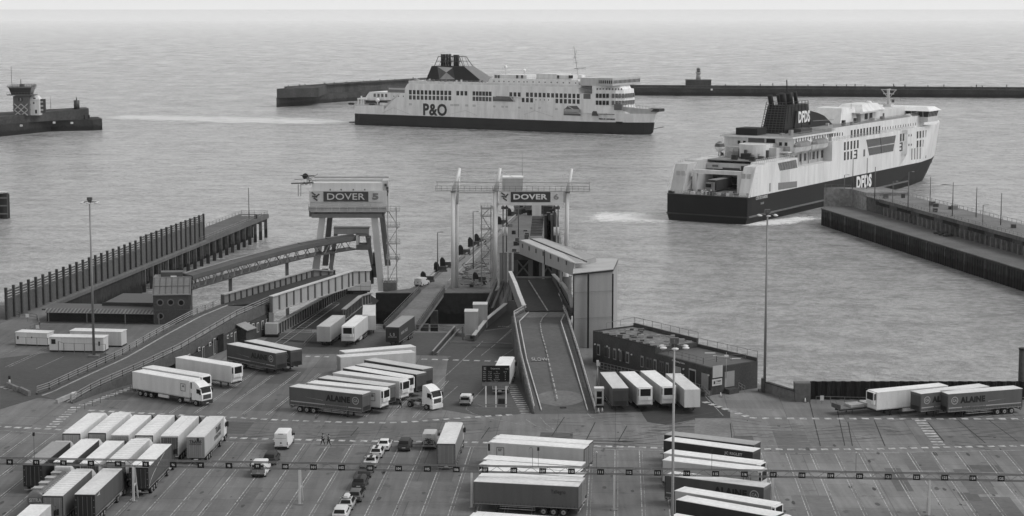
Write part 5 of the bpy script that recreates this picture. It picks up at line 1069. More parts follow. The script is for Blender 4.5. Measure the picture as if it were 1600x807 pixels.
# bridge
xb0, xb1 = S(904,130,-15)[0], x0s+12.5; zb0, zb1 = zt_+.0, zt_+4.2
b = MB(); b.box(xb0,xb1,-13,13,zb0,zb1,gm(.5,'paint')); b.box(xb1-8,xb1+1.0,-16.5,16.5,zb0+.3,zb1+.2,gm(.42,'paint')); ps.add('bridge', b)
b = MB()
for k in range(18): b.box(xb1-7.6+k*0,xb1+1.06,0,0,0,0,W_) if False else None
for sy in (-1,1): b.box(xb1-7.4,xb1+.8,sy*16.45-.12,sy*16.45+.12,zb0+1.5,zb1-1.0,gm(.02,'glass'))
b.box(xb1+.95,xb1+1.08,-16,16,zb0+1.5,zb1-1.0,gm(.02,'glass')); ps.add('bridge_windows', b)
b = MB()
for k in range(22): y = -15.7+k*1.5; b.box(xb1+1.05,xb1+1.16,y-.12,y+.12,zb0+1.5,zb1-1.0,W_)
for k in range(6): x = xb1-6.6+k*1.3; b.box(x-.1,x+.1,-16.62,-16.5,zb0+1.5,zb1-1.0,W_)
ps.add('window_mullions', b)
# side windows of the bridge block seen as a slanting strip
winrow(ps, rt, (911,131.5), (968,128.5), 24, .8, 1.5, -16.5, .03, yo=.2) if False else None
# upper tiers
t2 = ps.prof([(640,131),(640.5,129.5),(762,130),(762,134)],-12); 
zA = S(700,130.3,-12)[1]
b = MB(); xa_, xb_ = S(648,131,-12)[0], S(905,135,-12)[0]; zlo, zhi = S(800,134,-14)[1]-.4, S(800,131,-12)[1]
b.box(S(636,131)[0],S(905,136)[0],-12.4,12.4,pr[5][1]-.3,pr[5][1]+1.2,W2); ps.add('deck_edge', b)
q = ps.prof([(760,134.5),(765.5,122.8),(903,125.5),(905,137.5)],-12); b = MB(); b.xprism(q,-12,12,W_); ps.add('upper_house', b)
q2 = ps.prof([(771,123.4),(772,118.3),(820,118.8),(820,123.8)],-9); 
for a_, c_, t_ in ((772,823,3.0),(838,870,3.6),(870,893,2.6)):
    xx0, xx1 = S(a_,123,-9)[0], S(c_,124,-9)[0]; z_ = S((a_+c_)/2,124,-12)[1]; b = MB(); b.box(xx0,xx1,-9,7,z_-1,z_+t_*.75,W2); ps.add('deck_house', b)
for px in (774.5,779,808,815.5,872,890,893.5): x, z = S(px,120.5,-9.2); b = MB(); b.box(x-.6,x+.6,-9.3,-9.0,z-.9,z+.9,gm(.03)); ps.add('vent_opening', b)
# low stern deck
sx = S(555,172)[0]; b = MB(); zd = S(575,172.5)[1]
b.box(sx-1,pr[0][0]+6,-13.6,13.6,11.2,11.9,gm(.5,'paint')); ps.add('stern_deck', b)
b = MB(); hs = ps.prof([(568,160),(577,144.5),(612,144.8),(618,172),(606,172),(606,157),(569,157)],-9.5); 
zz0 = S(580,157,-10)[1]; b.xprism(ps.prof([(568,157),(577,144),(625,144.5),(625,157)],-10),-10,10,W_); b.box(S(568,150,-10)[0],S(569.6,150,-10)[0],-13,-12.4,11.9,zz0+2.5,W_)
for px in (560,567.5): x = S(px,160,-12.6)[0]; b.box(x-.35,x+.35,-12.8,-12.2,11.9,zz0+1.0,W_); b.box(x-.35,x+.35,12.2,12.8,11.9,zz0+1.0,W_)
xa_ = S(558.5,155,-12.6)[0]; b.box(xa_,S(572,155,-12.6)[0],-12.9,12.9,zz0+.4,zz0+1.2,W_); ps.add('stern_house', b)
b = MB(); x0_, x1_ = S(570,160,-9.8)[0], S(612,160,-9.8)[0]; b.box(x0_,x1_,-9.9,9.9,11.9,zz0-.1,gm(.30,'paint')); b.box(x0_+1,x1_-3,-10.0,-9.8,zz0-1.6,zz0-.2,gm(.05)); ps.add('stern_recess', b)
b = MB(); 
for px in (546,549,578,581): x, z = S(px,169.5); b.ball((x,-13,12.2),1.2,gm(.04,'steel'),8,5,1.4,.7,.6)
xx, zz = S(590,158,-12); b.ball((xx,-12,zz+.4),1.3,W_); b.tube((xx,-12,11.9),(xx,-12,zz),.3,W_,6); b.box(xx+2,xx+9,-12.6,-11.4,zz-2.4,zz-1.0,W_); ps.add('mooring_gear', b)
b = MB(); b.box(sx-6,sx+.6,-12,12,.9,1.5,gm(.04,'steel')); ps.add('stern_ramp_lip', b)
x, z = S(540+455/5.76,80+350/5.76); b = MB(); b.box(x-6,x+6,-14.05,-13.9,z-1.6,z+1.8,gm(.16)); b.box(x-5,x+6.2,-14.2,-13.9,z+.2,z+1.0,gm(.5)); ps.add('side_recess', b)
# windows
def pc(x, y): return (540+x/5.76, 80+y/5.76)
def pd(x, y): return (740+x/5.333, 80+y/5.333)
winrow(ps,rt,pc(583,371),pc(938,378),11,1.85,2.5); winrow(ps,rt,pc(583,418),pc(938,426),11,1.85,2.4,v=.05)
winrow(ps,rt,pc(1010,380),pc(1083,381),3,1.8,2.5); winrow(ps,rt,pc(1155,382),pd(138,357),6,1.75,2.4); winrow(ps,rt,pc(1155,430),pd(138,402),6,1.75,2.4,v=.05)
winrow(ps,rt,pd(310,361),pd(380,363),3,1.75,2.3); winrow(ps,rt,pd(448,364),pd(872,376),13,1.7,2.4); winrow(ps,rt,pd(413,409),pd(483,411),3,1.7,2.4); winrow(ps,rt,pd(694,417),pd(872,422),6,1.7,2.4)
winrow(ps,rt,pc(262,399),pc(365,401),4,1.5,1.9,-10.0,.12)
b = MB()   # small ports as one mesh each row is a part
def ports(name, p0, p1, n, w, h, y=None, v=.05):
    a, c = S(*p0,y), S(*p1,y); yy = -14 if y is None else y; b = MB()
    for k in range(n):
        u = k/(n-1); x = a[0]+(c[0]-a[0])*u; z = a[1]+(c[1]-a[1])*u; b.box(x-w/2,x+w/2,yy-.05,yy,z-h/2,z+h/2,gm(v,'glass'))
    b.build(name, rt)
ports('porthole_row',pd(76,298),pd(425,306),11,1.2,1.1,-12.45); ports('porthole_row',pd(170,252),pd(420,258),7,.7,.6,-12); ports('porthole_row',pd(446,257),pd(850,267),9,.7,.6,-12)
ports('porthole_row',pd(455,305),pd(845,315),11,.5,.6,-12.45); ports('porthole_row',pc(730,308),pc(1150,320),13,.5,.5,-12.45); ports('porthole_row',pc(435,408),pc(520,408),3,.5,.7); ports('porthole_row',pd(520,407),pd(625,408),4,.5,.7)
for (cx, cy, w, h, v) in ((945,378,2.2,1.4,.14),(1190,470,2.4,1.6,.14)):
    x, z = S(*pd(cx,cy)); b = MB(); b.box(x-w,x+w,-14.05 if cx < 1000 else -12.2,-13.9 if cx < 1000 else -11,z-h,z+h,gm(v)); ps.add('side_opening', b)
# forward windows on the curved front, drawn along the plan
def plan_pt(s):
    pts = plan[:5]; L = 0
    for i in range(4):
        a, c = Vector((*pts[i],0)), Vector((*pts[i+1],0)); l = (c-a).length
        if L+l >= s: d = (c-a)/l; return a+d*(s-L), d
        L += l
    return c, d
for z in (zf-3.4, zf-7.2):
    for k in range(14):
        s = 3.0+k*1.95 + (0 if k < 4 else 1.0); p, d = plan_pt(s); nn = Vector((d.y,-d.x,0)); b = MB(); p = p+nn*(.12 if s < 12 else -.2)
        sc = 1.0-.035*(z-11)/12 if s > 8 else 1
        b.bar(p-d*.72+Vector((0,0,z)),p+d*.72+Vector((0,0,z)),.3,2.3,gm(.02 if k < 4 else .12,'glass')); ps.add('front_window', b)
for k in range(9): p, d = plan_pt(4+k*1.7); b = MB(); b.bar(p-d*.35+Vector((-1.0,0,zt_-1.7)),p+d*.35+Vector((-1.0,0,zt_-1.7)),.3,.9,gm(.06,'glass')); ps.add('front_window', b)
# boat recesses and boats
def recess(pts, name='boat_recess', v=.10):
    q = ps.prof(pts); b = MB(); b.xprism(q,-14.06,-13.8,gm(v)); return ps.add(name, b)
o = recess([pd(160,392),pd(190,376),pd(330,382),pd(333,422),pd(160,418)])
for dx in (0,):
    x, z = S(*pd(245,400)); b = MB(); b.loft([[(x+a,-14.0+yy,z+zz) for yy,zz in ((-1.5*k2,0),(-1.0*k2,-1.1),(0,-1.3),(0,1.2),(-1.2*k2,1.0))] for a,k2 in ((-6.5,.3),(-4.5,1),(4.0,1),(6.0,.4))],gm(.14,'paint')); b.build('lifeboat', o)
    b = MB(); b.bar((x+5,-14.6,z+1.5),(x+8,-14.6,z-1.2),.5,.5,gm(.5)); b.bar((x+6,-14.6,z+1.2),(x+12,-14.6,z+.9),.3,.3,gm(.5)); b.build('davit', o)
o = recess([pd(750,535),pd(752,490),pd(785,457),pd(862,457),pd(890,492),pd(890,540)],v=.13)
x, z = S(*pd(820,505)); b = MB(); b.loft([[(x+a,-14.0+yy,z+zz) for yy,zz in ((-1.4*k2,0),(-.9*k2,-1.2),(0,-1.4),(0,1.4),(-1.0*k2,1.2))] for a,k2 in ((-5,.3),(-3.5,1),(3.5,1),(5,.4))],gm(.3,'paint')); b.build('rescue_boat', o)
b = MB(); b.bar((x-2,-14.5,z+2.8),(x+5.6,-14.5,z-1.0),.3,.3,gm(.6)); b.bar((x+5.6,-14.4,z+1.5),(x+6,-14.4,z-2.8),.3,.3,gm(.55)); b.build('davit', o)
recess([pd(985,540),pd(988,512),pd(998,500),pd(1024,502),pd(1030,525),pd(1040,541)],v=.08); recess([pd(1186,606),pd(1186,588),pd(1240,590),pd(1240,608)],'shell_door',.01)
# crane creases, hull name, logo
b = MB()
for pts in ((pc(330,560),pc(430,510)),(pc(430,510),pc(590,575)),(pc(945,568),pc(1080,535)),(pc(1080,535),pc(1180,580)),(pd(420,530),pd(510,497)),(pd(510,497),pd(660,548)),(pd(510,440),pd(510,497))):
    a, c = ps.prof(pts); b.bar((a[0],-14.03,a[1]),(c[0],-14.03,c[1]),.2,.1,gm(.42))
for k, (x_, y_) in enumerate(((583,480),(955,487),(985,487),(1010,487),(1090,490),(1157,492))): a = S(*pc(x_,y_)); b.box(a[0]-1.0,a[0]+1.0,-14.05,-14,a[1]-.6,a[1]+.6,gm(.5))
for k, (x_, y_) in enumerate(((172,462),(242,465),(275,465),(380,472),(480,478),(550,475),(690,484))): a = S(*pd(x_,y_)); b.box(a[0]-.8,a[0]+.8,-14.05,-14,a[1]-.5,a[1]+.5,gm(.5))
ps.add('hull_marks', b)
a, c = S(*pc(698,525)), S(*pc(912,532)); b = MB(); zc = (a[1]+c[1])/2
b.text('P&O', ((a[0]+c[0])/2,-14.04,zc), (1,0,0),(0,0,1), c[0]-a[0], 7.0, gm(.045,'paint'), .06, .035); ps.add('lettering', b)
a = S(*pd(1110,568)); b = MB(); b.text('PRIDE OF CANTERBURY', (a[0],-13.6,a[1]), (1,-.02,0),(0,0,1), 10, .9, gm(.08), .3, .0); b.text('www.poferries.com', (a[0],-13.7,a[1]+2.6), (1,0,0),(0,0,1), 9.0, .8, gm(.15), .3, .0); ps.add('lettering', b)
# forecastle
xf0 = x0s+10; b = MB()
hullmesh(b,[(11.4,[(x,w) for x,w in st(LB+1.0,.05) if x > xf0]),(lambda x: 15.6-1.6*(x-xf0)/(LB-xf0),[(x+1.2*(x > LB*.9),w*1.02) for x,w in st(LB+3.0,.07) if x > xf0])],gm(.50,'paint')); ps.add('forecastle', b)
b = MB(); b.box(LB-8,LB+4.5,-3.4,3.4,12.6,14.2,gm(.04,'steel')); 
for k in range(14): x = xf0+2+k*(LB-xf0-1)/14; w = 9.0*(1-(k/14)**1.6)+1.0; b.bar((x,-w,15.0-k*.1),(x,-w,17.6-k*.2),.2,.2,gm(.25,'steel'),Vector((0,1,0))); b.bar((x,-w,17.6-k*.2),(x+(LB-xf0)/14,-(9.0*(1-((k+1)/14)**1.6)+1.0),17.4-k*.2),.2,.2,gm(.4,'steel'))
b.bar((LB,0,3.2),(LB+6.0,0,4.4),.5,.35,gm(.2,'steel')); ps.add('bow_gear', b)
# funnel
fb = [(664,127.5),(757,130),(725,103.4),(674.5,103.4)]; f1 = [S(px,py,-8) for px,py in fb[:2]]; f2 = [S(px,py,-5) for px,py in (fb[3],fb[2])]
zb_ = f1[0][1]-.5; b = MB(); x0_, x1_ = f1[0][0], f1[1][0]; xt0, xt1 = f2[0][0], f2[1][0]; zt2 = f2[0][1]
b.loft([[(x0_,-8,zb_),(x1_,-8,zb_),(x1_,8,zb_),(x0_,8,zb_)],[(xt0,-5,zt2),(xt1,-5,zt2),(xt1,5,zt2),(xt0,5,zt2)]],gm(.016,'dark')); fo = ps.add('funnel', b)
b = MB(); b.add([(xt1,-5.0,zt2),(x1_,-8.05,zb_),(x1_-1,-3,zb_+.2),(xt1+.2,-3,zt2+.1),(x1_+.05,8,zb_),(xt1+.05,5,zt2)],[(0,1,4,5)],gm(.16,'paint')); b.v = [(v[0]+.06,v[1],v[2]+.08) for v in b.v]; b.build('sloping_face', fo)
def fp_(x_, y_):
    px, py = pc(x_,y_); z = 0
    y = -6.5
    for _ in range(5):
        x, z = S(px,py,y); y = -8+3*(z-zb_)/(zt2-zb_)
    return (x, y-.08, z)
b = MB(); A1, A2, A3, A4, C_ = fp_(826,140), fp_(965,150), fp_(985,255), fp_(845,255), fp_(908,193)
b.add([A1,A2,C_],[(0,1,2)],gm(.42)); b.add([A4,C_,A3],[(0,1,2)],gm(.28)); b.add([A1,C_,A4],[(0,1,2)],gm(.10)); b.add([C_,A2,A3],[(0,1,2)],gm(.06)); b.build('flag_emblem', fo)
b = MB(); cg = gm(.05,'steel'); e0_, e1_ = S(*pc(800,130),-5)[0], S(*pc(1060,130),-5)[0]; g0_, g1_ = S(*pc(835,52),-3.5)[0], S(*pc(1025,50),-3.5)[0]; zc_ = S(*pc(930,50),-3.5)[1]
for y0_, y1_ in ((-5,-3.5),(5,3.5)):
    b.bar((e0_,y0_,zt2),(g0_,y1_,zc_),.35,.35,cg); b.bar((e1_,y0_,zt2),(g1_,y1_,zc_),.35,.35,cg); b.bar((g0_,y1_,zc_),(g1_,y1_,zc_),.35,.35,cg)
    for k in range(1,7): u = k/7; b.bar((e0_+(e1_-e0_)*u,y0_,zt2),(g0_+(g1_-g0_)*(u+.08),y1_,zc_),.2,.2,cg); 
    b.bar((e0_*.5+g0_*.5,(y0_+y1_)/2,(zt2+zc_)/2),(e1_*.5+g1_*.5,(y0_+y1_)/2,(zt2+zc_)/2),.25,.25,cg)
b.build('cage', fo)
for x_, r in ((868,.75),(890,.75),(914,.75),(938,.75),(985,1.0),(1004,1.2)):
    x, z = S(*pc(x_,28 if x_ < 950 else 35),0); b = MB(); b.tube((x,0,zt2-.5),(x,0,z),r,gm(.02,'steel'),10); b.build('exhaust_pipe', fo)
# mast
m0, m1 = S(*pd(878,215),0), S(*pd(835,20),0); b = MB(); mm = gm(.42,'steel'); b.bar((m0[0],0,m0[1]-3),(m1[0],0,m1[1]+4),.3,.3,mm,Vector((0,1,0))); b.bar((m1[0]+2,0,m1[1]+2),(m1[0],0,m1[1]-3),.2,.2,mm,Vector((0,1,0)))
a = S(*pd(838,148),0); c = S(*pd(938,140),0); b.bar((a[0],0,a[1]),(c[0],0,c[1]),.5,.4,mm); b.bar((a[0]+5,-5,a[1]+.2),(a[0]+5,5,a[1]+.2),.3,.3,mm)
b.box(c[0]-6,c[0]-2,-1.5,1.5,a[1]-9,a[1]-3.4,W_)
for u in (.35,.6,.8): x = m0[0]+(m1[0]-m0[0])*u; z = m0[1]+(m1[1]-m0[1])*u; b.bar((x-1.4,0,z),(x+1.4,0,z+.4),.2,.2,mm)
ps.add('mast', b)
for x_, y_ in ((266,133),(423,163)): x, z = S(*pd(x_,y_),-2); b = MB(); b.tube((x,-2,z-7),(x,-2,z),.14,mm,5); b.ball((x,-2,z),1.0,W_); ps.add('radome', b)
b = MB(); zr = pr[5][1]+1.2; decks_rail(b,[(S(640,131,-12.4)[0],-12.4,zr-.3),(S(760,132,-12.4)[0],-12.4,zr-.3)],1.2,.45,2.4); decks_rail(b,[(S(762,123,-12)[0],-12,q[1][1]),(S(903,126,-12)[0],-12,q[1][1])],1.1,.5,2.6); ps.add('railing', b)
rr5 = random.Random(4); b = MB()
for k in range(22): x = S(640,131,-12)[0]+rr5.random()*60; b.box(x,x+.8,-11.5,-10.8,zr-.5,zr+rr5.uniform(.3,1.5),gm(rr5.choice((.1,.3,.6))))
ps.add('deck_fittings', b)
# ---------- departing ferry ----------
W_ = gm(.66,'paint'); W2 = gm(.50,'paint')
hd2 = math.pi/2-math.radians(31.0); p0 = G(1168,352,SZ)
ds = Ship('ferry','departing ferry seen from its open stern, DFDS on dark funnel and hull', (p0.x,p0.y,0), hd2, 29.2); rt = ds.root; S = ds.S; T = ds.T; HB = 14.6
LB = S(1441,270,0)[0]; zk = S(1167,308.5)[1]
def st2(L, f=0.0, w=HB): return [(0,w*.99),(3,w),(L*.66,w),(L*.77,w*(.93+f)),(L*.86,w*(.76+f)),(L*.93,w*(.50+f)),(L*.98,w*(.22+f)),(L,w*.05)]
bl = gm(.010,'dark')
zkf = lambda x: zk-.6+ (1.3 if x > LB*.8 else 0)*(x-LB*.8)/(LB*.2)
zk = zk-.3
b = MB(); hullmesh(b,[(-2.5,[(x-(6 if x > LB*.9 else 0),w*.90) for x,w in st2(LB-4)]),(2.2,st2(LB-1.0)),(zk,st2(LB+5,.08))],bl); ho = ds.add('hull', b)
b = MB(); b.box(.5,LB*.72,-HB-.35,-HB+.1,2.2,2.75,gm(.14,'paint')); b.box(-.35,.1,-HB,HB,2.2,2.6,gm(.05)); b.build('rubbing_strake', ho)
zm = S(1210,252.8)[1]            # white side top aft
xw0 = S(1183,304)[0]; 
zhi = S(1310,220)[1]
b = MB(); hullmesh(b,[(zk+.01,[(x,w) for x,w in st2(LB+5,.08) if x > LB*.6] ),(zhi+.1,[(x,min(HB,w*1.04)) for x,w in st2(LB+7,.14) if x > LB*.6])],W_); ds.add('white_bow', b)
xmid = LB*.655
low = S(1300,252)[1]            # bottom of lifeboat recess
x_r0, x_r1 = S(1246,262)[0], S(1300,250)[0]; zhi = S(1310,220)[1]
b = MB(); b.xprism([(xw0-3,zk),(xw0,zk+.0),(S(1196,256)[0],zm),(x_r0,zm),(x_r0,low),(x_r1,low),(x_r1,zhi),(xmid+12,zhi),(xmid+12,zk)],-HB,-HB+5.2,W_)
b.v = [(v[0],v[1],v[2]) for v in b.v]; ds.add('starboard_side', b)
b = MB(); b.xprism([(xw0-3,zk),(S(1196,256)[0],zm),(x_r0,zm),(x_r0,low),(x_r1,low),(x_r1,zhi),(xmid+12,zhi),(xmid+12,zk)],HB-5.2,HB,W2); ds.add('port_side', b)
b = MB(); b.box(x_r0-6,xmid+12,-HB+5.2,HB-5.2,zk,zhi-.2,gm(.5,'paint')); ds.add('inner_house', b)
b = MB(); b.box(-.0,xw0+30,-HB+.1,HB-.1,zk-.05,zk+.12,gm(.16,'concrete')); ds.add('aft_deck', b)
# the house over the ro-ro opening
xh = 19.0; ya, yb_ = T(1120,300,xh)[0], T(1157,300,xh)[0]; zro = zk+7.2
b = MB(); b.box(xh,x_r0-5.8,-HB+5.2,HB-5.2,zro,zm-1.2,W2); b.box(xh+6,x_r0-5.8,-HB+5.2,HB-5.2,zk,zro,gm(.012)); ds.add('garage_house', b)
b = MB(); y0_, z0_ = T(1129,263,xh-.1); y1_, z1_ = T(1156,255,xh-.1); b.box(xh-.12,xh,y1_,y0_,zm-5.2,zm-2.6,gm(.07,'glass'))
y0_ = T(1113,270,xh)[0]; y1_ = T(1122,270,xh)[0]; b.box(xh-.12,xh,y1_,y0_,zro+.6,zm-1.8,gm(.14,'glass')); y0_ = T(1158,262,xh)[0]; b.box(xh-.1,xh,-HB+5.2,y0_,zm-5.6,zm-1.8,gm(.06)); ds.add('house_windows', b)
b = MB(); xp = 8.0; yl, yr = T(1086,296,xp)[0], T(1156,298,xp)[0]; zp = zk+6.4
for y in (yl,yr): b.box(xp-.5,xp+.8,y-.8,y+.8,zk,zp,W_)
b.box(xp-.6,xp+1.2,yr-.8,yl+.8,zp,zp+1.3,W_); ds.add('portal_frame', b)
b = MB(); b.box(9.5,22,2.0-.8,4.6-.4,zk+.9,zk+4.2,gm(.045,'panel')) ; b.box(9.5,22,1.2,4.2,zk+4.2,zk+4.3,gm(.3,'panel')); b.box(6.8,9.2,1.5,3.9,zk+.7,zk+3.6,gm(.22,'paint')); b.box(6.7,6.8,1.7,3.7,zk+2.0,zk+3.2,gm(.02,'glass'))
for y in (1.7,3.7): b.ball((6.7,y,zk+1.1),.3,gm(.7))
L5 = []
o = ds.add('lorry_on_deck', b)
for nm, yy in (('starboard_casing',-HB+.02),('port_casing',HB-5.6)):
    x_a = 4.5; b = MB(); b.xprism([(2.0,zk),(6.0,zm-.8),(xh+6,zm-.2),(xh+6,zk)],yy+(0 if yy < 0 else 1.0),yy+(4.3 if yy < 0 else 5.5),W_ if yy < 0 else W2)
    for k in range(2): b.box(5.0-.6,5.6,yy+1.2+k*1.9,yy+2.5+k*1.9,zm-5.2,zm-3.0,gm(.42)); 
    for k in range(5): b.box(6-.05*k,7.2,yy-.03,yy,zk+1+k*1.6,zk+1.1+k*1.6,gm(.45))
    ds.add('casing', b)
b = MB(); 
for y in (-HB-.05,HB+.05): b = MB(); b.bar((.6,y,zk),(5.8,y,zm-.6),.4,.3,gm(.72)); ds.add('casing_edge', b)
b = MB(); rr6 = random.Random(8)
for k in range(46):
    y = rr6.uniform(-HB+.6,HB-.6); x = rr6.uniform(.6,4.0); s_ = rr6.uniform(.25,.7); b.box(x-s_,x+s_,y-s_,y+s_,zk+.1,zk+rr6.uniform(.5,1.6),gm(rr6.choice((.04,.12,.35,.6)),'steel'))
ds.add('mooring_gear', b)
b = MB(); decks_rail(b,[(.4,-HB+.3,zk),(.4,HB-.3,zk)],1.2,.5,1.2); decks_rail(b,[(.4,-HB+.3,zk),(xw0,-HB+.3,zk)],1.2,.5,1.2)
decks_rail(b,[(7,-HB+.3,zm+.2),(x_r0,-HB+.3,zm+.2)],1.3,.55,1.6); decks_rail(b,[(7,HB-.6,zm-.8),(24,HB-.6,zm-.3)],1.0,.4,1.6); ds.add('railing', b)
# drum shaped terrace and upper aft houses
y0_, z0_ = T(1157,247,24); y1_, z1_ = T(1199,247,24); b = MB(); zd0, zd1 = zm+.2, zm+4.6
xd = S(1239,214.5,-HB+1)[0]-5; ya_, yb2 = T(1157,240,xd)[0], T(1199,240,xd)[0]; yc, rr_ = (ya_+yb2)/2, abs(ya_-yb2)/2; ring = []
pts = [(xd+8,yc+rr_)]+[(xd-rr_*.9*math.sin(a),yc+rr_*math.cos(a)) for a in [math.pi*k/12 for k in range(13)]]+[(xd+8,yc-rr_)]
b.loft([[(x,y,zd0) for x,y in pts],[(xd+(x-xd)*1.04,yc+(y-yc)*1.04,zd1) for x,y in pts]],W_); ds.add('terrace_drum', b)
zu0 = zd1-2.0; zroof = (S(1302,206,-HB+1)[1]+S(1239,214.5,-HB+1)[1])/2
xu0 = S(1239,214.5,-HB+1)[0]+2; print('ship', LB, zk, zm, zhi, zroof, xu0, x_r0, x_r1, zroof, S(1386,141,0)); xu1 = S(1437,190,-HB+1.5)[0]
zfl = zhi
b = MB(); b.box(xu0-1,x_r1+4,-HB+5.3,HB-2.5,zm-.2,zroof-5.0,W_); b.box(xu0+.6,x_r1,-HB+1.5,HB-1.5,zroof-5.1,zroof-.6,W_); ds.add('upper_house', b)
b = MB(); b.box(xu0-2,x_r1+5,-HB+1.0,HB-1,zroof-.6,zroof-.05,W_); b.box(xu0-1.6,x_r1+4.6,-HB+1.4,HB-1.4,zroof-.05,zroof,gm(.24,'roof')); b.box(xu0-3.4,xu0+4,-HB+2,HB-3,zroof-5.4,zroof-5.0,W_); ds.add('deck_roof', b)
b = MB(); b.prism([(x_r1+3,-HB+1.5),(LB*.80,-HB+1.5),(LB*.93,-8),(LB*.93,8),(LB*.80,HB-1.5),(x_r1+3,HB-1.5)],zfl-.4,zroof+1.0,W_); b.prism([(x_r1+4,-HB+2),(LB*.80,-HB+2),(LB*.925,-7.6),(LB*.925,7.6),(LB*.80,HB-2),(x_r1+4,HB-2)],zroof+1.0,zroof+1.05,gm(.26,'roof')); ds.add('accommodation', b)
b = MB(); decks_rail(b,[(xu0-4,-HB+1.1,zroof),(x_r1+5,-HB+1.1,zroof)],1.3,.3,1.2); decks_rail(b,[(x_r1+5,-HB+1.7,zroof+1),(LB*.9,-HB+1.7,zroof+1)],1.3,.3,1.2); decks_rail(b,[(x_r1,-HB+.3,zhi),(LB*.75,-HB+.3,zhi)],1.1,.4,1.5); ds.add('railing', b)
for x, y in ((xu0+.55,7.5),(xu0+.55,5.5),(xu0+.55,-8),(xu0+.55,-10)): b = MB(); b.box(x-.05,x+.05,y-.5,y+.5,zroof-3.2,zroof-2.0,gm(.03,'glass')); ds.add('window', b)
b = MB(); b.box(xu0+.45,xu0+.6,-2,4.0,zroof-4.6,zroof-1.0,gm(.14)); b.box(xu0+.4,xu0+.5,-6,-2.8,zroof-4.6,zroof-1.0,gm(.02)); ds.add('open_shelter', b)
def pe(x, y): return (1300+x/6.2055, 130+y/6.2055)
def p4(x, y): return (1170+x/5.7625, 130+y/5.7625)
def wr(a, c, n, w, h, y=None, v=.03, name='window'): winrow(ds, rt, a, c, n, w, h, y, v, name, pane=False)
YU = -HB+1.5
wr(pe(190,495),pe(460,453),10,1.8,2.9,YU); wr(pe(124,613),pe(250,593),5,1.7,3.0); wr(pe(124,710),pe(187,699),3,1.7,3.0); wr(pe(312,678),pe(312,678),1,1.7,2.6,v=.1)

def ringw(st_, x):
    for (a, wa), (c, wc) in zip(st_, st_[1:]):
        if a <= x <= c: return wa+(wc-wa)*(x-a)/(c-a)
    return st_[-1][1] if x > st_[-1][0] else st_[0][1]
def hw(x, z):
    u = max(0, min(1, (z-zk)/(zhi-zk))); lo = ringw(st2(LB+5,.08), x); up = ringw([(a, min(HB, w*1.04)) for a, w in st2(LB+7,.14)], x); return lo+(up-lo)*u
def bowwin(px, py, w, h, v=.03, name='window'):
    y = HB
    for _ in range(8): x, z = S(px, py, -y); y = hw(x, z)
    b = MB(); b.bar((x-w/2,-hw(x-w/2,z)-.03,z),(x+w/2,-hw(x+w/2,z)-.03,z),.16,h,gm(v,'glass')); b.build(name, rt); return x, y, z
for x_ in (666,692): bowwin(*pe(x_,530-(x_-666)*.2),1.5,2.9)
for k in range(4): bowwin(*pe(829+27*k,503-4*k),1.5,2.7)
for k in range(5): bowwin(*pe(829+27*k,592-4.5*k),1.5,2.7)
for k in range(6): bowwin(*pe(774+27*k,690-3*k),1.2,4.4,.28,'louvre')
for x_, y_ in ((745,508),(768,506),(745,600),(768,598),(957,477),(957,565)): bowwin(*pe(x_,y_),.6,.8)
bowwin(*pe(905,765),1.2,1.6,.12) if False else None

ysb = -HB+.9
b = MB()
def prt(p, q, n, w, h, y, v=.05, nm='porthole_row'):
    a, c = S(*p,y), S(*q,y); b = MB()
    for k in range(n): u = k/(n-1); x = a[0]+(c[0]-a[0])*u; z = a[1]+(c[1]-a[1])*u; b.box(x-w/2,x+w/2,y-.06,y+.02,z-h/2,z+h/2,gm(v,'glass'))
    b.build(nm, rt)
prt(p4(425,516),p4(800,462),17,.7,1.2,YU); prt(pe(490,442),pe(810,398),14,.6,1.0,YU); prt(pe(0,505),pe(100,495),5,.7,1.2,YU)
# the big glazed trapezium
q = ds.prof([pe(332,550),pe(618,508),pe(590,660),pe(362,702)]); b = MB(); b.xprism(q,-HB-.12,-HB+.3,gm(.055,'glass')); wo_ = ds.add('glazed_wall', b)
b = MB(); a, c = S(*pe(345,628)), S(*pe(605,585)); b.bar((a[0],-HB-.15,a[1]),(c[0],-HB-.15,c[1]),.15,.4,gm(.4)); a, c = S(*pe(470,530)), S(*pe(478,682)); b.bar((a[0],-HB-.15,a[1]),(c[0],-HB-.15,c[1]),.15,.3,gm(.3),Vector((0,1,0))); b.build('glazing_bars', wo_)
q = ds.prof([p4(262,722),p4(425,690),p4(435,762),p4(280,790)]); b = MB(); b.xprism(q,-HB-.1,-HB+.2,gm(.12,'glass')); o = ds.add('glazed_screen', b)
b = MB()
for k in range(1,7): a = Vector((q[0][0],0,q[0][1])).lerp(Vector((q[1][0],0,q[1][1])),k/7); c = Vector((q[3][0],0,q[3][1])).lerp(Vector((q[2][0],0,q[2][1])),k/7); b.bar((a.x,-HB-.12,a.z),(c.x,-HB-.12,c.z),.15,.2,gm(.3),Vector((0,1,0)))
b.build('glazing_bars', o)
q = ds.prof([(1216,286),(1245,283.5),(1245,292.5),(1216,297)]); b = MB(); b.xprism([(x,z) for x,z in q],-HB-.08,-HB+.2,gm(.16)); ds.add('shell_door', b)
for cx, cy in ((1203,293),): a = S(cx,cy); b = MB(); b.box(a[0]-.7,a[0]+.7,-HB-.06,-HB,a[1]-1.4,a[1]+1.4,gm(.3)); ds.add('side_door', b)
for (x_, y_) in ((1222,272),(1227,271),(1232,270)): a = S(x_,y_+3); b = MB(); b.box(a[0]-1.2,a[0]+1.2,-HB-.04,-HB,a[1]-2.6,a[1]+2.6,gm(.52)); ds.add('louvre', b)
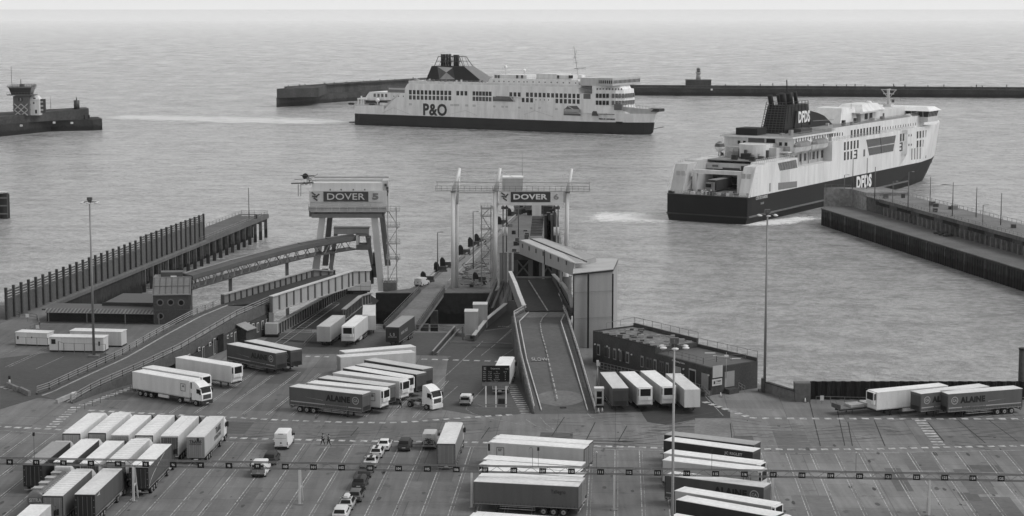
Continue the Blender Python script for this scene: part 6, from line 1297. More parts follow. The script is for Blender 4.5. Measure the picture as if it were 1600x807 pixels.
# lettering
a, c = S(1338,286), S(1361,283); b = MB(); b.text('DFDS', ((a[0]+c[0])/2,-HB-.12,(a[1]+c[1])/2+.1), (1,0,0),(0,0,1), (c[0]-a[0])*1.02, 4.9, gm(.75), .04, .05); ds.add('lettering', b)
a = S(1189.5,309.5); b = MB(); b.text('CÔTE DES FLANDRES', (a[0]+.2,-HB-.1,a[1]+.3), (1,0,0),(0,0,1), 9.5, 1.25, gm(.6), .04, .0); b.text('CALAIS', (a[0]+.6,-HB-.1,a[1]-1.8), (1,0,0),(0,0,1), 2.6, .7, gm(.4), .04, .0); ds.add('lettering', b)
for x_, y_ in ((228,692),(668,618)):
    y = HB
    for _ in range(8): xx, zz = S(*pe(x_,y_),-y); y = hw(xx, zz) if xx > LB*.6 else HB
    b = MB(); k = gm(.045); e = lambda q: (-hw(xx+q,zz) if xx > LB*.6 else -HB)-.08
    b.bar((xx+1.1,e(1.1),zz-1.6),(xx+1.1,e(1.1),zz+1.6),.12,.7,k,Vector((1,0,0)))
    for dz in (-1.4,0,1.4): b.bar((xx-1.4,e(-1.4),zz+dz),(xx+1.4,e(1.4),zz+dz),.12,.45,k)
    ds.add('emblem', b)
# lifeboats in their recess
b = MB(); b.box(x_r0,x_r1,-HB+3.2,-HB+5.3,low-.2,zhi,gm(.34,'paint')); ro = ds.add('lifeboat_recess', b)
for k in range(8): x = x_r0+2.5+k*(x_r1-x_r0-4)/7; b = MB(); b.box(x-.9,x+.9,-HB+3.1,-HB+3.25,low+1.2,low+3.8,gm(.03,'glass')); b.build('window', ro)
xc0 = S(1256,240,-HB)[0]; xc1 = S(1286,234,-HB)[0]; hl = (xc1-xc0)*.36
for xc in (xc0+1,xc1-1):
    zc = low+6.6; b = MB(); b.loft([[(xc+a,-HB+1.2+yy*k2,zc+zz) for yy,zz in ((-1.9,.2),(-1.3,-1.3),(0,-1.9),(1.3,-1.3),(1.9,.2))][::-1] for a,k2 in ((-hl,.2),(-hl*.8,.8),(0,1),(hl*.8,.8),(hl,.2))],gm(.62,'paint')); lo = b.build('lifeboat', rt)
    b = MB(); b.loft([[(xc+a,-HB+1.2+yy*k2,zc+zz*k3) for yy,zz in ((-1.9,.25),(-1.5,1.5),(0,2.0),(1.5,1.5),(1.9,.25))][::-1] for a,k2,k3 in ((-hl,.2,.6),(-hl*.75,.85,1),(0,1,1),(hl*.75,.85,1),(hl,.2,.6))],gm(.17,'paint')); b.build('canopy', lo)
    for s_ in (-1,1): b = MB(); b.bar((xc+s_*hl*.7,-HB+3,zhi+.6),(xc+s_*hl*.7,-HB+1.2,zc+2.3),.3,.3,gm(.3)); b.bar((xc+s_*hl*.7,-HB+3,low),(xc+s_*hl*.7,-HB+3,zhi+.6),.35,.3,gm(.5)); b.build('davit', ro)
# funnel: fin and cage
yf = -4.5; b = MB(); fin = ds.prof([p4(405,448),p4(435,250),p4(560,252),p4(620,268),p4(680,295),p4(730,345),p4(768,410)],yf)
zf0 = fin[-1][1]; fin = [(fin[0][0],zroof)]+fin[1:-1]+[(fin[-1][0],zroof+.2)]
b.xprism(fin,yf,-yf,gm(.028,'paint')); fo = ds.add('funnel', b)
b = MB(); a, c = S(*p4(445,305),yf), S(*p4(547,300),yf); b.text('DFDS', ((a[0]+c[0])/2,yf-.1,(a[1]+c[1])/2), (1,0,0),(0,0,1), (c[0]-a[0]), 4.2, gm(.75), .05, .04); b.build('lettering', fo)
b = MB(); a = S(*p4(515,380),yf); b.box(a[0]-4,a[0]+4,yf-.08,yf,a[1]-2.6,a[1]+3.4,gm(.01,'glass')); b.bar((a[0]+6,yf-.1,a[1]+1.2),(a[0]+26,yf-.1,a[1]+.6),.1,.2,gm(.2)); b.build('funnel_louvre', fo)
xf0_, xf1_ = S(*p4(405,440),yf)[0]-9.5, fin[2][0]+.5; zct = S(*p4(400,172),yf)[1]; b = MB(); cg = gm(.02,'steel')
b.loft([[(xf0_+1.5,-4.2,zroof),(xf1_,-4.2,zroof),(xf1_,4.2,zroof),(xf0_+1.5,4.2,zroof)],[(xf0_+5,-3.6,zct-1.2),(xf1_-1.5,-3.6,zct-1.2),(xf1_-1.5,3.6,zct-1.2),(xf0_+5,3.6,zct-1.2)]],gm(.014,'steel'))
for k in range(13):
    z = zroof+.6+k*(zct-zroof-.6)/12; u = k/12; x_a = xf0_+4*u; yy = 4.1-.5*u; b.bar((x_a,-yy,z),(x_a,yy,z),.15,.15,gm(.10,'steel')); b.bar((x_a,-yy,z),(xf1_-1.5*u,-yy,z),.12,.12,cg); b.bar((x_a,yy,z),(xf1_-1.5*u,yy,z),.12,.12,cg)
for k in range(7): y = -4.1+k*1.37; b.bar((xf0_,y,zroof),(xf0_+4,y*.88,zct),.16,.16,gm(.05,'steel'))
for k in range(8): x = xf0_+k*(xf1_-xf0_)/7; b.bar((x,-4.1,zroof),(x+4-5.5*k/7,-3.7,zct),.14,.14,cg)
b.build('cage', fo)
zp_ = S(*p4(400,95),0)[1]
for k, (dx, r, y) in enumerate(((0,.9,2.2),(3.5,1.1,-.8),(6.5,.8,1.8),(9.5,1.2,-.8),(13,.8,1.5),(15.5,.7,-.6))):
    x = xf0_+4+dx; b = MB(); b.tube((x+1.4,y,zct-2),(x-.4,y,zp_+(.6 if k%2 else 0)),r,gm(.014,'steel'),10); b.build('exhaust_pipe', fo)
b = MB(); x = xf0_+14; b.bar((x,0,zct),(x-1.0,0,zp_+5),.3,.3,cg,Vector((0,1,0))); b.build('spike', fo)
b = MB(); x = xu0; b.box(x,x+8,.5,8.5,zroof+.1,zroof+2.4,gm(.02,'cloth')); b.box(x+16,x+26,-9,-5,zroof+.1,zroof+1.6,gm(.05,'steel')); ds.add('covered_gear', b)
# small houses forward of the funnel, bridge, mast
xa0 = S(1303,196,-4)[0]; b = MB()
b.loft([[(xa0+x,y,zroof+1) for x,y in ((1,-6),(16,-7),(16,7),(1,6))],[(xa0+x,y,zroof+6.5) for x,y in ((5,-5),(15,-6),(15,6),(5,5))]],gm(.66,'paint')); b.box(xa0+18,LB*.80,-7.5,8.5,zroof+1,zroof+4.2,gm(.58,'paint')); b.box(xa0+12,xa0+34,-9.5,9.5,zroof+4.2,zroof+4.6,W2); ds.add('top_house', b)
b = MB(); b.box(xa0+22,xa0+25,-7.6,-7.45,zroof+1.6,zroof+3.8,gm(.04)); b.box(xa0+27,xa0+30,-7.6,-7.45,zroof+1.6,zroof+3.8,gm(.04)); ds.add('open_door', b)
a = S(1343,166,-2); b = MB(); b.loft([[(a[0]+x*12,-2+y*6,a[1]-1.5) for x,y in ((-1,-1),(1,-1),(1,1),(-1,1))],[(a[0]+x*8,-2+y*4,a[1]+1.0) for x,y in ((-1,-1),(1,-1),(1,1),(-1,1))]],W_); ds.add('tent_roof', b)
b = MB(); b.box(a[0]-10,a[0]+10,-7,3,zroof+4.4,a[1]-1.5,gm(.3,'paint')); ds.add('tent_wall', b)
for px, py, r in ((1364,169,2.2),(1357.5,163,1.4),(1419,184,1.6),(1425,186,1.2),(1317,198,1.0),(1321,200,1.0)): a = S(px,py,-3 if px < 1400 else -11.5); b = MB(); b.ball((a[0],-3 if px < 1400 else -11.5,a[1]),r,W_,10,7); b.tube((a[0],-3 if px < 1400 else -11.5,zroof+1),(a[0],-3 if px < 1400 else -11.5,a[1]-r*.7),.25,gm(.4),6); ds.add('radome', b)
bx0 = S(1446,180,-HB-1)[0]; bx1 = bx0+12; zb0 = S(1450,185,-HB-1)[1]; zbt = zb0+3.9
b = MB(); b.box(bx0,bx1,-HB-2.0,HB+2.0,zb0-1.4,zb0+.6,gm(.5,'paint')); b.box(bx0+1,bx1-.5,-HB+2,HB-2,zroof+.8,zb0-1.3,gm(.55,'paint')); bo = ds.add('bridge', b)
b = MB(); b.loft([[(bx0+.2,-HB-1.8,zb0+.6),(bx1-.4,-HB-1.8,zb0+.6),(bx1-.4,HB+1.8,zb0+.6),(bx0+.2,HB+1.8,zb0+.6)],[(bx0-.2,-HB-2.3,zbt-1),(bx1+.2,-HB-2.3,zbt-1),(bx1+.2,HB+2.3,zbt-1),(bx0-.2,HB+2.3,zbt-1)]],gm(.02,'glass')); 
b.build('bridge_windows', bo)
b = MB()
for k in range(7): x = bx0+1+k*(bx1-bx0-2)/6; b.bar((x,-HB-1.9,zb0+.6),(x,-HB-2.35,zbt-1),.25,.2,gm(.4),Vector((0,1,0)))
for k in range(12): y = -HB+k*2.4; b.bar((bx0+.15,y,zb0+.6),(bx0-.25,y,zbt-1),.25,.2,gm(.4),Vector((0,1,0)))
b.build('window_mullions', bo)
b = MB(); b.loft([[(bx0-1,-HB-3.2,zbt-1),(bx1+1,-HB-3.2,zbt-1),(bx1+1,HB+3.2,zbt-1),(bx0-1,HB+3.2,zbt-1)],[(bx0+1.5,-HB-1,zbt+.5),(bx1-1.5,-HB-1,zbt+.5),(bx1-1.5,HB+1,zbt+.5),(bx0+1.5,HB+1,zbt+.5)]],gm(.74,'roof')); b.build('bridge_roof', bo)
b = MB(); a0_ = S(1388,170,0); mt = gm(.5,'steel'); a1_ = S(1386,141,0); zq_ = S(1388,173,0)[1]; zs_ = S(1388,163,0)[1]; b.bar((a0_[0],0,zs_-1),(a0_[0]-.5,0,a1_[1]),.9,.9,mt,Vector((0,1,0))); b.box(a0_[0]-1.6,a0_[0]+1.6,-1.6,1.6,zroof+1,zs_,gm(.55,'paint'))
for z, w in ((a1_[1],3.2),(a1_[1]-1.6,2.2),(a1_[1]-3.4,1.5)): b.bar((a0_[0],-w,z),(a0_[0],w,z),.35,.3,mt); b.bar((a0_[0]-w*.6,0,z+.2),(a0_[0]+w*.6,0,z+.2),.35,.3,mt)
b.bar((a0_[0],-3,a1_[1]),(a0_[0],-.4,a1_[1]-3),.2,.2,mt); b.bar((a0_[0],3,a1_[1]),(a0_[0],.4,a1_[1]-3),.2,.2,mt); b.box(a0_[0]-.3,a0_[0]+.3,-2.4,-1.4,a1_[1]-5,a1_[1]-3.8,gm(.1)); ds.add('mast', b)
for px, py in ((1330,162),(1369,157),(1407,155),(1432,159),(1380,158)): a = S(px,py,-6); b = MB(); b.bar((a[0],-6,a[1]),(a[0],-6,zroof+6),.14,.14,gm(.35,'steel'),Vector((0,1,0))); ds.add('aerial', b)
# rescue ball radar on the port quarter
xs_ = 30; y_, z_ = T(1124.5,229.5,xs_); b = MB(); b.ball((xs_,y_,z_),1.75,W_,14,9); so_ = ds.add('satellite_dome', b)
b = MB(); b.loft([[(xs_+1.8*math.cos(t)*r,y_+1.8*math.sin(t)*r,z_+zz) for t in [2*math.pi*k/14 for k in range(14)]] for r,zz in ((1.0,0.05),(.86,.9),(.5,1.55),(.1,1.8))],gm(.10,'paint')); b.build('dome_cap', so_)
b = MB(); b.tube((xs_,y_,zm),(xs_,y_,z_-1.6),.3,W_,6); b.build('dome_post', so_)
b = MB(); 
for k in range(24): x = rr6.uniform(xh+7,x_r0); y = rr6.uniform(-HB+6,HB-2); b.box(x-.5,x+.5,y-.4,y+.4,zm-.2,zm+rr6.uniform(.8,3.0),gm(rr6.choice((.06,.2,.55)),'steel'))
b.box(xh+1,xh+20,-HB+5,HB-5,zm-.4,zm-.1,gm(.2,'roof')); ds.add('deck_fittings', b)
for k in range(60):      # vents, lockers, rafts and lamps over the open decks
    x = rr6.uniform(xu0+2,LB*.86); y = rr6.uniform(-HB+2.2,HB-2.2); z = zroof if x < x_r1+4 else zroof+1.05
    if abs(y) < 6 and S(1209,199,0)[0]-3 < x < fin[-1][0]+2: continue
    b = MB(); s_ = rr6.uniform(.4,1.3); b.box(x-s_,x+s_,y-.5,y+.5,z,z+rr6.uniform(.6,2.0),gm(rr6.choice((.05,.12,.3,.5,.65)),'steel')); ds.add('deck_locker', b)
for k in range(14):
    x = xh+2+k*1.2; b = MB(); y = rr6.uniform(-7,7); b.box(x-.5,x+.6,y-.9,y+.9,zm-.1,zm+rr6.uniform(.8,2.2),gm(rr6.choice((.04,.1,.3)),'steel')); ds.add('deck_locker', b)
for k in range(3):
    z = zk+1.5+k*2.6; b = MB(); b.box(xh+5.6,xh+6.0,-HB+5.3,HB-5.3,z,z+.25,gm(.2,'steel')); ds.add('garage_beam', b)
for nm_, y_ in ((0,-HB+4.35),(1,HB-5.0)):
    b = MB(); b.box(8,xh+4,y_-.04,y_+.04,zk+3.2,zk+5.2,gm(.12)); ds.add('casing_recess', b)
b = MB(); a = S(1447,271,0); b.bar((LB+1,0,4.0),(LB+9,-.5,4.6),1.0,.6,gm(.03,'steel')); ds.add('bow_thruster_guard', b)
a = S(*pe(950,715),-4); b = MB(); b.box(a[0]-1,a[0]+1.4,-4.6,-3,a[1]-1.4,a[1]+1.4,gm(.04,'steel')); ds.add('anchor', b)
# ---------- wakes: thin broken foam sheets ----------
def foam_mat(name, thr, sc=(1,1,1), s=.12, v=.75):
    m = bpy.data.materials.new(name); m.use_nodes = True; n = m.node_tree; p = n.nodes['Principled BSDF']; p.inputs['Base Color'].default_value = (v,v,v,1); p.inputs['Roughness'].default_value = .8
    tc = n.nodes.new('ShaderNodeNewGeometry'); mp = n.nodes.new('ShaderNodeMapping'); mp.inputs['Scale'].default_value = sc; no = n.nodes.new('ShaderNodeTexNoise'); no.inputs['Scale'].default_value = s; no.inputs['Detail'].default_value = 7; no.inputs['Roughness'].default_value = .68
    at = n.nodes.new('ShaderNodeAttribute'); at.attribute_name = 'edge'; r = n.nodes.new('ShaderNodeMapRange'); r.inputs[1].default_value = thr; r.inputs[2].default_value = thr+.30
    a = n.nodes.new('ShaderNodeMath'); a.operation = 'ADD'; k = n.nodes.new('ShaderNodeMath'); k.operation = 'MULTIPLY'; k.inputs[1].default_value = .35
    n.links.new(tc.outputs['Position'], mp.inputs[0]); n.links.new(mp.outputs[0], no.inputs[0]); n.links.new(at.outputs['Fac'], k.inputs[0]); n.links.new(no.outputs[0], a.inputs[0]); n.links.new(k.outputs[0], a.inputs[1]); n.links.new(a.outputs[0], r.inputs[0])
    n.links.new(r.outputs[0], p.inputs['Alpha']); return m
def foam(name, label, center, widths, mat, z=.06, seg=40):
    """ribbon along centre points; strength peaks on the centre line and fades to both edges and ends"""
    P = [G(px,py,SZ) for px,py in center]; Ls = [0]
    for i in range(len(P)-1): Ls.append(Ls[-1]+(P[i+1]-P[i]).length)
    vs, fs, ed = [], [], []; R_ = 7
    for k in range(seg+1):
        s = Ls[-1]*k/seg; i = 0
        while i < len(P)-2 and Ls[i+1] < s: i += 1
        u = (s-Ls[i])/(Ls[i+1]-Ls[i]); p = P[i].lerp(P[i+1],u); d = (P[i+1]-P[i]).normalized(); nn = Vector((-d.y,d.x,0)); w = widths[i]+(widths[i+1]-widths[i])*u
        for j in range(R_): t = -1+2*j/(R_-1); q = p+nn*t*w; vs.append((q.x,q.y,SZ+z)); ed.append((1-t*t)*min(1,6*k/seg,6*(1-k/seg)))
    for k in range(seg):
        for j in range(R_-1): a = k*R_+j; fs.append((a,a+1,a+R_+1,a+R_))
    b = MB(); b.add(vs,fs,mat); o = b.build(name); at = o.data.attributes.new('edge','FLOAT','POINT'); at.data.foreach_set('value', ed); o['kind'] = 'stuff'; return o
FW = foam_mat('wake_foam',.50,(.8,1,1),.5,.75); FAR = foam_mat('thin_foam',.58,(.5,1,1),.3,.55); FS = foam_mat('wash_foam',.60,(1,1,1),.3)
foam('wake','',[(150,180),(250,184.5),(350,187),(450,189.5),(556,194.5)],[26,36,42,38,14],foam_mat('far_wake',.50,(.5,1,1),.16,.62))
foam('bow_wash','',[(556,195.8),(700,201.5),(850,206.8),(1000,212.5),(1032,213)],[2.2,2.4,3,4,4.5],FS,.08,80)
foam('wake','',[(1066,341),(915,339)],[17,19],FW)
foam('wake','',[(1150,352.5),(1205,349),(1275,339)],[4,8,5],FW); foam('wake','',[(1440,291),(1475,288),(1510,290)],[4,6,4],FAR)
foam('wake','',[(350,346),(380,350),(402,358)],[3,4,3],FW) if False else None
# =============== road vehicles: every build returns [(name, MB, parent index)] in local metres, x forward ===============
_PROTO = {}
def spawn(key, builder, name, loc, rz, label, cat, group=None):
    """first use of a key makes the meshes; later ones are copies that share them"""
    if key not in _PROTO:
        _PROTO[key] = [(n, mb.mesh(n), par) for n, mb, par in builder()]
    root = thing(name, label, cat, loc, rz, group); obs = []
    for n, me, par in _PROTO[key]:
        o = bpy.data.objects.new(n, me); C.objects.link(o); o.parent = root if par < 0 else obs[par]; obs.append(o)
    return root
def wheel_parts(L, x, y, r=.5, w=.34, par=-1, rim=.32):
    b = MB(); b.tube((x,y-w/2,r),(x,y+w/2,r), r, gm(.02,'rubber'), 16)
    L.append(('wheel', b, par)); i = len(L)-1
    s = 1 if y > 0 else -1
    h = MB(); h.tube((x,y+s*(w/2-.03),r),(x,y+s*(w/2+.03),r), r*.58, gm(rim,'steel'), 12); h.tube((x,y+s*(w/2+.02),r),(x,y+s*(w/2+.08),r), r*.2, gm(.08,'steel'), 8)
    L.append(('rim', h, i))
ALAINE = dict(side=.085, roof=.60, end=.07, skirt=.07, logo='alaine')
def trailer_parts(s, L=None, par=-1):
    """s: kind (reefer, curtain, box), side, roof, end (rear door tone), front, logo, unit"""
    L = [] if L is None else L
    kind = s.get('kind', 'reefer'); side = s.get('side', .7); roof = s.get('roof', .74); W = 1.28; z0 = 1.12; z1 = 4.0; X = s.get('len', 13.6)
    ms = gm(side,'panel'); mr = gm(roof,'roof'); me = gm(s.get('end', side),'panel'); mf = gm(s.get('front', side),'panel'); fr = s.get('frame', .03 if kind != 'box' else side)
    b = MB()
    b.box(0.06, X-.05, -W+.02, W-.02, z0, z1-.06, ms)
    # curtain or panel joints
    if kind == 'curtain':
        for sy in (-1, 1):
            b.box(.12, X-.12, sy*W-.02*(sy>0), sy*W+.02*(sy<0) if sy<0 else sy*W, z0+.28, z1-.16, ms)
            for k in range(26):
                x = .5+k*.5; b.box(x-.035, x+.035, sy*(W-.005)-.012, sy*(W-.005)+.012, z0-.02, z0+.34, gm(side*.55+.01,'cloth'))
            b.box(.1, X-.1, sy*W-.012, sy*W+.012, z0-.05, z0+.03, gm(.3,'steel'))
    else:
        for sy in (-1, 1):
            b.box(.05, X-.04, sy*(W-.01)-.012, sy*(W-.01)+.012, z0, z0+.16, gm(.45,'steel'))
            b.box(.05, X-.04, sy*(W-.01)-.012, sy*(W-.01)+.012, z1-.16, z1-.05, gm(min(.85,side*1.1),'panel'))
    L.append(('body', b, par)); bi = len(L)-1
    b = MB(); b.box(0, X, -W, W, z1-.07, z1, mr)
    if s.get('ribs'):
        for k in range(1, 12): b.box(k*X/12-.03, k*X/12+.03, -W+.03, W-.03, z1, z1+.02, gm(roof*.8,'roof'))
    if s.get('seam'): b.box(.05, X-.05, -.03, .03, z1, z1+.02, gm(roof*.75,'roof'))
    L.append(('roof', b, par))
    # rear doors with frame, hinges and lock rods
    b = MB()
    b.box(-.02, .06, -W, W, z1-.22, z1-.07, gm(fr,'steel')); b.box(-.02, .06, -W, W, z0-.15, z0, gm(fr,'steel'))
    for sy in (-1, 1): b.box(-.02, .06, sy*W-(.09 if sy>0 else 0), sy*W+(.09 if sy<0 else 0), z0, z1-.22, gm(fr,'steel'))
    L.append(('door_frame', b, par))
    for sy in (-1, 1):
        b = MB(); b.box(.0, .05, min(sy*.02, sy*(W-.09)), max(sy*.02, sy*(W-.09)), z0, z1-.22, me)
        for q in (.28,.86): b.bar((-.02, sy*q, z0+.05), (-.02, sy*q, z1-.3), .045, .045, gm(min(.6,s.get('end', side)*1.0+.14),'steel'))
        for z in (1.5,2.3,3.2): b.box(-.035, .0, min(sy*(W-.2),sy*(W-.09)), max(sy*(W-.2),sy*(W-.09)), z, z+.09, gm(.25,'steel'))
        L.append(('rear_door', b, par))
    if s.get('rear_text'):
        b = MB(); b.text(s['rear_text'][0], (-.035, 0, 3.3), (0,-1,0), (0,0,1), 1.75, .42, gm(.03), .01, .02)
        b.text(s['rear_text'][1], (-.035, 0, 2.95), (0,-1,0), (0,0,1), 1.75, .16, gm(.03), .01, .02); L.append(('lettering', b, par))
    # underframe
    dk = gm(.035,'steel'); b = MB()
    for sy in (-.5, .5): b.box(.3, X-.3, sy-.08, sy+.08, .82, z0, dk)
    for k in range(12): b.box(.6+k*1.1, .72+k*1.1, -W+.1, W-.1, 1.0, z0, dk)
    for x in (1.9,3.2,4.5): b.box(x-.06, x+.06, -.95, .95, .42, .58, dk)
    for x in (1.9,3.2,4.5): b.box(x-.62, x+.62, -W+.05, -W+.45, 1.02, 1.06, dk); b.box(x-.62, x+.62, W-.45, W-.05, 1.02, 1.06, dk)
    L.append(('chassis', b, par))
    b = MB(); lt = gm(.3,'steel')
    b.box(-.02, .1, -W+.08, W-.08, .5, .64, lt)
    for sy in (-.7,.7): b.box(.02, .1, sy-.05, sy+.05, .6, 1.1, dk)
    for sy in (-1,1): b.box(-.06, .0, min(sy*.75,sy*1.15), max(sy*.75,sy*1.15), .72, .86, gm(.12,'paint'))
    b.box(-.06, -.02, -.28, .28, .68, .82, gm(.6))
    L.append(('rear_bumper', b, par))
    for sy in (-1,1):
        b = MB()
        if kind == 'reefer' : b.box(6.2, 8.6, sy*(W-.15)-.14, sy*(W-.15)+.14, .5, 1.0, gm(s.get('locker', .6),'panel'))
        else:
            for z in (.55,.85): b.box(5.6, 10.2, sy*(W-.08)-.02, sy*(W-.08)+.02, z, z+.1, gm(.3,'steel'))
            for x in (5.8,7.8,10): b.box(x, x+.06, sy*(W-.08)-.03, sy*(W-.08)+.03, .55, 1.1, dk)
        L.append(('side_guard', b, par))
    for x in (1.9,3.2,4.5):
        for sy in (-1,1): wheel_parts(L, x, sy*1.08, .5, .36, par)
    if not s.get('hitched'):
        for sy in (-1,1):
            b = MB(); b.box(10.6, 10.78, sy*.85-.08, sy*.85+.08, .12, 1.1, dk); b.box(10.5, 10.88, sy*.85-.16, sy*.85+.16, .0, .12, dk)
            L.append(('landing_leg', b, par))
    # front end
    b = MB(); b.box(X-.05, X, -W, W, z0, z1-.07, mf)
    if kind == 'curtain': b.box(X, X+.03, -W+.25, W-.25, 1.25, 1.9, dk); b.box(X, X+.03, -W, W, z1-.45, z1-.08, gm(min(.5,s.get('front',side)*1.5)))
    L.append(('headboard', b, par))
    if kind == 'reefer':
        b = MB(); b.box(X, X+.42, -W+.2, W-.2, 2.0, z1-.12, gm(s.get('unitv', .72),'panel')); b.box(X+.42, X+.45, -W+.28, W-.85, 1.75+.3, 2.5, gm(.6))
        b.box(X, X+.1, -W+.2, W-.2, 1.3, 2.0, gm(.68,'panel')); b.box(X, X+.25, -W+.15, W-.3, z0-.15, z0+.05, dk)
        L.append(('cooling_unit', b, par)); ui = len(L)-1
        b = MB(); b.box(X+.42, X+.46, -W+.45, W-.45, 2.65, z1-.2, gm(.012,'steel'))
        for k in range(5): b.box(X+.46, X+.47, -W+.5, W-.5, 2.75+k*.22, 2.78+k*.22, gm(.04,'steel'))
        for sy in (-1,1): b.box(X+.08, X+.36, sy*(W-.2)-.012, sy*(W-.2)+.012, 2.7, z1-.3, gm(.02,'steel'))
        L.append(('grille', b, ui))
    # writing on the two long sides
    lg = s.get('logo')
    if lg:
        for sy in (-1,1):
            ux = (1,0,0) if sy < 0 else (-1,0,0); f = 1 if sy < 0 else -1; y = sy*(W+.012); b = MB()
            X0 = X/2
            if lg == 'alaine':
                bk = gm(.022,'cloth'); lt = gm(.36,'cloth')
                # wordmark towards the front end, ring emblem ahead of it, pale band low down
                tx = X0+2.3
                b.text('ALAiNE' , (tx, y, 2.85), ux, (0,0,1), 4.5, 1.0, bk, .015, .06)
                cx = X0+5.55 
                for a in range(20):
                    t0, t1 = 2*math.pi*a/20, 2*math.pi*(a+1)/20
                    b.add([(cx+math.cos(t0)*.62,y,2.85+math.sin(t0)*.62),(cx+math.cos(t1)*.62,y,2.85+math.sin(t1)*.62),(cx+math.cos(t1)*.5,y,2.85+math.sin(t1)*.5),(cx+math.cos(t0)*.5,y,2.85+math.sin(t0)*.5)], [(0,1,2,3)], lt)
                b.text('CA', (cx, y, 2.85), ux, (0,0,1), .72, .42, lt, .015, .03)
                b.box(.2, X0-.1, y-.004, y+.004, 1.62, 1.78, lt); b.box(X0+4.2, X-.2, y-.004, y+.004, 1.62, 1.78, lt)
                b.text('TRANSPORTS LOGISTIQUE EUROPE', (X0+2.0, y, 1.7), ux, (0,0,1), 3.9, .16, lt, .01)
                b.add([(X0-4.2,y,2.6),(X0-.5,y,2.32),(X0-.5,y,2.38)], [(0,1,2)], lt)
            elif lg == 'frame57':
                cx, w, h, k = X-1.5, .55, .62, gm(.06)
                for q in ((-w,-w+.07,-h,h),(w-.07,w,-h,h),(-w,w,-h,-h+.07),(-w,w,h-.07,h)): b.box(cx+q[0], cx+q[1], y-.006, y+.006, 2.75+q[2], 2.75+q[3], k)
                b.text(s.get('code','57'), (cx+.05, y, 2.98), ux, (0,0,1), .5, .38, k, .012, .04)
            elif lg == 'trans':
                b.text('TRANS', (X-4.2, y, 3.15), ux, (0,0,1), 3.6, .95, gm(.04), .015, .03); b.text('INTERNATIONAL', (X-4.6, y, 2.2), ux, (0,0,1), 4.6, .62, gm(.12), .015, .0)
            elif lg == 'riglet': b.text('JC RIGLET', (X-2.9, y, 3.3), ux, (0,0,1), 2.7, .5, gm(.5), .012, .02)
            elif lg == 'script': b.text('Tallegro', (2.6, y, 3.1), ux, (0,0,1), 1.9, .62, gm(.02), .012, .0)
            elif lg == 'bird':
                for (dx, dz, wd) in ((0,0,1.0),): 
                    b.add([(1.0,y,3.5),(1.9,y,3.62),(2.6,y,3.35),(1.9,y,3.48)], [(0,1,2,3)], gm(.6)); b.add([(1.7,y,3.55),(2.3,y,3.9),(2.1,y,3.5)], [(0,1,2)], gm(.6))
            elif lg == 'arc':
                for k in range(10):
                    x0 = .3+k*.9; x1 = x0+.9; za = 1.25+2.5*(k/10)**.6; zb = 1.25+2.5*((k+1)/10)**.6
                    b.add([(x0,y,za),(x1,y,zb),(x1,y,zb+.1),(x0,y,za+.1)], [(0,1,2,3)], gm(.6))
            elif lg == 'quay': b.text('MARINE CARGO', (X-4.5, y, 2.5), ux, (0,0,1), 5.6, .55, gm(.4), .012, .0)
            L.append(('lettering' if lg not in ('bird','arc') else 'emblem', b, par))
    if s.get('front_text'):
        b = MB(); b.text('L S', (X+.04, 0, 2.6), (0,1,0), (0,0,1), .9, .5, gm(.5), .01); b.text('LOGISTICS', (X+.04, 0, 2.1), (0,1,0), (0,0,1), 1.6, .2, gm(.5), .01); L.append(('lettering', b, par))
    return L
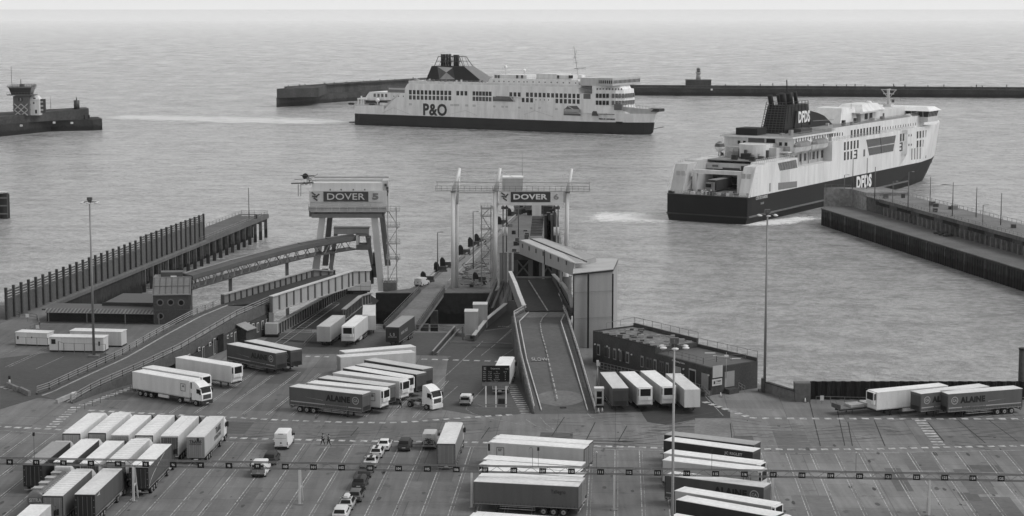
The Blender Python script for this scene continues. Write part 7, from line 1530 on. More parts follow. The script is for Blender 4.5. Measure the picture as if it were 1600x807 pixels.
def tractor_parts(L=None, x0=0.0, cab=.72, par=-1, trim=.04):
    """x0 = rear axle; the front of the cab is at x0+5.0"""
    L = [] if L is None else L
    mc = gm(cab,'paint'); dk = gm(.03,'steel'); gl = gm(.015,'glass')
    b = MB()
    for sy in (-.42,.42): b.box(x0-1.0, x0+4.2, sy-.05, sy+.05, .75, 1.0, gm(.12,'steel'))
    b.box(x0-.5, x0+.5, -.5, .5, 1.0, 1.16, gm(.08,'steel')); b.tube((x0,0,1.12),(x0,0,1.2), .45, gm(.1,'steel'), 12)
    for sy in (-1,1): b.box(x0-.6, x0+.6, sy*1.05-.2, sy*1.05+.2, 1.02, 1.06, dk)
    L.append(('chassis', b, par))
    for sy in (-1,1):
        b = MB(); b.tube((x0+.95, sy*.95, .7), (x0+2.2, sy*.95, .7), .32, gm(.4,'steel'), 10); L.append(('fuel_tank', b, par))
    X = x0+5.0
    prof = [(X-2.3,.95),(X-.05,.95),(X,1.3),(X,1.95),(X-.12,2.2),(X-.36,2.98),(X-.62,3.22),(X-1.15,3.62),(X-1.7,3.88),(X-2.25,3.92),(X-2.3,3.7)]
    b = MB(); n = len(prof); vs = []
    def hw(x, z): return 1.22-.10*max(0, z-2.2)/.9*(1 if z > 3.0 else .35) - (.09 if x > X-.1 else 0)
    for sy in (-1,1): vs += [(p[0], sy*hw(*p), p[1]) for p in prof]
    b.add(vs, [tuple(range(n)), tuple(range(n,2*n))[::-1]]+[(i,n+i,n+(i+1)%n,(i+1)%n) for i in range(n)], mc)
    L.append(('cab', b, par)); ci = len(L)-1
    b = MB(); b.add([(X-.115,-1.04,2.16),(X-.115,1.04,2.16),(X-.335,1.0,2.92),(X-.335,-1.0,2.92)], [(0,1,2,3)], gl)
    b.v = [(v[0]+.03, v[1], v[2]+.012) for v in b.v]; L.append(('windscreen', b, ci))
    for sy in (-1,1):
        b = MB(); y = sy*1.235; b.add([(X-.28,y,2.1),(X-1.15,y,2.1),(X-1.15,y,2.82),(X-.46,y,2.82)][::sy], [(0,1,2,3)], gl); L.append(('side_window', b, ci))
        b = MB(); b.box(X-.02, X+.03, min(sy*.72,sy*1.12), max(sy*.72,sy*1.12), .72, .95, gm(.75,'paint')); L.append(('headlight', b, ci))
        b = MB(); b.box(X-.3, X-.12, min(sy*1.25,sy*1.48), max(sy*1.25,sy*1.48), 2.0, 2.75, dk); L.append(('mirror', b, ci))
    b = MB(); b.box(X-.005, X+.03, -.85, .85, 1.2, 1.9, gm(.03,'steel'))
    for k in range(4): b.box(X+.03, X+.045, -.8, .8, 1.27+k*.17, 1.31+k*.17, gm(.25,'steel'))
    L.append(('grille', b, ci))
    b = MB(); b.box(X-.5, X+.06, -1.22, 1.22, .32, .95, gm(trim,'paint')); b.box(X+.06, X+.08, -.26, .26, .45, .56, gm(.6)); L.append(('bumper', b, ci))
    b = MB(); b.box(X-.42, X-.1, -1.1, 1.1, 3.0, 3.12, gm(.05,'paint')); L.append(('sun_visor', b, ci))
    for sy in (-1,1): wheel_parts(L, x0, sy*1.0, .5, .5, par); wheel_parts(L, x0+3.65, sy*1.08, .5, .32, par)
    return L
def lorry_parts(s):
    t = dict(s); t['hitched'] = True
    L = trailer_parts(t); return tractor_parts(L, 11.3, s.get('cab', .72))
def tank_lorry_parts():
    L = []; mt = gm(.17,'steel'); X = 11.6
    b = MB(); n = 16; rings = []
    for x, r in ((0,.9),(.12,1.12),(.4,1.22),(X-.4,1.22),(X-.12,1.12),(X,.9)):
        rings.append([(x, r*math.cos(2*math.pi*k/n), 2.45+r*1.05*math.sin(2*math.pi*k/n)) for k in range(n)])
    b.loft(rings, mt, True, True)
    for k in range(22): 
        x = .6+k*.5; b.loft([[(xx, 1.245*math.cos(2*math.pi*j/n), 2.45+1.31*math.sin(2*math.pi*j/n)) for j in range(n)] for xx in (x,x+.1)], gm(.3,'steel'), True, False)
    L.append(('tank', b, -1))
    for k in range(4):
        b = MB(); x = 1.3+k*2.7; b.box(x-.5, x+.5, -.55, .55, 3.68, 3.86, gm(.3,'steel')); b.box(x-.56, x+.56, -.62, .62, 3.86, 3.92, gm(.42,'steel')); L.append(('hatch', b, -1))
    b = MB(); b.box(.2, X-.2, -1.25, -1.05, 3.1, 3.55, gm(.42,'panel'))
    for k in range(14): b.box(.4+k*.8, .45+k*.8, -1.27, -1.02, 3.1, 3.6, gm(.2,'steel'))
    L.append(('walkway', b, -1))
    b = MB(); b.text('SITRA', (-.06,0,2.55), (0,-1,0), (0,0,1), 1.6, .5, gm(.5), .02, .03); b.box(-.05,-.02,-1.0,1.0,2.2,2.9,gm(.14,'panel')); L.append(('lettering', b, -1))
    b = MB(); dk = gm(.035,'steel')
    for sy in (-.5,.5): b.box(.2, X, sy-.08, sy+.08, .85, 1.35, dk)
    b.box(-.1, .1, -1.2, 1.2, .5, .75, dk); L.append(('chassis', b, -1))
    for x in (1.6,2.9,4.2):
        for sy in (-1,1): wheel_parts(L, x, sy*1.05)
    return tractor_parts(L, 9.6, .7)
def flatbed_parts():
    L = []; dk = gm(.07,'steel'); b = MB()
    b.box(0, 12.8, -1.25, 1.25, .98, 1.12, gm(.16,'wood')); 
    for sy in (-.5,.5): b.box(0, 12.6, sy-.08, sy+.08, .6, .98, dk)
    for k in range(16): b.box(.3+k*.8, .38+k*.8, -1.26, 1.26, .9, 1.0, dk)
    L.append(('bed', b, -1))
    b = MB(); b.box(12.7, 12.85, -1.25, 1.25, 1.1, 1.7, gm(.1,'steel')); L.append(('headboard', b, -1))
    b = MB()
    for k, (x, w, h) in enumerate(((2.0,2.6,.35),(5.0,2.8,.5),(8.2,2.4,.4))): 
        for j in range(5): b.box(x, x+w, -1.0+j*.42, -.64+j*.42, 1.12, 1.12+h-.05*(j%2), gm(.5,'steel'))
    L.append(('load_frame', b, -1))
    for x in (1.9,3.2,4.5):
        for sy in (-1,1): wheel_parts(L, x, sy*1.05, .45)
    for sy in (-1,1):
        b = MB(); b.box(10.2, 10.36, sy*.85-.07, sy*.85+.07, 0, .98, dk); L.append(('landing_leg', b, -1))
    return L
def loft_body(stations, mat):
    """stations: x, z bottom, z belt, z roof, half width bottom, belt, roof"""
    b = MB(); rings = []
    for x, zb, zm, zt, wb, wm, wt in stations:
        rings.append([(x,-wb,zb),(x,-wm,(zb+zm)/2),(x,-wm*.985,zm),(x,-wt,zt-.03),(x,-wt*.8,zt),(x,wt*.8,zt),(x,wt,zt-.03),(x,wm*.985,zm),(x,wm,(zb+zm)/2),(x,wb,zb)][::-1])
    return b.loft(rings, mat)
def car_parts(v=.5, kind='hatch', extras=()):
    L = []; gl = gm(.018,'glass'); dk = gm(.03,'rubber')
    if kind == 'saloon':
        S = [(0,.42,.88,.90,.72,.84,.7),(.1,.3,.95,1.0,.78,.87,.72),(.75,.25,.98,1.03,.84,.9,.72),(1.35,.22,.98,1.38,.84,.9,.58),(1.7,.22,.96,1.44,.84,.9,.6),(2.6,.22,.95,1.44,.84,.9,.6),(3.35,.22,.93,1.0,.84,.9,.68),(4.2,.25,.8,.82,.82,.86,.7),(4.42,.35,.62,.64,.7,.78,.6)]
        rw = [(.78,.64,1.04),(1.36,.56,1.39)]; fw = [(2.62,.58,1.44),(3.33,.66,1.03)]; H = 1.44; x0, x1 = 1.35, 2.6
    elif kind == 'suv':
        S = [(0,.5,1.0,1.04,.78,.86,.74),(.08,.35,1.05,1.1,.82,.9,.76),(.38,.3,1.08,1.6,.86,.92,.66),(.8,.28,1.06,1.68,.86,.92,.68),(2.7,.28,1.05,1.66,.86,.92,.68),(3.35,.28,1.02,1.1,.86,.92,.74),(4.3,.3,.92,.95,.84,.88,.74),(4.55,.4,.7,.74,.72,.8,.66)]
        rw = [(.085,.7,1.12),(.37,.62,1.58)]; fw = [(2.72,.64,1.66),(3.33,.7,1.13)]; H = 1.67; x0, x1 = .6, 2.7
    else:
        S = [(0,.45,.86,.9,.72,.82,.7),(.08,.32,.93,.98,.78,.86,.72),(.42,.25,.96,1.42,.82,.88,.6),(.85,.22,.95,1.5,.82,.88,.62),(2.4,.22,.94,1.48,.82,.88,.62),(3.05,.22,.92,.98,.82,.88,.7),(3.85,.25,.8,.82,.8,.84,.7),(4.1,.35,.62,.64,.68,.76,.6)]
        rw = [(.085,.66,1.0),(.41,.56,1.42)]; fw = [(2.42,.58,1.48),(3.03,.66,1.0)]; H = 1.5; x0, x1 = .6, 2.4
    L.append(('body', loft_body(S, gm(v,'paint')), -1))
    (xa,wa,za),(xb,wb,zb) = rw
    b = MB(); b.add([(xa-.03,-wa,za+.03),(xa-.03,wa,za+.03),(xb-.03,wb,zb-.01),(xb-.03,-wb,zb-.01)][::-1], [(0,1,2,3)], gl); L.append(('rear_window', b, -1))
    (xa,wa,za),(xb,wb,zb) = fw
    b = MB(); b.add([(xa+.03,-wa,za),(xa+.03,wa,za),(xb+.03,wb,zb+.02),(xb+.03,-wb,zb+.02)], [(0,1,2,3)], gl); L.append(('windscreen', b, -1))
    for sy in (-1,1):
        b = MB(); yb, yt = sy*.905, sy*.665; zb_ = .99 if kind != 'suv' else 1.1
        b.add([(x0-.1,yb,zb_),(x1+.45,yb,zb_),(x1,yt+sy*.01,H-.09),(x0+.12,yt+sy*.01,H-.09)][::-sy], [(0,1,2,3)], gl); L.append(('side_window', b, -1))
        b = MB(); b.box(-.03,.06, min(sy*.52,sy*.8), max(sy*.52,sy*.8), .68, .86, gm(.10,'paint')); L.append(('tail_light', b, -1))
        b = MB(); e = S[-1][0]; b.box(e-.22, e-.02, min(sy*.5,sy*.76), max(sy*.5,sy*.76), .58, .72, gm(.7,'paint')); L.append(('headlight', b, -1))
        b = MB(); b.box(x1+.3, x1+.48, min(sy*.92,sy*1.08), max(sy*.92,sy*1.08), .95, 1.1, gm(v,'paint')); L.append(('mirror', b, -1))
    b = MB(); b.box(-.05,.06,-.74,.74,.34,.56,gm(.05 if v < .3 else v*.8,'paint')); L.append(('bumper', b, -1))
    b = MB(); b.box(-.06,-.04,-.26,.26,.6,.7,gm(.6)); L.append(('number_plate', b, -1))
    for x in (.75, S[-1][0]-.85):
        for sy in (-1,1): wheel_parts(L, x, sy*.78, .32, .22, -1, .25)
    if 'roofbox' in extras:
        b = MB(); b.loft([[(x, y*w, z) for y, z in ((-.38,H+.1),(-.4,H+.25),(-.3,H+.36),(.3,H+.36),(.4,H+.25),(.38,H+.1))][::-1] for x, w in ((.5,.6),(.7,1),(2.0,1),(2.4,.5))], gm(.6,'paint')); L.append(('roof_box', b, -1))
        b = MB(); b.box(.85,.92,-.6,.6,H,H+.12,dk); b.box(1.95,2.02,-.6,.6,H,H+.12,dk); L.append(('roof_rack', b, -1))
    if 'stripe' in extras: b = MB(); b.box(.5, 2.5, -.2, .2, H-.04, H+.02, dk); L.append(('sunroof', b, -1))
    return L
def van_parts(v=.72, Lx=5.9, H=2.5, W=1.0, bike=False, rearv=None):
    L = []; gl = gm(.02,'glass'); m = gm(v,'paint'); e = Lx
    S = [(0,.4,1.2,H-.08,W-.04,W,W-.10),(.06,.35,1.2,H,W-.02,W,W-.09),(e-2.4,.32,1.2,H,W-.02,W,W-.09),(e-1.9,.32,1.2,H-.1,W-.02,W,W-.12),(e-1.15,.32,1.15,1.32,W-.02,W,W-.16),(e-.25,.35,.9,1.0,W-.06,W-.06,W-.25),(e,.42,.7,.74,W-.2,W-.14,W-.3)]
    L.append(('body', loft_body(S, m), -1))
    b = MB()
    for sy in (-1,1): b.box(-.03, .0, min(sy*.015,sy*(W-.14)), max(sy*.015,sy*(W-.14)), .6, H-.22, gm(rearv if rearv is not None else v,'paint'))
    b.box(-.04,-.02,-W+.2,W-.2,1.72*H/2.5,1.78*H/2.5,gm(.3,'paint')); L.append(('rear_door', b, -1)); di = len(L)-1
    if rearv is not None:
        b = MB(); b.box(-.045,-.03,-W+.22,W-.22,H*.58,H-.28,gl); L.append(('rear_window', b, di))
    else:
        b = MB(); b.box(-.05,-.03,-.12,.12,1.0,1.18,gm(.04)); L.append(('handle', b, di))
    b = MB(); b.box(-.07,.1,-W+.06,W-.06,.38,.56,gm(.03,'rubber')); L.append(('bumper', b, -1))
    b = MB(); b.box(-.05,-.03,-.3,-.02+.25,.66,.76,gm(.45)); L.append(('number_plate', b, -1))
    b = MB(); b.box(-.04,.0,-.35,.35,H-.16,H-.1,gm(.05)); L.append(('brake_light', b, -1))
    b = MB(); b.add([(e-1.86,-W+.16,H-.12),(e-1.86,W-.16,H-.12),(e-1.12,W-.2,1.36),(e-1.12,-W+.2,1.36)], [(0,1,2,3)], gl)
    b.v = [(q[0]+.04,q[1],q[2]+.02) for q in b.v]; L.append(('windscreen', b, -1))
    for sy in (-1,1):
        b = MB(); y = sy*(W+.005); b.add([(e-2.35,y,1.3),(e-1.3,y,1.3),(e-1.75,y-sy*.08,H*.82),(e-2.35,y-sy*.08,H*.82)][::-sy], [(0,1,2,3)], gl); L.append(('side_window', b, -1))
        b = MB(); b.box(e-1.35,e-1.2,min(sy*(W+.02),sy*(W+.25)),max(sy*(W+.02),sy*(W+.25)),1.25,1.6,gm(.03)); L.append(('mirror', b, -1))
        b = MB(); b.box(-.05,.02,min(sy*(W-.12),sy*(W-.01)),max(sy*(W-.12),sy*(W-.01)),.75,1.25,gm(.06)); L.append(('tail_light', b, -1))
    for x in (1.0,e-1.05):
        for sy in (-1,1): wheel_parts(L, x, sy*(W-.12), .35, .24, -1, .25)
    if bike:
        b = MB(); dk = gm(.025,'rubber')
        for off, xx in ((-.42,-.22),(.3,-.36)):
            for cy in (-.42,.42):
                for k in range(14):
                    t0, t1 = 2*math.pi*k/14, 2*math.pi*(k+1)/14
                    b.bar((xx,off*.3+cy+.32*math.cos(t0),1.25+.32*math.sin(t0)),(xx,off*.3+cy+.32*math.cos(t1),1.25+.32*math.sin(t1)),.05,.05,dk,Vector((1,0,0)))
            o = off*.3
            for p, q in (((-.42,1.25),(-.1,1.65)),((-.1,1.65),(.3,1.68)),((-.42,1.25),(0,1.2)),((0,1.2),(-.15,1.75)),((0,1.2),(.3,1.68)),((.42,1.25),(.3,1.8)),((-.28,1.78),(-.05,1.78)),((.18,1.82),(.42,1.85))):
                b.bar((xx,o+p[0],p[1]),(xx,o+q[0],q[1]),.05,.05,dk,Vector((1,0,0)))
        b2 = MB(); b2.box(-.45,-.02,-.7,.7,.85,.9,gm(.1,'steel')); L.append(('bike_rack', b2, -1)); L.append(('bicycle', b, len(L)-1))
    return L
def place(rear, front, z=4.0, L=13.6):
    R, Fp = G(rear[0],rear[1],z), G(front[0],front[1],z); h = (Fp-R); h.z = 0; h.normalize()
    c = (R+Fp)/2; p = c-h*L/2; return (p.x, p.y, 0), heading(h)
def key(s): return tuple(sorted((k, str(v)) for k, v in s.items()))
def trailer(spec, label, group, rear=None, front=None, lane=None, z=4.0, lorry=False, base=0.0, name=None, dh=0.0):
    if lane is not None:
        R = G(lane[0], lane[1], z); loc = (R.x, R.y, 0); rz = math.pi/2-LH+dh
    else: loc, rz = place(rear, front, z)
    loc = (loc[0], loc[1], base)
    if lorry: return spawn(('lorry',)+key(spec), lambda: lorry_parts(spec), name or 'articulated_lorry', loc, rz, label, 'lorry', group)
    return spawn(('trailer',)+key(spec), lambda: trailer_parts(spec), name or 'semi_trailer', loc, rz, label, 'trailer', group)
RW = dict(kind='reefer', side=.66, roof=.78, end=.5)
GA = 'lorries queued in the back row at lower left'
def S(**k): return k
row_a = [((111.5,677.3), S(kind='reefer',side=.62,roof=.76,end=.36,hitch=1), 'white refrigerated lorry at the far left of the back queue row, beside the painted crossing'),
 ((151.5,676.3), S(kind='reefer',side=.62,roof=.76,end=.30,ribs=1), 'white lorry second from left in the back queue row, streaked rear doors'),
 ((187,680), S(kind='box',side=.55,roof=.80,end=.34,cab=.03), 'white roofed lorry with a black cab, third from left in the back queue row'),
 ((225,680), S(kind='reefer',side=.60,roof=.78,end=.40,ribs=2,cab=.03), 'white ribbed roof lorry with a black cab, fourth from left in the back queue row'),
 ((264.5,681.5), S(kind='box',side=.58,roof=.74,end=.12,seam=1,cab=.03), 'lorry with dark dirty rear doors and a roof seam, fifth in the back queue row'),
 ((305.3,683), S(kind='curtain',side=.40,roof=.66,end=.24,logo='trans',rear_text=('TRANS','INTERNATIONAL'),frame=.3), 'light grey lorry lettered TRANS, at the right end of the back queue row')]
for p, s, l in row_a: trailer(s, l, GA, lane=p, lorry=True)
GB = 'lorries queued in the middle row at lower left'
row_b = [((50.5,726), S(kind='curtain',side=.04,roof=.30,end=.035,cab=.6), 'black sided lorry with a grey roof, left end of the middle queue row'),
 ((98,722.3), S(kind='curtain',side=.06,roof=.78,end=.34,cab=.7), 'black sided lorry with one dark mark on its white roof, middle queue row'),
 ((139.5,724.5), S(kind='box',side=.42,roof=.78,end=.10,cab=.03), 'grey sided lorry with dark rear doors and a black cab, middle queue row'),
 ((181,721.5), S(kind='reefer',side=.52,roof=.74,end=.32,ribs=1,cab=.75), 'white ribbed roof lorry in the middle queue row, behind sign 94'),
 ((216.5,730), S(kind='curtain',side=.09,roof=.80,end=.04,logo='arc',frame=.03,cab=.05), 'dark sided lorry with a pale curved stripe, right end of the middle queue row')]
for p, s, l in row_b: trailer(s, l, GB, lane=p, lorry=True)
R = G(55,768,3.7); spawn('tank', tank_lorry_parts, 'tank_lorry', (R.x,R.y,0), math.pi/2-LH, 'grey ribbed tank lorry with square roof hatches and SITRA on its rear, beneath sign 91', 'tanker', 'lorries queued in the front row at lower left')
GC = 'lorries queued in the front row at lower left'
trailer(S(kind='curtain',side=.14,roof=.72,end=.2,ribs=3,cab=.7), 'grey sided lorry between the ribbed tanker and the black lorry with a bird', GC, lane=(82,774.7), lorry=True)
trailer(S(kind='curtain',side=.085,roof=.66,end=.03,logo='bird',frame=.03,cab=.05), 'black lorry with a white bird emblem on its side, under signs 93 and 94', GC, lane=(132.2,772.6), lorry=True)
Fm = G(63.5,788.5,4)-LD*13.6
spawn(('lorry','corner'), lambda: lorry_parts(S(kind='reefer',side=.5,roof=.78,end=.4,cab=.08)), 'articulated_lorry', (Fm.x,Fm.y,0), math.pi/2-LH, 'white roofed lorry cut off by the bottom left corner, nearest of all', 'lorry', GC)
trailer(S(kind='curtain',side=.19,roof=.70,end=.17,frame=.05,cab=.6), 'lone light grey lorry parked beside the camper van in the middle of the lanes', 'lorries standing apart in the lanes', lane=(697,693.3), lorry=True)
# ----- group between signs 107 and 110 (fronts to the left) -----
GF = 'trailers parked side by side around signs 107 to 110'
g7 = S(kind='reefer',side=.52,roof=.80,end=.2,logo='frame57',unitv=.6)
g7b = S(kind='reefer',side=.52,roof=.80,end=.22,unitv=.6)
for (r, f, s, l) in [((925.2,691.7),(775.4,681.5), g7b, 'rearmost white trailer of the stack under signs 107 to 110, partly hidden by its neighbour'),
 ((918.1,698.5),(768.7,688), g7, 'white trailer with a framed 57, second from the back by signs 107 to 110'),
 ((915.7,725.5),(755,714), S(kind='box',side=.42,roof=.82,end=.2), 'white roofed trailer third from the back by sign 108, without a cooling unit'),
 ((914.2,734.3),(752.6,721.8), g7b, 'white trailer fourth from the back by sign 108, dark fan at its left end'),
 ((917,742.5),(753.8,731), g7b, 'white trailer fifth from the back by sign 108, just behind the overhead girder'),
 ((916,750.5),(746,740.5), S(kind='box',side=.45,roof=.82,end=.25), 'white trailer directly behind signs 108 to 110, nearly hidden by the girder'),
 ((909,757),(741,748.5), S(kind='curtain',side=.115,roof=.74,end=.16,logo='script',frame=.1), 'dark grey curtain trailer with small script lettering, below signs 107 to 110'),
 ((912,815),(743,803.5), S(kind='reefer',side=.55,roof=.80,end=.3,ribs=1), 'white ribbed roof trailer cut off by the bottom edge below sign 108')]:
    trailer(s, l, GF, rear=r, front=f)
# ----- group around the tall mast (fronts to the right) -----
GG = 'trailers parked side by side around signs 113 to 116'
for i, (r, f, s, l) in enumerate([((1045.5,676.6),(1181.5,692.6), S(kind='curtain',side=.045,roof=.36,end=.05,front=.05), 'dark trailer with a dull grey roof, rearmost behind the tall mast at right'),
 ((1047.3,685.8),(1178.4,702.8), S(kind='curtain',side=.04,roof=.80,end=.05,front=.05,logo='riglet'), 'black curtain trailer lettered JC RIGLET with a white roof'),
 ((1046.4,705.5),(1183.6,722.2), S(kind='reefer',side=.52,roof=.80,end=.4), 'white cooled trailer between the black JC RIGLET trailer and the white one marked 57'),
 ((1044.6,716.4),(1185.4,732.7), S(kind='reefer',side=.52,roof=.80,end=.4,logo='frame57',unitv=.5), 'white cooled trailer with a framed 57 on its side behind sign 115'),
 ((1048,739.8),(1196,758), dict(ALAINE,kind='curtain',front=.10,roof=.66), 'dark ALAINE curtain trailer behind signs 114 to 116'),
 ((1064,763.9),(1210,787.8), S(kind='reefer',side=.42,roof=.80,end=.4,logo=None), 'white cooled trailer just below the overhead girder at signs 114 to 117')]):
    trailer(s, l, GG, rear=r, front=f)
trailer(S(kind='curtain',side=.035,roof=.80,end=.05,front=.05,cab=.78), 'black sided white roofed lorry with a white cab by the bottom edge below sign 116', GG, rear=(1065.7,777.6), front=(1215.3,804), lorry=True)
trailer(S(kind='reefer',side=.5,roof=.80,end=.4,code='x'), 'white roofed trailer cut off by the bottom edge at the tall mast', GG, rear=(1051,806), front=(1205,833))
# ----- middle bays -----
GH = 'trailers parked side by side in the angled bays at centre'
for (r, f, s, l) in [((463.2,602.5),(568.4,613.7), dict(ALAINE,kind='curtain',front=.085,side=.10,roof=.66), 'nearest trailer of the centre bays, dark curtain lettered ALAINE in full'),
 ((488.7,596.6),(597.6,607.3), S(kind='reefer',side=.60,roof=.74,end=.4,logo='frame57',code='S'), 'white cooled trailer behind the nearest ALAINE trailer, small frame by its unit'),
 ((506.6,589),(609,601.5), S(kind='curtain',side=.10,roof=.58,end=.07,front=.10), 'dark curtain trailer third in the centre bays between two white cooled ones'),
 ((531,581.7),(626.5,593.7), S(kind='reefer',side=.60,roof=.68,end=.4), 'white cooled trailer fourth in the centre bays, straight behind the walking driver'),
 ((544.8,573.7),(637.4,588.8), S(kind='reefer',side=.05,roof=.76,end=.1,front=.55), 'black sided trailer with a white roof and white cooling unit, fifth in the centre bays'),
 ((566.4,569.2),(654.8,582.8), S(kind='curtain',side=.07,roof=.56,end=.07,front=.07), 'dark curtain trailer sixth in the centre bays, left of the last one'),
 ((576.8,560.7),(668.8,575.8), S(kind='curtain',side=.075,roof=.54,end=.07,front=.075), 'dark curtain trailer at the far end of the centre bays')]:
    trailer(s, l, GH, rear=r, front=f)
trailer(S(kind='box',side=.52,roof=.70,end=.28,front=.5,seam=1), 'long white trailer crosswise behind the centre bays, nearer of the two', 'white trailers crosswise behind the centre bays', rear=(526,557), front=(648.5,548.7), z=4)
trailer(S(kind='box',side=.50,roof=.72,end=.3,front=.5), 'long white trailer crosswise behind the centre bays, farther of the two', 'white trailers crosswise behind the centre bays', rear=(530.2,549.8), front=(649.6,539.8), z=4)
# ----- west bays -----
GI = 'trailers parked beside the curved ramp'
trailer(S(kind='reefer',side=.62,roof=.78,end=.4,logo='frame57',code='A',cab=.78), 'white articulated lorry with its white cab facing right, in front of the curved ramp', GI, rear=(216,579), front=(303.7,593.4), lorry=True)
trailer(S(kind='reefer',side=.58,roof=.72,end=.4,x=1), 'white cooled trailer half hidden behind the white articulated lorry', GI, rear=(233.5,573), front=(316.4,586.2))
trailer(S(kind='reefer',side=.60,roof=.78,end=.4,x=2), 'white cooled trailer standing alone on its legs between the lorry and the ALAINE trailers', GI, rear=(284.6,557.4), front=(366.8,570.4))
trailer(dict(ALAINE,kind='curtain',side=.075,roof=.62,front=.06), 'dark ALAINE curtain trailer, nearer of the pair by the brick building', GI, rear=(364,536.3), front=(438.4,550.5))
trailer(dict(ALAINE,kind='curtain',side=.07,roof=.60,front=.06), 'dark ALAINE curtain trailer, farther of the pair by the brick building', GI, rear=(388.5,531), front=(465.5,547))
# ----- by the pier road -----
GJ = 'trailers parked at the back of the quay'
trailer(S(kind='box',side=.30,roof=.50,end=.3,front=.34), 'plain grey box trailer left of the white cooled one at the back of the quay', GJ, rear=(530.6,491.9), front=(503.9,511.5))
trailer(S(kind='reefer',side=.58,roof=.78,end=.4,x=3), 'white cooled trailer facing the camera at the back of the quay', GJ, rear=(566,492.3), front=(543.3,510.6))
trailer(S(kind='curtain',side=.06,roof=.30,end=.05,front=.035,logo='quay',front_text=1), 'dark curtain trailer with pale writing parked by the pier road', GJ, rear=(638.2,493.4), front=(612.7,511.5))
trailer(S(kind='box',side=.42,roof=.66,end=.42,front=.5,ribs=1), 'white ribbed roof box trailer squeezed between the cooled trailer and the pier wall', GJ, rear=(577,478.5), front=(576.5,491.5))
# ----- east of the double deck ramp -----
GK = 'trailers backed up in front of the brick building'
trailer(S(kind='curtain',side=.10,roof=.62,end=.05,front=.055), 'dark fronted trailer with a grey roof, leftmost in front of the brick building', GK, rear=(951.4,583.9), front=(967.6,604.1))
trailer(S(kind='reefer',side=.40,roof=.80,end=.4,x=4), 'white cooled trailer second from left in front of the brick building', GK, rear=(983.3,583.9), front=(1003.9,602))
trailer(S(kind='reefer',side=.42,roof=.80,end=.4,x=5), 'white cooled trailer third from left in front of the brick building', GK, rear=(1016.2,582.4), front=(1040,600.3))
trailer(S(kind='box',side=.40,roof=.66,end=.5,front=.58,ribs=1), 'plain pale grey box trailer, rightmost in front of the brick building', GK, rear=(1054,585.6), front=(1079.6,606.9))
GL_ = 'trailers parked along the sheet pile wall'
trailer(S(kind='reefer',side=.60,roof=.80,end=.4,x=6), 'white cooled trailer along the sheet pile wall at right', GL_, rear=(1469.6,601), front=(1367.9,610.7))
trailer(dict(ALAINE,kind='curtain',side=.105,roof=.70,front=.08), 'ALAINE trailer in the middle of the trio by the sheet pile wall', GL_, rear=(1534.5,602), front=(1434.4,612.9))
trailer(dict(ALAINE,kind='curtain',side=.11,roof=.70,front=.085), 'ALAINE trailer farthest right and nearest by the sheet pile wall', GL_, rear=(1584.5,605.3), front=(1480.9,613))
loc, rz = place((1400,629),(1318,637), 1.0, 12.8)
spawn('flatbed', flatbed_parts, 'flatbed_trailer', loc, rz, 'low flatbed trailer loaded with pale frames by the sheet pile wall', 'trailer')
# ----- lorry driving off behind the departures board -----
trailer(S(kind='box',side=.45,roof=.82,end=.2,cab=.7), 'white roofed lorry driving away behind the departures board', 'lorries standing apart in the lanes', rear=(781,581), front=(792.5,557.8), lorry=True)
# ----- lone tractor unit -----
ra, fa = G(645,636.5), G(672,641.5); h = (fa-ra).normalized()
spawn('tractor', lambda: tractor_parts(None, 1.2, .76, -1, .6), 'tractor_unit', (ra.x-h.x*1.2+.3, ra.y-h.y*1.2+.9, 0), heading(h), 'white lorry tractor without a trailer, turning beside the centre bays', 'lorry tractor')
# ----- cars and vans -----
def car(px, py, v, kind, label, group=None, extras=(), dh=0.0, name='car', cat='car'):
    p = G(px, py); return spawn(('car',v,kind,extras), lambda: car_parts(v, kind, extras), name, (p.x,p.y,0), math.pi/2-LH+dh, label, cat, group)
def van(px, py, label, dh=0.0, group=None, name='van', cat='van', **k):
    p = G(px, py); return spawn(('van',)+key(k), lambda: van_parts(**k), name, (p.x,p.y,0), math.pi/2-LH+dh, label, cat, group)
Q = 'cars queued in lane 103'
car(598,706.5,.72,'saloon','white saloon car at the head of the car queue',Q)
car(587,717.5,.62,'hatch','silver estate car second in the queue, behind the white saloon',Q,('stripe',))
car(577.5,733.5,.5,'saloon','pale car with a dark rear window third in the queue, above the girder',Q,('stripe',))
car(569,748.5,.09,'suv','dark car behind sign 103, crossed by the overhead girder',Q)
car(560,767.5,.06,'suv','black car directly below sign 103 in the queue',Q,('stripe',))
car(553.5,786.8,.14,'hatch','dark grey car between the black car and the silver one with a roof box',Q)
car(539.8,799.5,.42,'hatch','silver car carrying a white roof box',Q,('roofbox',))
car(530,817,.62,'suv','white roofed car cut off by the bottom edge, last in the queue',Q)
car(630.8,706.9,.06,'suv','dark SUV alone between the car queue and the camper van')
car(420.5,728.5,.05,'suv','black car just ahead of the small white van under sign 99')
van(439,704,'tall white panel van with closed rear doors near the two walking people',v=.72,Lx=6.0,H=2.55,W=1.02)
van(403,747.5,'white van with a grey rear under sign 99, driver standing beside it',v=.70,Lx=5.2,H=2.1,W=.98,rearv=.22)
van(670,704,'silver camper van with bicycles on its tailgate beside the lone grey lorry',name='camper_van',cat='camper van',v=.45,Lx=5.6,H=2.45,W=1.0,bike=True)
van(726.5,635.5,'small white car-derived van left of the departures board',v=.7,Lx=4.2,H=1.8,W=.88,rearv=.35,dh=-.05)
van(653,449,'small white van parked on the pier beside the first fender',v=.68,Lx=5.0,H=2.0,W=.95,dh=-.3)
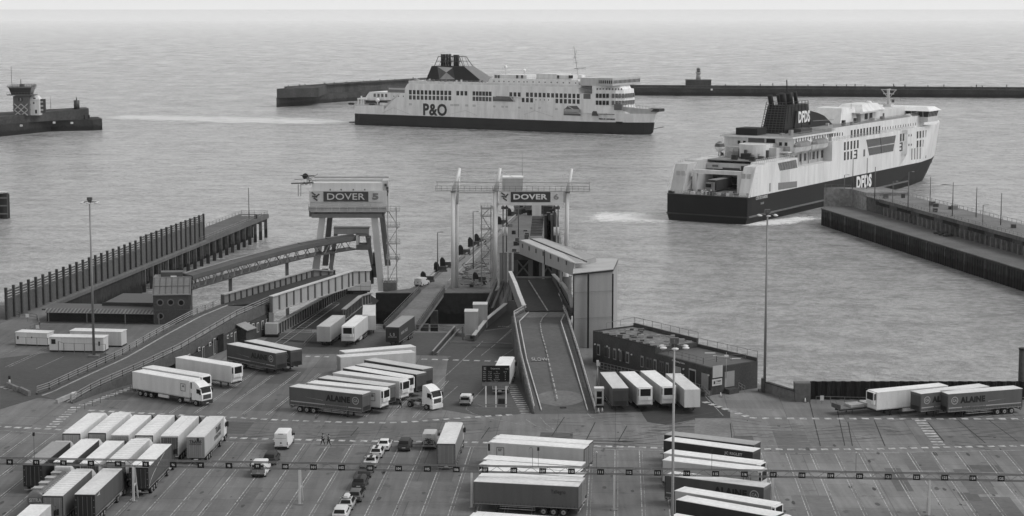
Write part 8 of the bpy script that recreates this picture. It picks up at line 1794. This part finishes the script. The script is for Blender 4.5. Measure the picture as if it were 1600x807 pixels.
# ----- people (skin modifier bodies) -----
def person(px, py, label, rz=0.0, step=.25, tone=.03, legs=.025, h=1.75, hat=False, group=None, bag=False):
    p = G(px, py)
    k = h/1.75
    J = {'pel':(0,0,.95),'ch':(0,.02,1.28),'nk':(0,.02,1.48),'hd':(0,.04,1.58),'tp':(0,.03,1.70),
     'lh':(-.1,0,.9),'lk':(-.11,step*.55,.5),'la':(-.11,step*.9,.08),'lt':(-.11,step*.9+.16,.04),
     'rh':(.1,0,.9),'rk':(.11,-step*.15,.5),'ra':(.11,-step*.9,.10),'rt':(.11,-step*.9+.15,.04),
     'ls':(-.19,0,1.42),'le':(-.25,-step*.3,1.16),'lw':(-.25,-step*.5+.1,.92),'lf':(-.24,-step*.5+.14,.82),
     'rs':(.19,0,1.42),'re':(.25,step*.3,1.16),'rw':(.25,step*.6+.1,.93),'rf':(.24,step*.6+.15,.83)}
    rad = {'pel':.15,'ch':.165,'nk':.065,'hd':.09,'tp':.085,'lh':.1,'lk':.07,'la':.05,'lt':.045,'rh':.1,'rk':.07,'ra':.05,'rt':.045,'ls':.075,'le':.055,'lw':.04,'lf':.035,'rs':.075,'re':.055,'rw':.04,'rf':.035}
    E = [('pel','ch'),('ch','nk'),('nk','hd'),('hd','tp'),('pel','lh'),('lh','lk'),('lk','la'),('la','lt'),('pel','rh'),('rh','rk'),('rk','ra'),('ra','rt'),('ch','ls'),('ls','le'),('le','lw'),('lw','lf'),('ch','rs'),('rs','re'),('re','rw'),('rw','rf')]
    def grow(names, edges, fat=1.0):
        me = bpy.data.meshes.new('body'); idx = {n: i for i, n in enumerate(names)}
        me.from_pydata([tuple(c*k for c in J[n]) for n in names], [(idx[a],idx[c]) for a, c in edges], [])
        o = bpy.data.objects.new('body', me); C.objects.link(o); o.modifiers.new('skin','SKIN'); sv = me.skin_vertices[0].data
        for n, i in idx.items(): sv[i].radius = (rad[n]*fat*k, rad[n]*fat*k); sv[i].use_root = (i == 0)
        su = o.modifiers.new('sub','SUBSURF'); su.levels = 1; su.render_levels = 1
        dg = bpy.context.evaluated_depsgraph_get(); dg.update()
        m2 = bpy.data.meshes.new_from_object(o.evaluated_get(dg)); bpy.data.objects.remove(o); bpy.data.meshes.remove(me); return m2
    root = thing('person', label, 'person', (p.x,p.y,0), rz, group)
    def link(n, me, mt):
        me.materials.clear(); me.materials.append(mt); me.name = n
        o = bpy.data.objects.new(n, me); C.objects.link(o); o.parent = root; return o
    bo = link('body', grow(list(J), E), gm(.30,'cloth'))
    up = ['ch','nk','ls','le','lw','rs','re','rw','pel']; link('jacket', grow(['ch','pel','ls','le','lw','rs','re','rw'], [('pel','ch'),('ch','ls'),('ls','le'),('le','lw'),('ch','rs'),('rs','re'),('re','rw')], 1.16), gm(tone,'cloth'))
    link('trousers', grow(['pel','lh','lk','la','rh','rk','ra'], [('pel','lh'),('lh','lk'),('lk','la'),('pel','rh'),('rh','rk'),('rk','ra')], 1.14), gm(legs,'cloth'))
    b = MB(); b.ball((0,.01*k,1.70*k), .118*k, gm(.02,'cloth'), 10, 6, 1, 1.05, .8); o = b.build('hair', root)
    if bag: b = MB(); b.box(.2,.42,-.12,.1,.45,.8,gm(.05,'cloth')); b.build('bag', root)
    return root
person(504.6,696,'person in a black jacket walking across the dashed line, left of the pair',rz=math.radians(50),step=.36,tone=.025,group='two people walking across the lanes')
person(513.8,696.8,'person in a dark coat walking across the dashed line, right of the pair',rz=math.radians(60),step=.28,tone=.04,group='two people walking across the lanes')
person(392.5,737,'person in dark clothes standing at the left side of the white van under sign 99',rz=math.radians(-60),step=.06,tone=.02)
person(625.5,638.5,'driver in dark trousers and grey jacket walking between the centre bays and the white tractor',rz=math.radians(-90),step=.3,tone=.10,legs=.015)
# =============== numbered overhead gantry ===============
gt = thing('lane_gantry','long overhead lattice girder carrying lane number signs 90 to 125 on white posts','gantry',(0,242,0))
Y0, SL = 249.4, -.07
def gxy(px):           # where the photo column meets the girder's line
    u = (px-800)/F; # x = u*depth
    x = 0
    for _ in range(6):
        y = Y0+SL*(x+48.4); x = u*(y*cp+ (CH-5)*sp)
    return x, y
def gz(px, top=True): return (5.45 if top else 4.68)+ (px/1600.0)*.1
ms_ = gm(.16,'steel'); x0, y0 = gxy(-60); x1, y1 = gxy(1660)
D = Vector((x1-x0, y1-y0, 0)); Lg = D.length; D.normalize(); Nn = Vector((-D.y, D.x, 0))
b = MB()
for dy in (0, .6):
    for z in (4.65, 5.45): b.bar(Vector((x0,y0,z))+Nn*dy, Vector((x1,y1,z))+Nn*dy, .10, .10, ms_)
n = int(Lg/1.1)
for i in range(n):
    a = Vector((x0,y0,0))+D*(i*Lg/n); c = Vector((x0,y0,0))+D*((i+1)*Lg/n)
    za, zc = (4.65,5.45) if i % 2 else (5.45,4.65)
    b.bar(a+Vector((0,0,za)), c+Vector((0,0,zc)), .045, .045, ms_)
    if i % 2 == 0: b.bar(a+Vector((0,0,5.45)), a+Nn*.6+Vector((0,0,5.45)), .05, .05, ms_)
b.build('girder', gt, True)
wm = gm(.5,'paint')
for k, px in enumerate((208,468,737,960,1208,1453)):
    x, y = gxy(px); p = Vector((x,y,0)); b = MB()
    b.bar(p-Nn*.25+Vector((0,0,0)), p+Vector((0,0,4.6)), .26, .26, wm); b.bar(p+Nn*1.9, p+Nn*.55+Vector((0,0,4.6)), .18, .18, wm)
    b.bar(p+Nn*.0+Vector((0,0,2.0)), p+Nn*1.25+Vector((0,0,2.2)), .14, .14, wm)
    b.box(x-.4,x+.4,y-.5,y+.3,0,.12,gm(.2,'concrete')); b.build('post', gt, True)
nums = [15.6,57,99.6,142.5,185,228,271,314,358,402.5,446,490,534,578.4,623,668,713,758,803,848,893,938.5,983,1027.6,1073,1118,1163,1208,1253,1298,1343,1387.5,1432,1476,1520,1564]
for i, px in enumerate(nums):
    x, y = gxy(px); p = Vector((x,y,5.02))-Nn*.12; b = MB()
    b.bar(p-D*.44, p+D*.44, .06, .72, gm(.015,'paint')); o = b.build('number_sign', gt, True)
    b = MB(); b.text(str(90+i), p-Nn*.045, D, (0,0,1), .38 if i < 10 else .56, .34, gm(.62), .012, .02)
    b.v = [tuple(Vector(v)) for v in b.v]
    t = MB(); t.v, t.f, t.m, t.mats, t.sm = b.v, b.f, b.m, b.mats, b.sm; t.build('number', o, True)
for px, hh, kind in ((54,3.1,'box'),(310,2.7,'box'),(841,2.2,'box'),(832,2.4,'hook'),(1112,2.2,'box'),(932,2.1,'dot'),(1337,2.6,'dot')):
    x, y = gxy(px); b = MB(); p = Vector((x,y,5.45)); b.bar(p, p+Vector((0,0,hh)), .05, .05, gm(.1,'steel'), Vector((0,1,0)))
    if kind == 'box': b.box(x-.14,x+.14,y-.1,y+.1,5.45+hh,5.45+hh+.45,gm(.03))
    elif kind == 'dot': b.ball((x,y,5.45+hh),.11,gm(.6))
    else:
        for j in range(6):
            t0, t1 = math.pi*j/6, math.pi*(j+1)/6; c = Vector((x-.2,y,5.45+hh))
            b.bar(c+Vector((math.cos(t0)*.2,0,math.sin(t0)*.2)), c+Vector((math.cos(t1)*.2,0,math.sin(t1)*.2)), .04,.04,gm(.1,'steel'),Vector((0,1,0)))
    b.build('signal_pole', gt, True)
# =============== tall flood light masts ===============
def flood_mast(px, py, base, ztop, label, n=6, spread=1.5, r=.26, v=.22):
    p = G(px, py) if base is None else Vector(base)
    t = thing('floodlight_mast', label, 'light mast', (p.x,p.y,0), 0, 'tall floodlight masts over the lorry park')
    b = MB(); b.tube((0,0,0),(0,0,ztop), r, gm(v,'steel'), 10, r*.55); b.build('pole', t)
    b = MB(); b.prism([(-1.0,-.8),(1.0,-.8),(1.0,.8),(-1.0,.8)],0,.35,gm(.14,'concrete')); b.build('base', t)
    b = MB(); b.tube((0,0,ztop),(0,0,ztop+.8), .32, gm(.10,'steel'), 10); b.box(-.45,.45,-.3,.3,ztop+.35,ztop+.95,gm(.08,'steel')); b.build('head', t)
    for k in range(n):
        a = 2*math.pi*(k+.5)/n; e = Vector((math.cos(a)*spread, math.sin(a)*spread*.9, ztop+.05)); b = MB()
        b.bar((0,0,ztop+.25), e, .07, .07, gm(.12,'steel')); lamp = b
        lamp.ball((e.x,e.y,e.z-.08), .3, gm(.62,'paint'), 8, 5, 1.3, 1.0, .5); lamp.build('floodlight', t)
flood_mast(147,558,None,28.6,'tall floodlight mast at left beside the white cabins')
flood_mast(1194.5,612,None,29.8,'tall floodlight mast at right beside the brick building')
flood_mast(0,0,(16.95,201,0),29.2,'nearest tall floodlight mast, its foot below the frame',6,1.35,.2,.28)
# =============== departures board ===============
bp = G(775,637); t = thing('departures_board','black electronic departures board on three white posts beside the double deck ramp','sign',(bp.x,bp.y,0))
b = MB(); b.box(-2.25,2.2,-.15,.15,4.25,6.85,gm(.012,'paint')); b.build('board', t)
b = MB(); b.box(-2.2,2.15,-.08,.08,3.55,4.2,gm(.17,'concrete')); b.build('lower_panel', t)
for x in (-1.63,0,1.63):
    b = MB(); b.box(x-.11,x+.11,-.05,.17,0,4.25,gm(.72,'paint')); b.build('post', t)
b = MB(); tx = gm(.42); b.text('Departures', (-.1,-.155,6.38), (1,0,0),(0,0,1), 1.45,.34,tx,.01); b.text('11:25',(1.75,-.155,6.35),(1,0,0),(0,0,1),.5,.2,tx,.01)
b.box(-2.12,-1.5,-.165,-.15,6.1,6.72,gm(.05)); b.text('S', (-1.8,-.17,6.4),(1,0,0),(0,0,1),.3,.38,tx,.01)
for r in range(5):
    z = 5.88-r*.32
    for x, w, s in ((-1.83,.48,'DFDS' if r%2 else 'P&O'),(-.98,.55,('Time','11:50','12:15','12:40','13:05')[r]),(.15,(.3,.95,.6,.55,.95)[r],('To','Dunkerque','Calais','Calais','Dunkerque')[r]),(1.5,.48,('Berth','6','5','7','8')[r] if r else 'Berth')):
        b.text(s,(x,-.155,z),(1,0,0),(0,0,1),w if len(s)>1 else .12,.15,tx,.008)
b.text('Port of Dover',(-.2,-.155,4.38),(1,0,0),(0,0,1),1.1,.14,tx,.01)
b.build('lettering', t)
b = MB(); b.box(-1.75,1.9,-.5,-.42,.5,.62,gm(.2,'steel'))
b.bar((-1.5,-.4,.0),(-3.0,-.4,.6),.1,.1,gm(.3,'steel')); b.box(-3.4,2.4,-.6,-.5,0,.12,gm(.25,'concrete')); b.build('barrier_rail', t)
cb = G(783.5,633); b = MB(); b.box(-.55,.55,-.3,.3,0,1.0,gm(.02,'paint')); b.box(-.5,.5,-.32,-.29,.1,.9,gm(.035,'paint')); o = b.build('control_cabinet'); o.location = (cb.x,cb.y,0)
tag(o,'small black cabinet between the posts of the departures board','cabinet')
# =============== kiosk and traffic light beside the ramp ===============
kp = G(936,636); t = thing('payment_kiosk','white kiosk with dark glass at the foot of the double deck ramp','kiosk',(kp.x,kp.y,0))
b = MB(); b.box(-.72,.72,-.7,.7,.35,3.05,gm(.55,'paint')); b.build('body', t)
b = MB(); b.box(-.8,.8,-.8,.8,3.05,3.2,gm(.7,'roof')); b.build('roof', t)
for z in (.6,1.75): b = MB(); b.box(-.42,.42,-.73,-.7,z,z+.95,gm(.012,'glass')); b.build('window', t)
b = MB(); b.box(-.7,.7,-.72,.72,0,.35,gm(.04,'concrete')); b.build('base', t)
tp = G(933.5,618); t = thing('signal_post','slim grey post with a signal head behind the white kiosk','traffic signal',(tp.x,tp.y,0))
b = MB(); b.tube((0,0,0),(0,0,5.4),.09,gm(.3,'steel'),8); b.build('pole', t)
b = MB(); b.box(-.2,.2,-.2,.2,5.0,5.9,gm(.4,'steel')); b.box(.2,.42,-.15,.15,4.9,5.5,gm(.3,'steel')); b.build('signal_head', t)
def cone(px, py, label):
    p = G(px,py); t = thing('traffic_cone', label, 'cone', (p.x,p.y,0), 0, 'traffic cones on the apron')
    b = MB(); b.tube((0,0,.04),(0,0,.75),.2,gm(.6,'paint'),8,.05); b.build('body', t); b = MB(); b.box(-.25,.25,-.25,.25,0,.04,gm(.05,'rubber')); b.build('base', t)
cone(1126,620.5,'traffic cone at the foot of the steps of the brick building'); cone(1258,629,'traffic cone before the square concrete pillar')
cone(935,645,'traffic cone left of the pair below the white kiosk'); cone(941,644.5,'traffic cone right of the pair below the white kiosk')
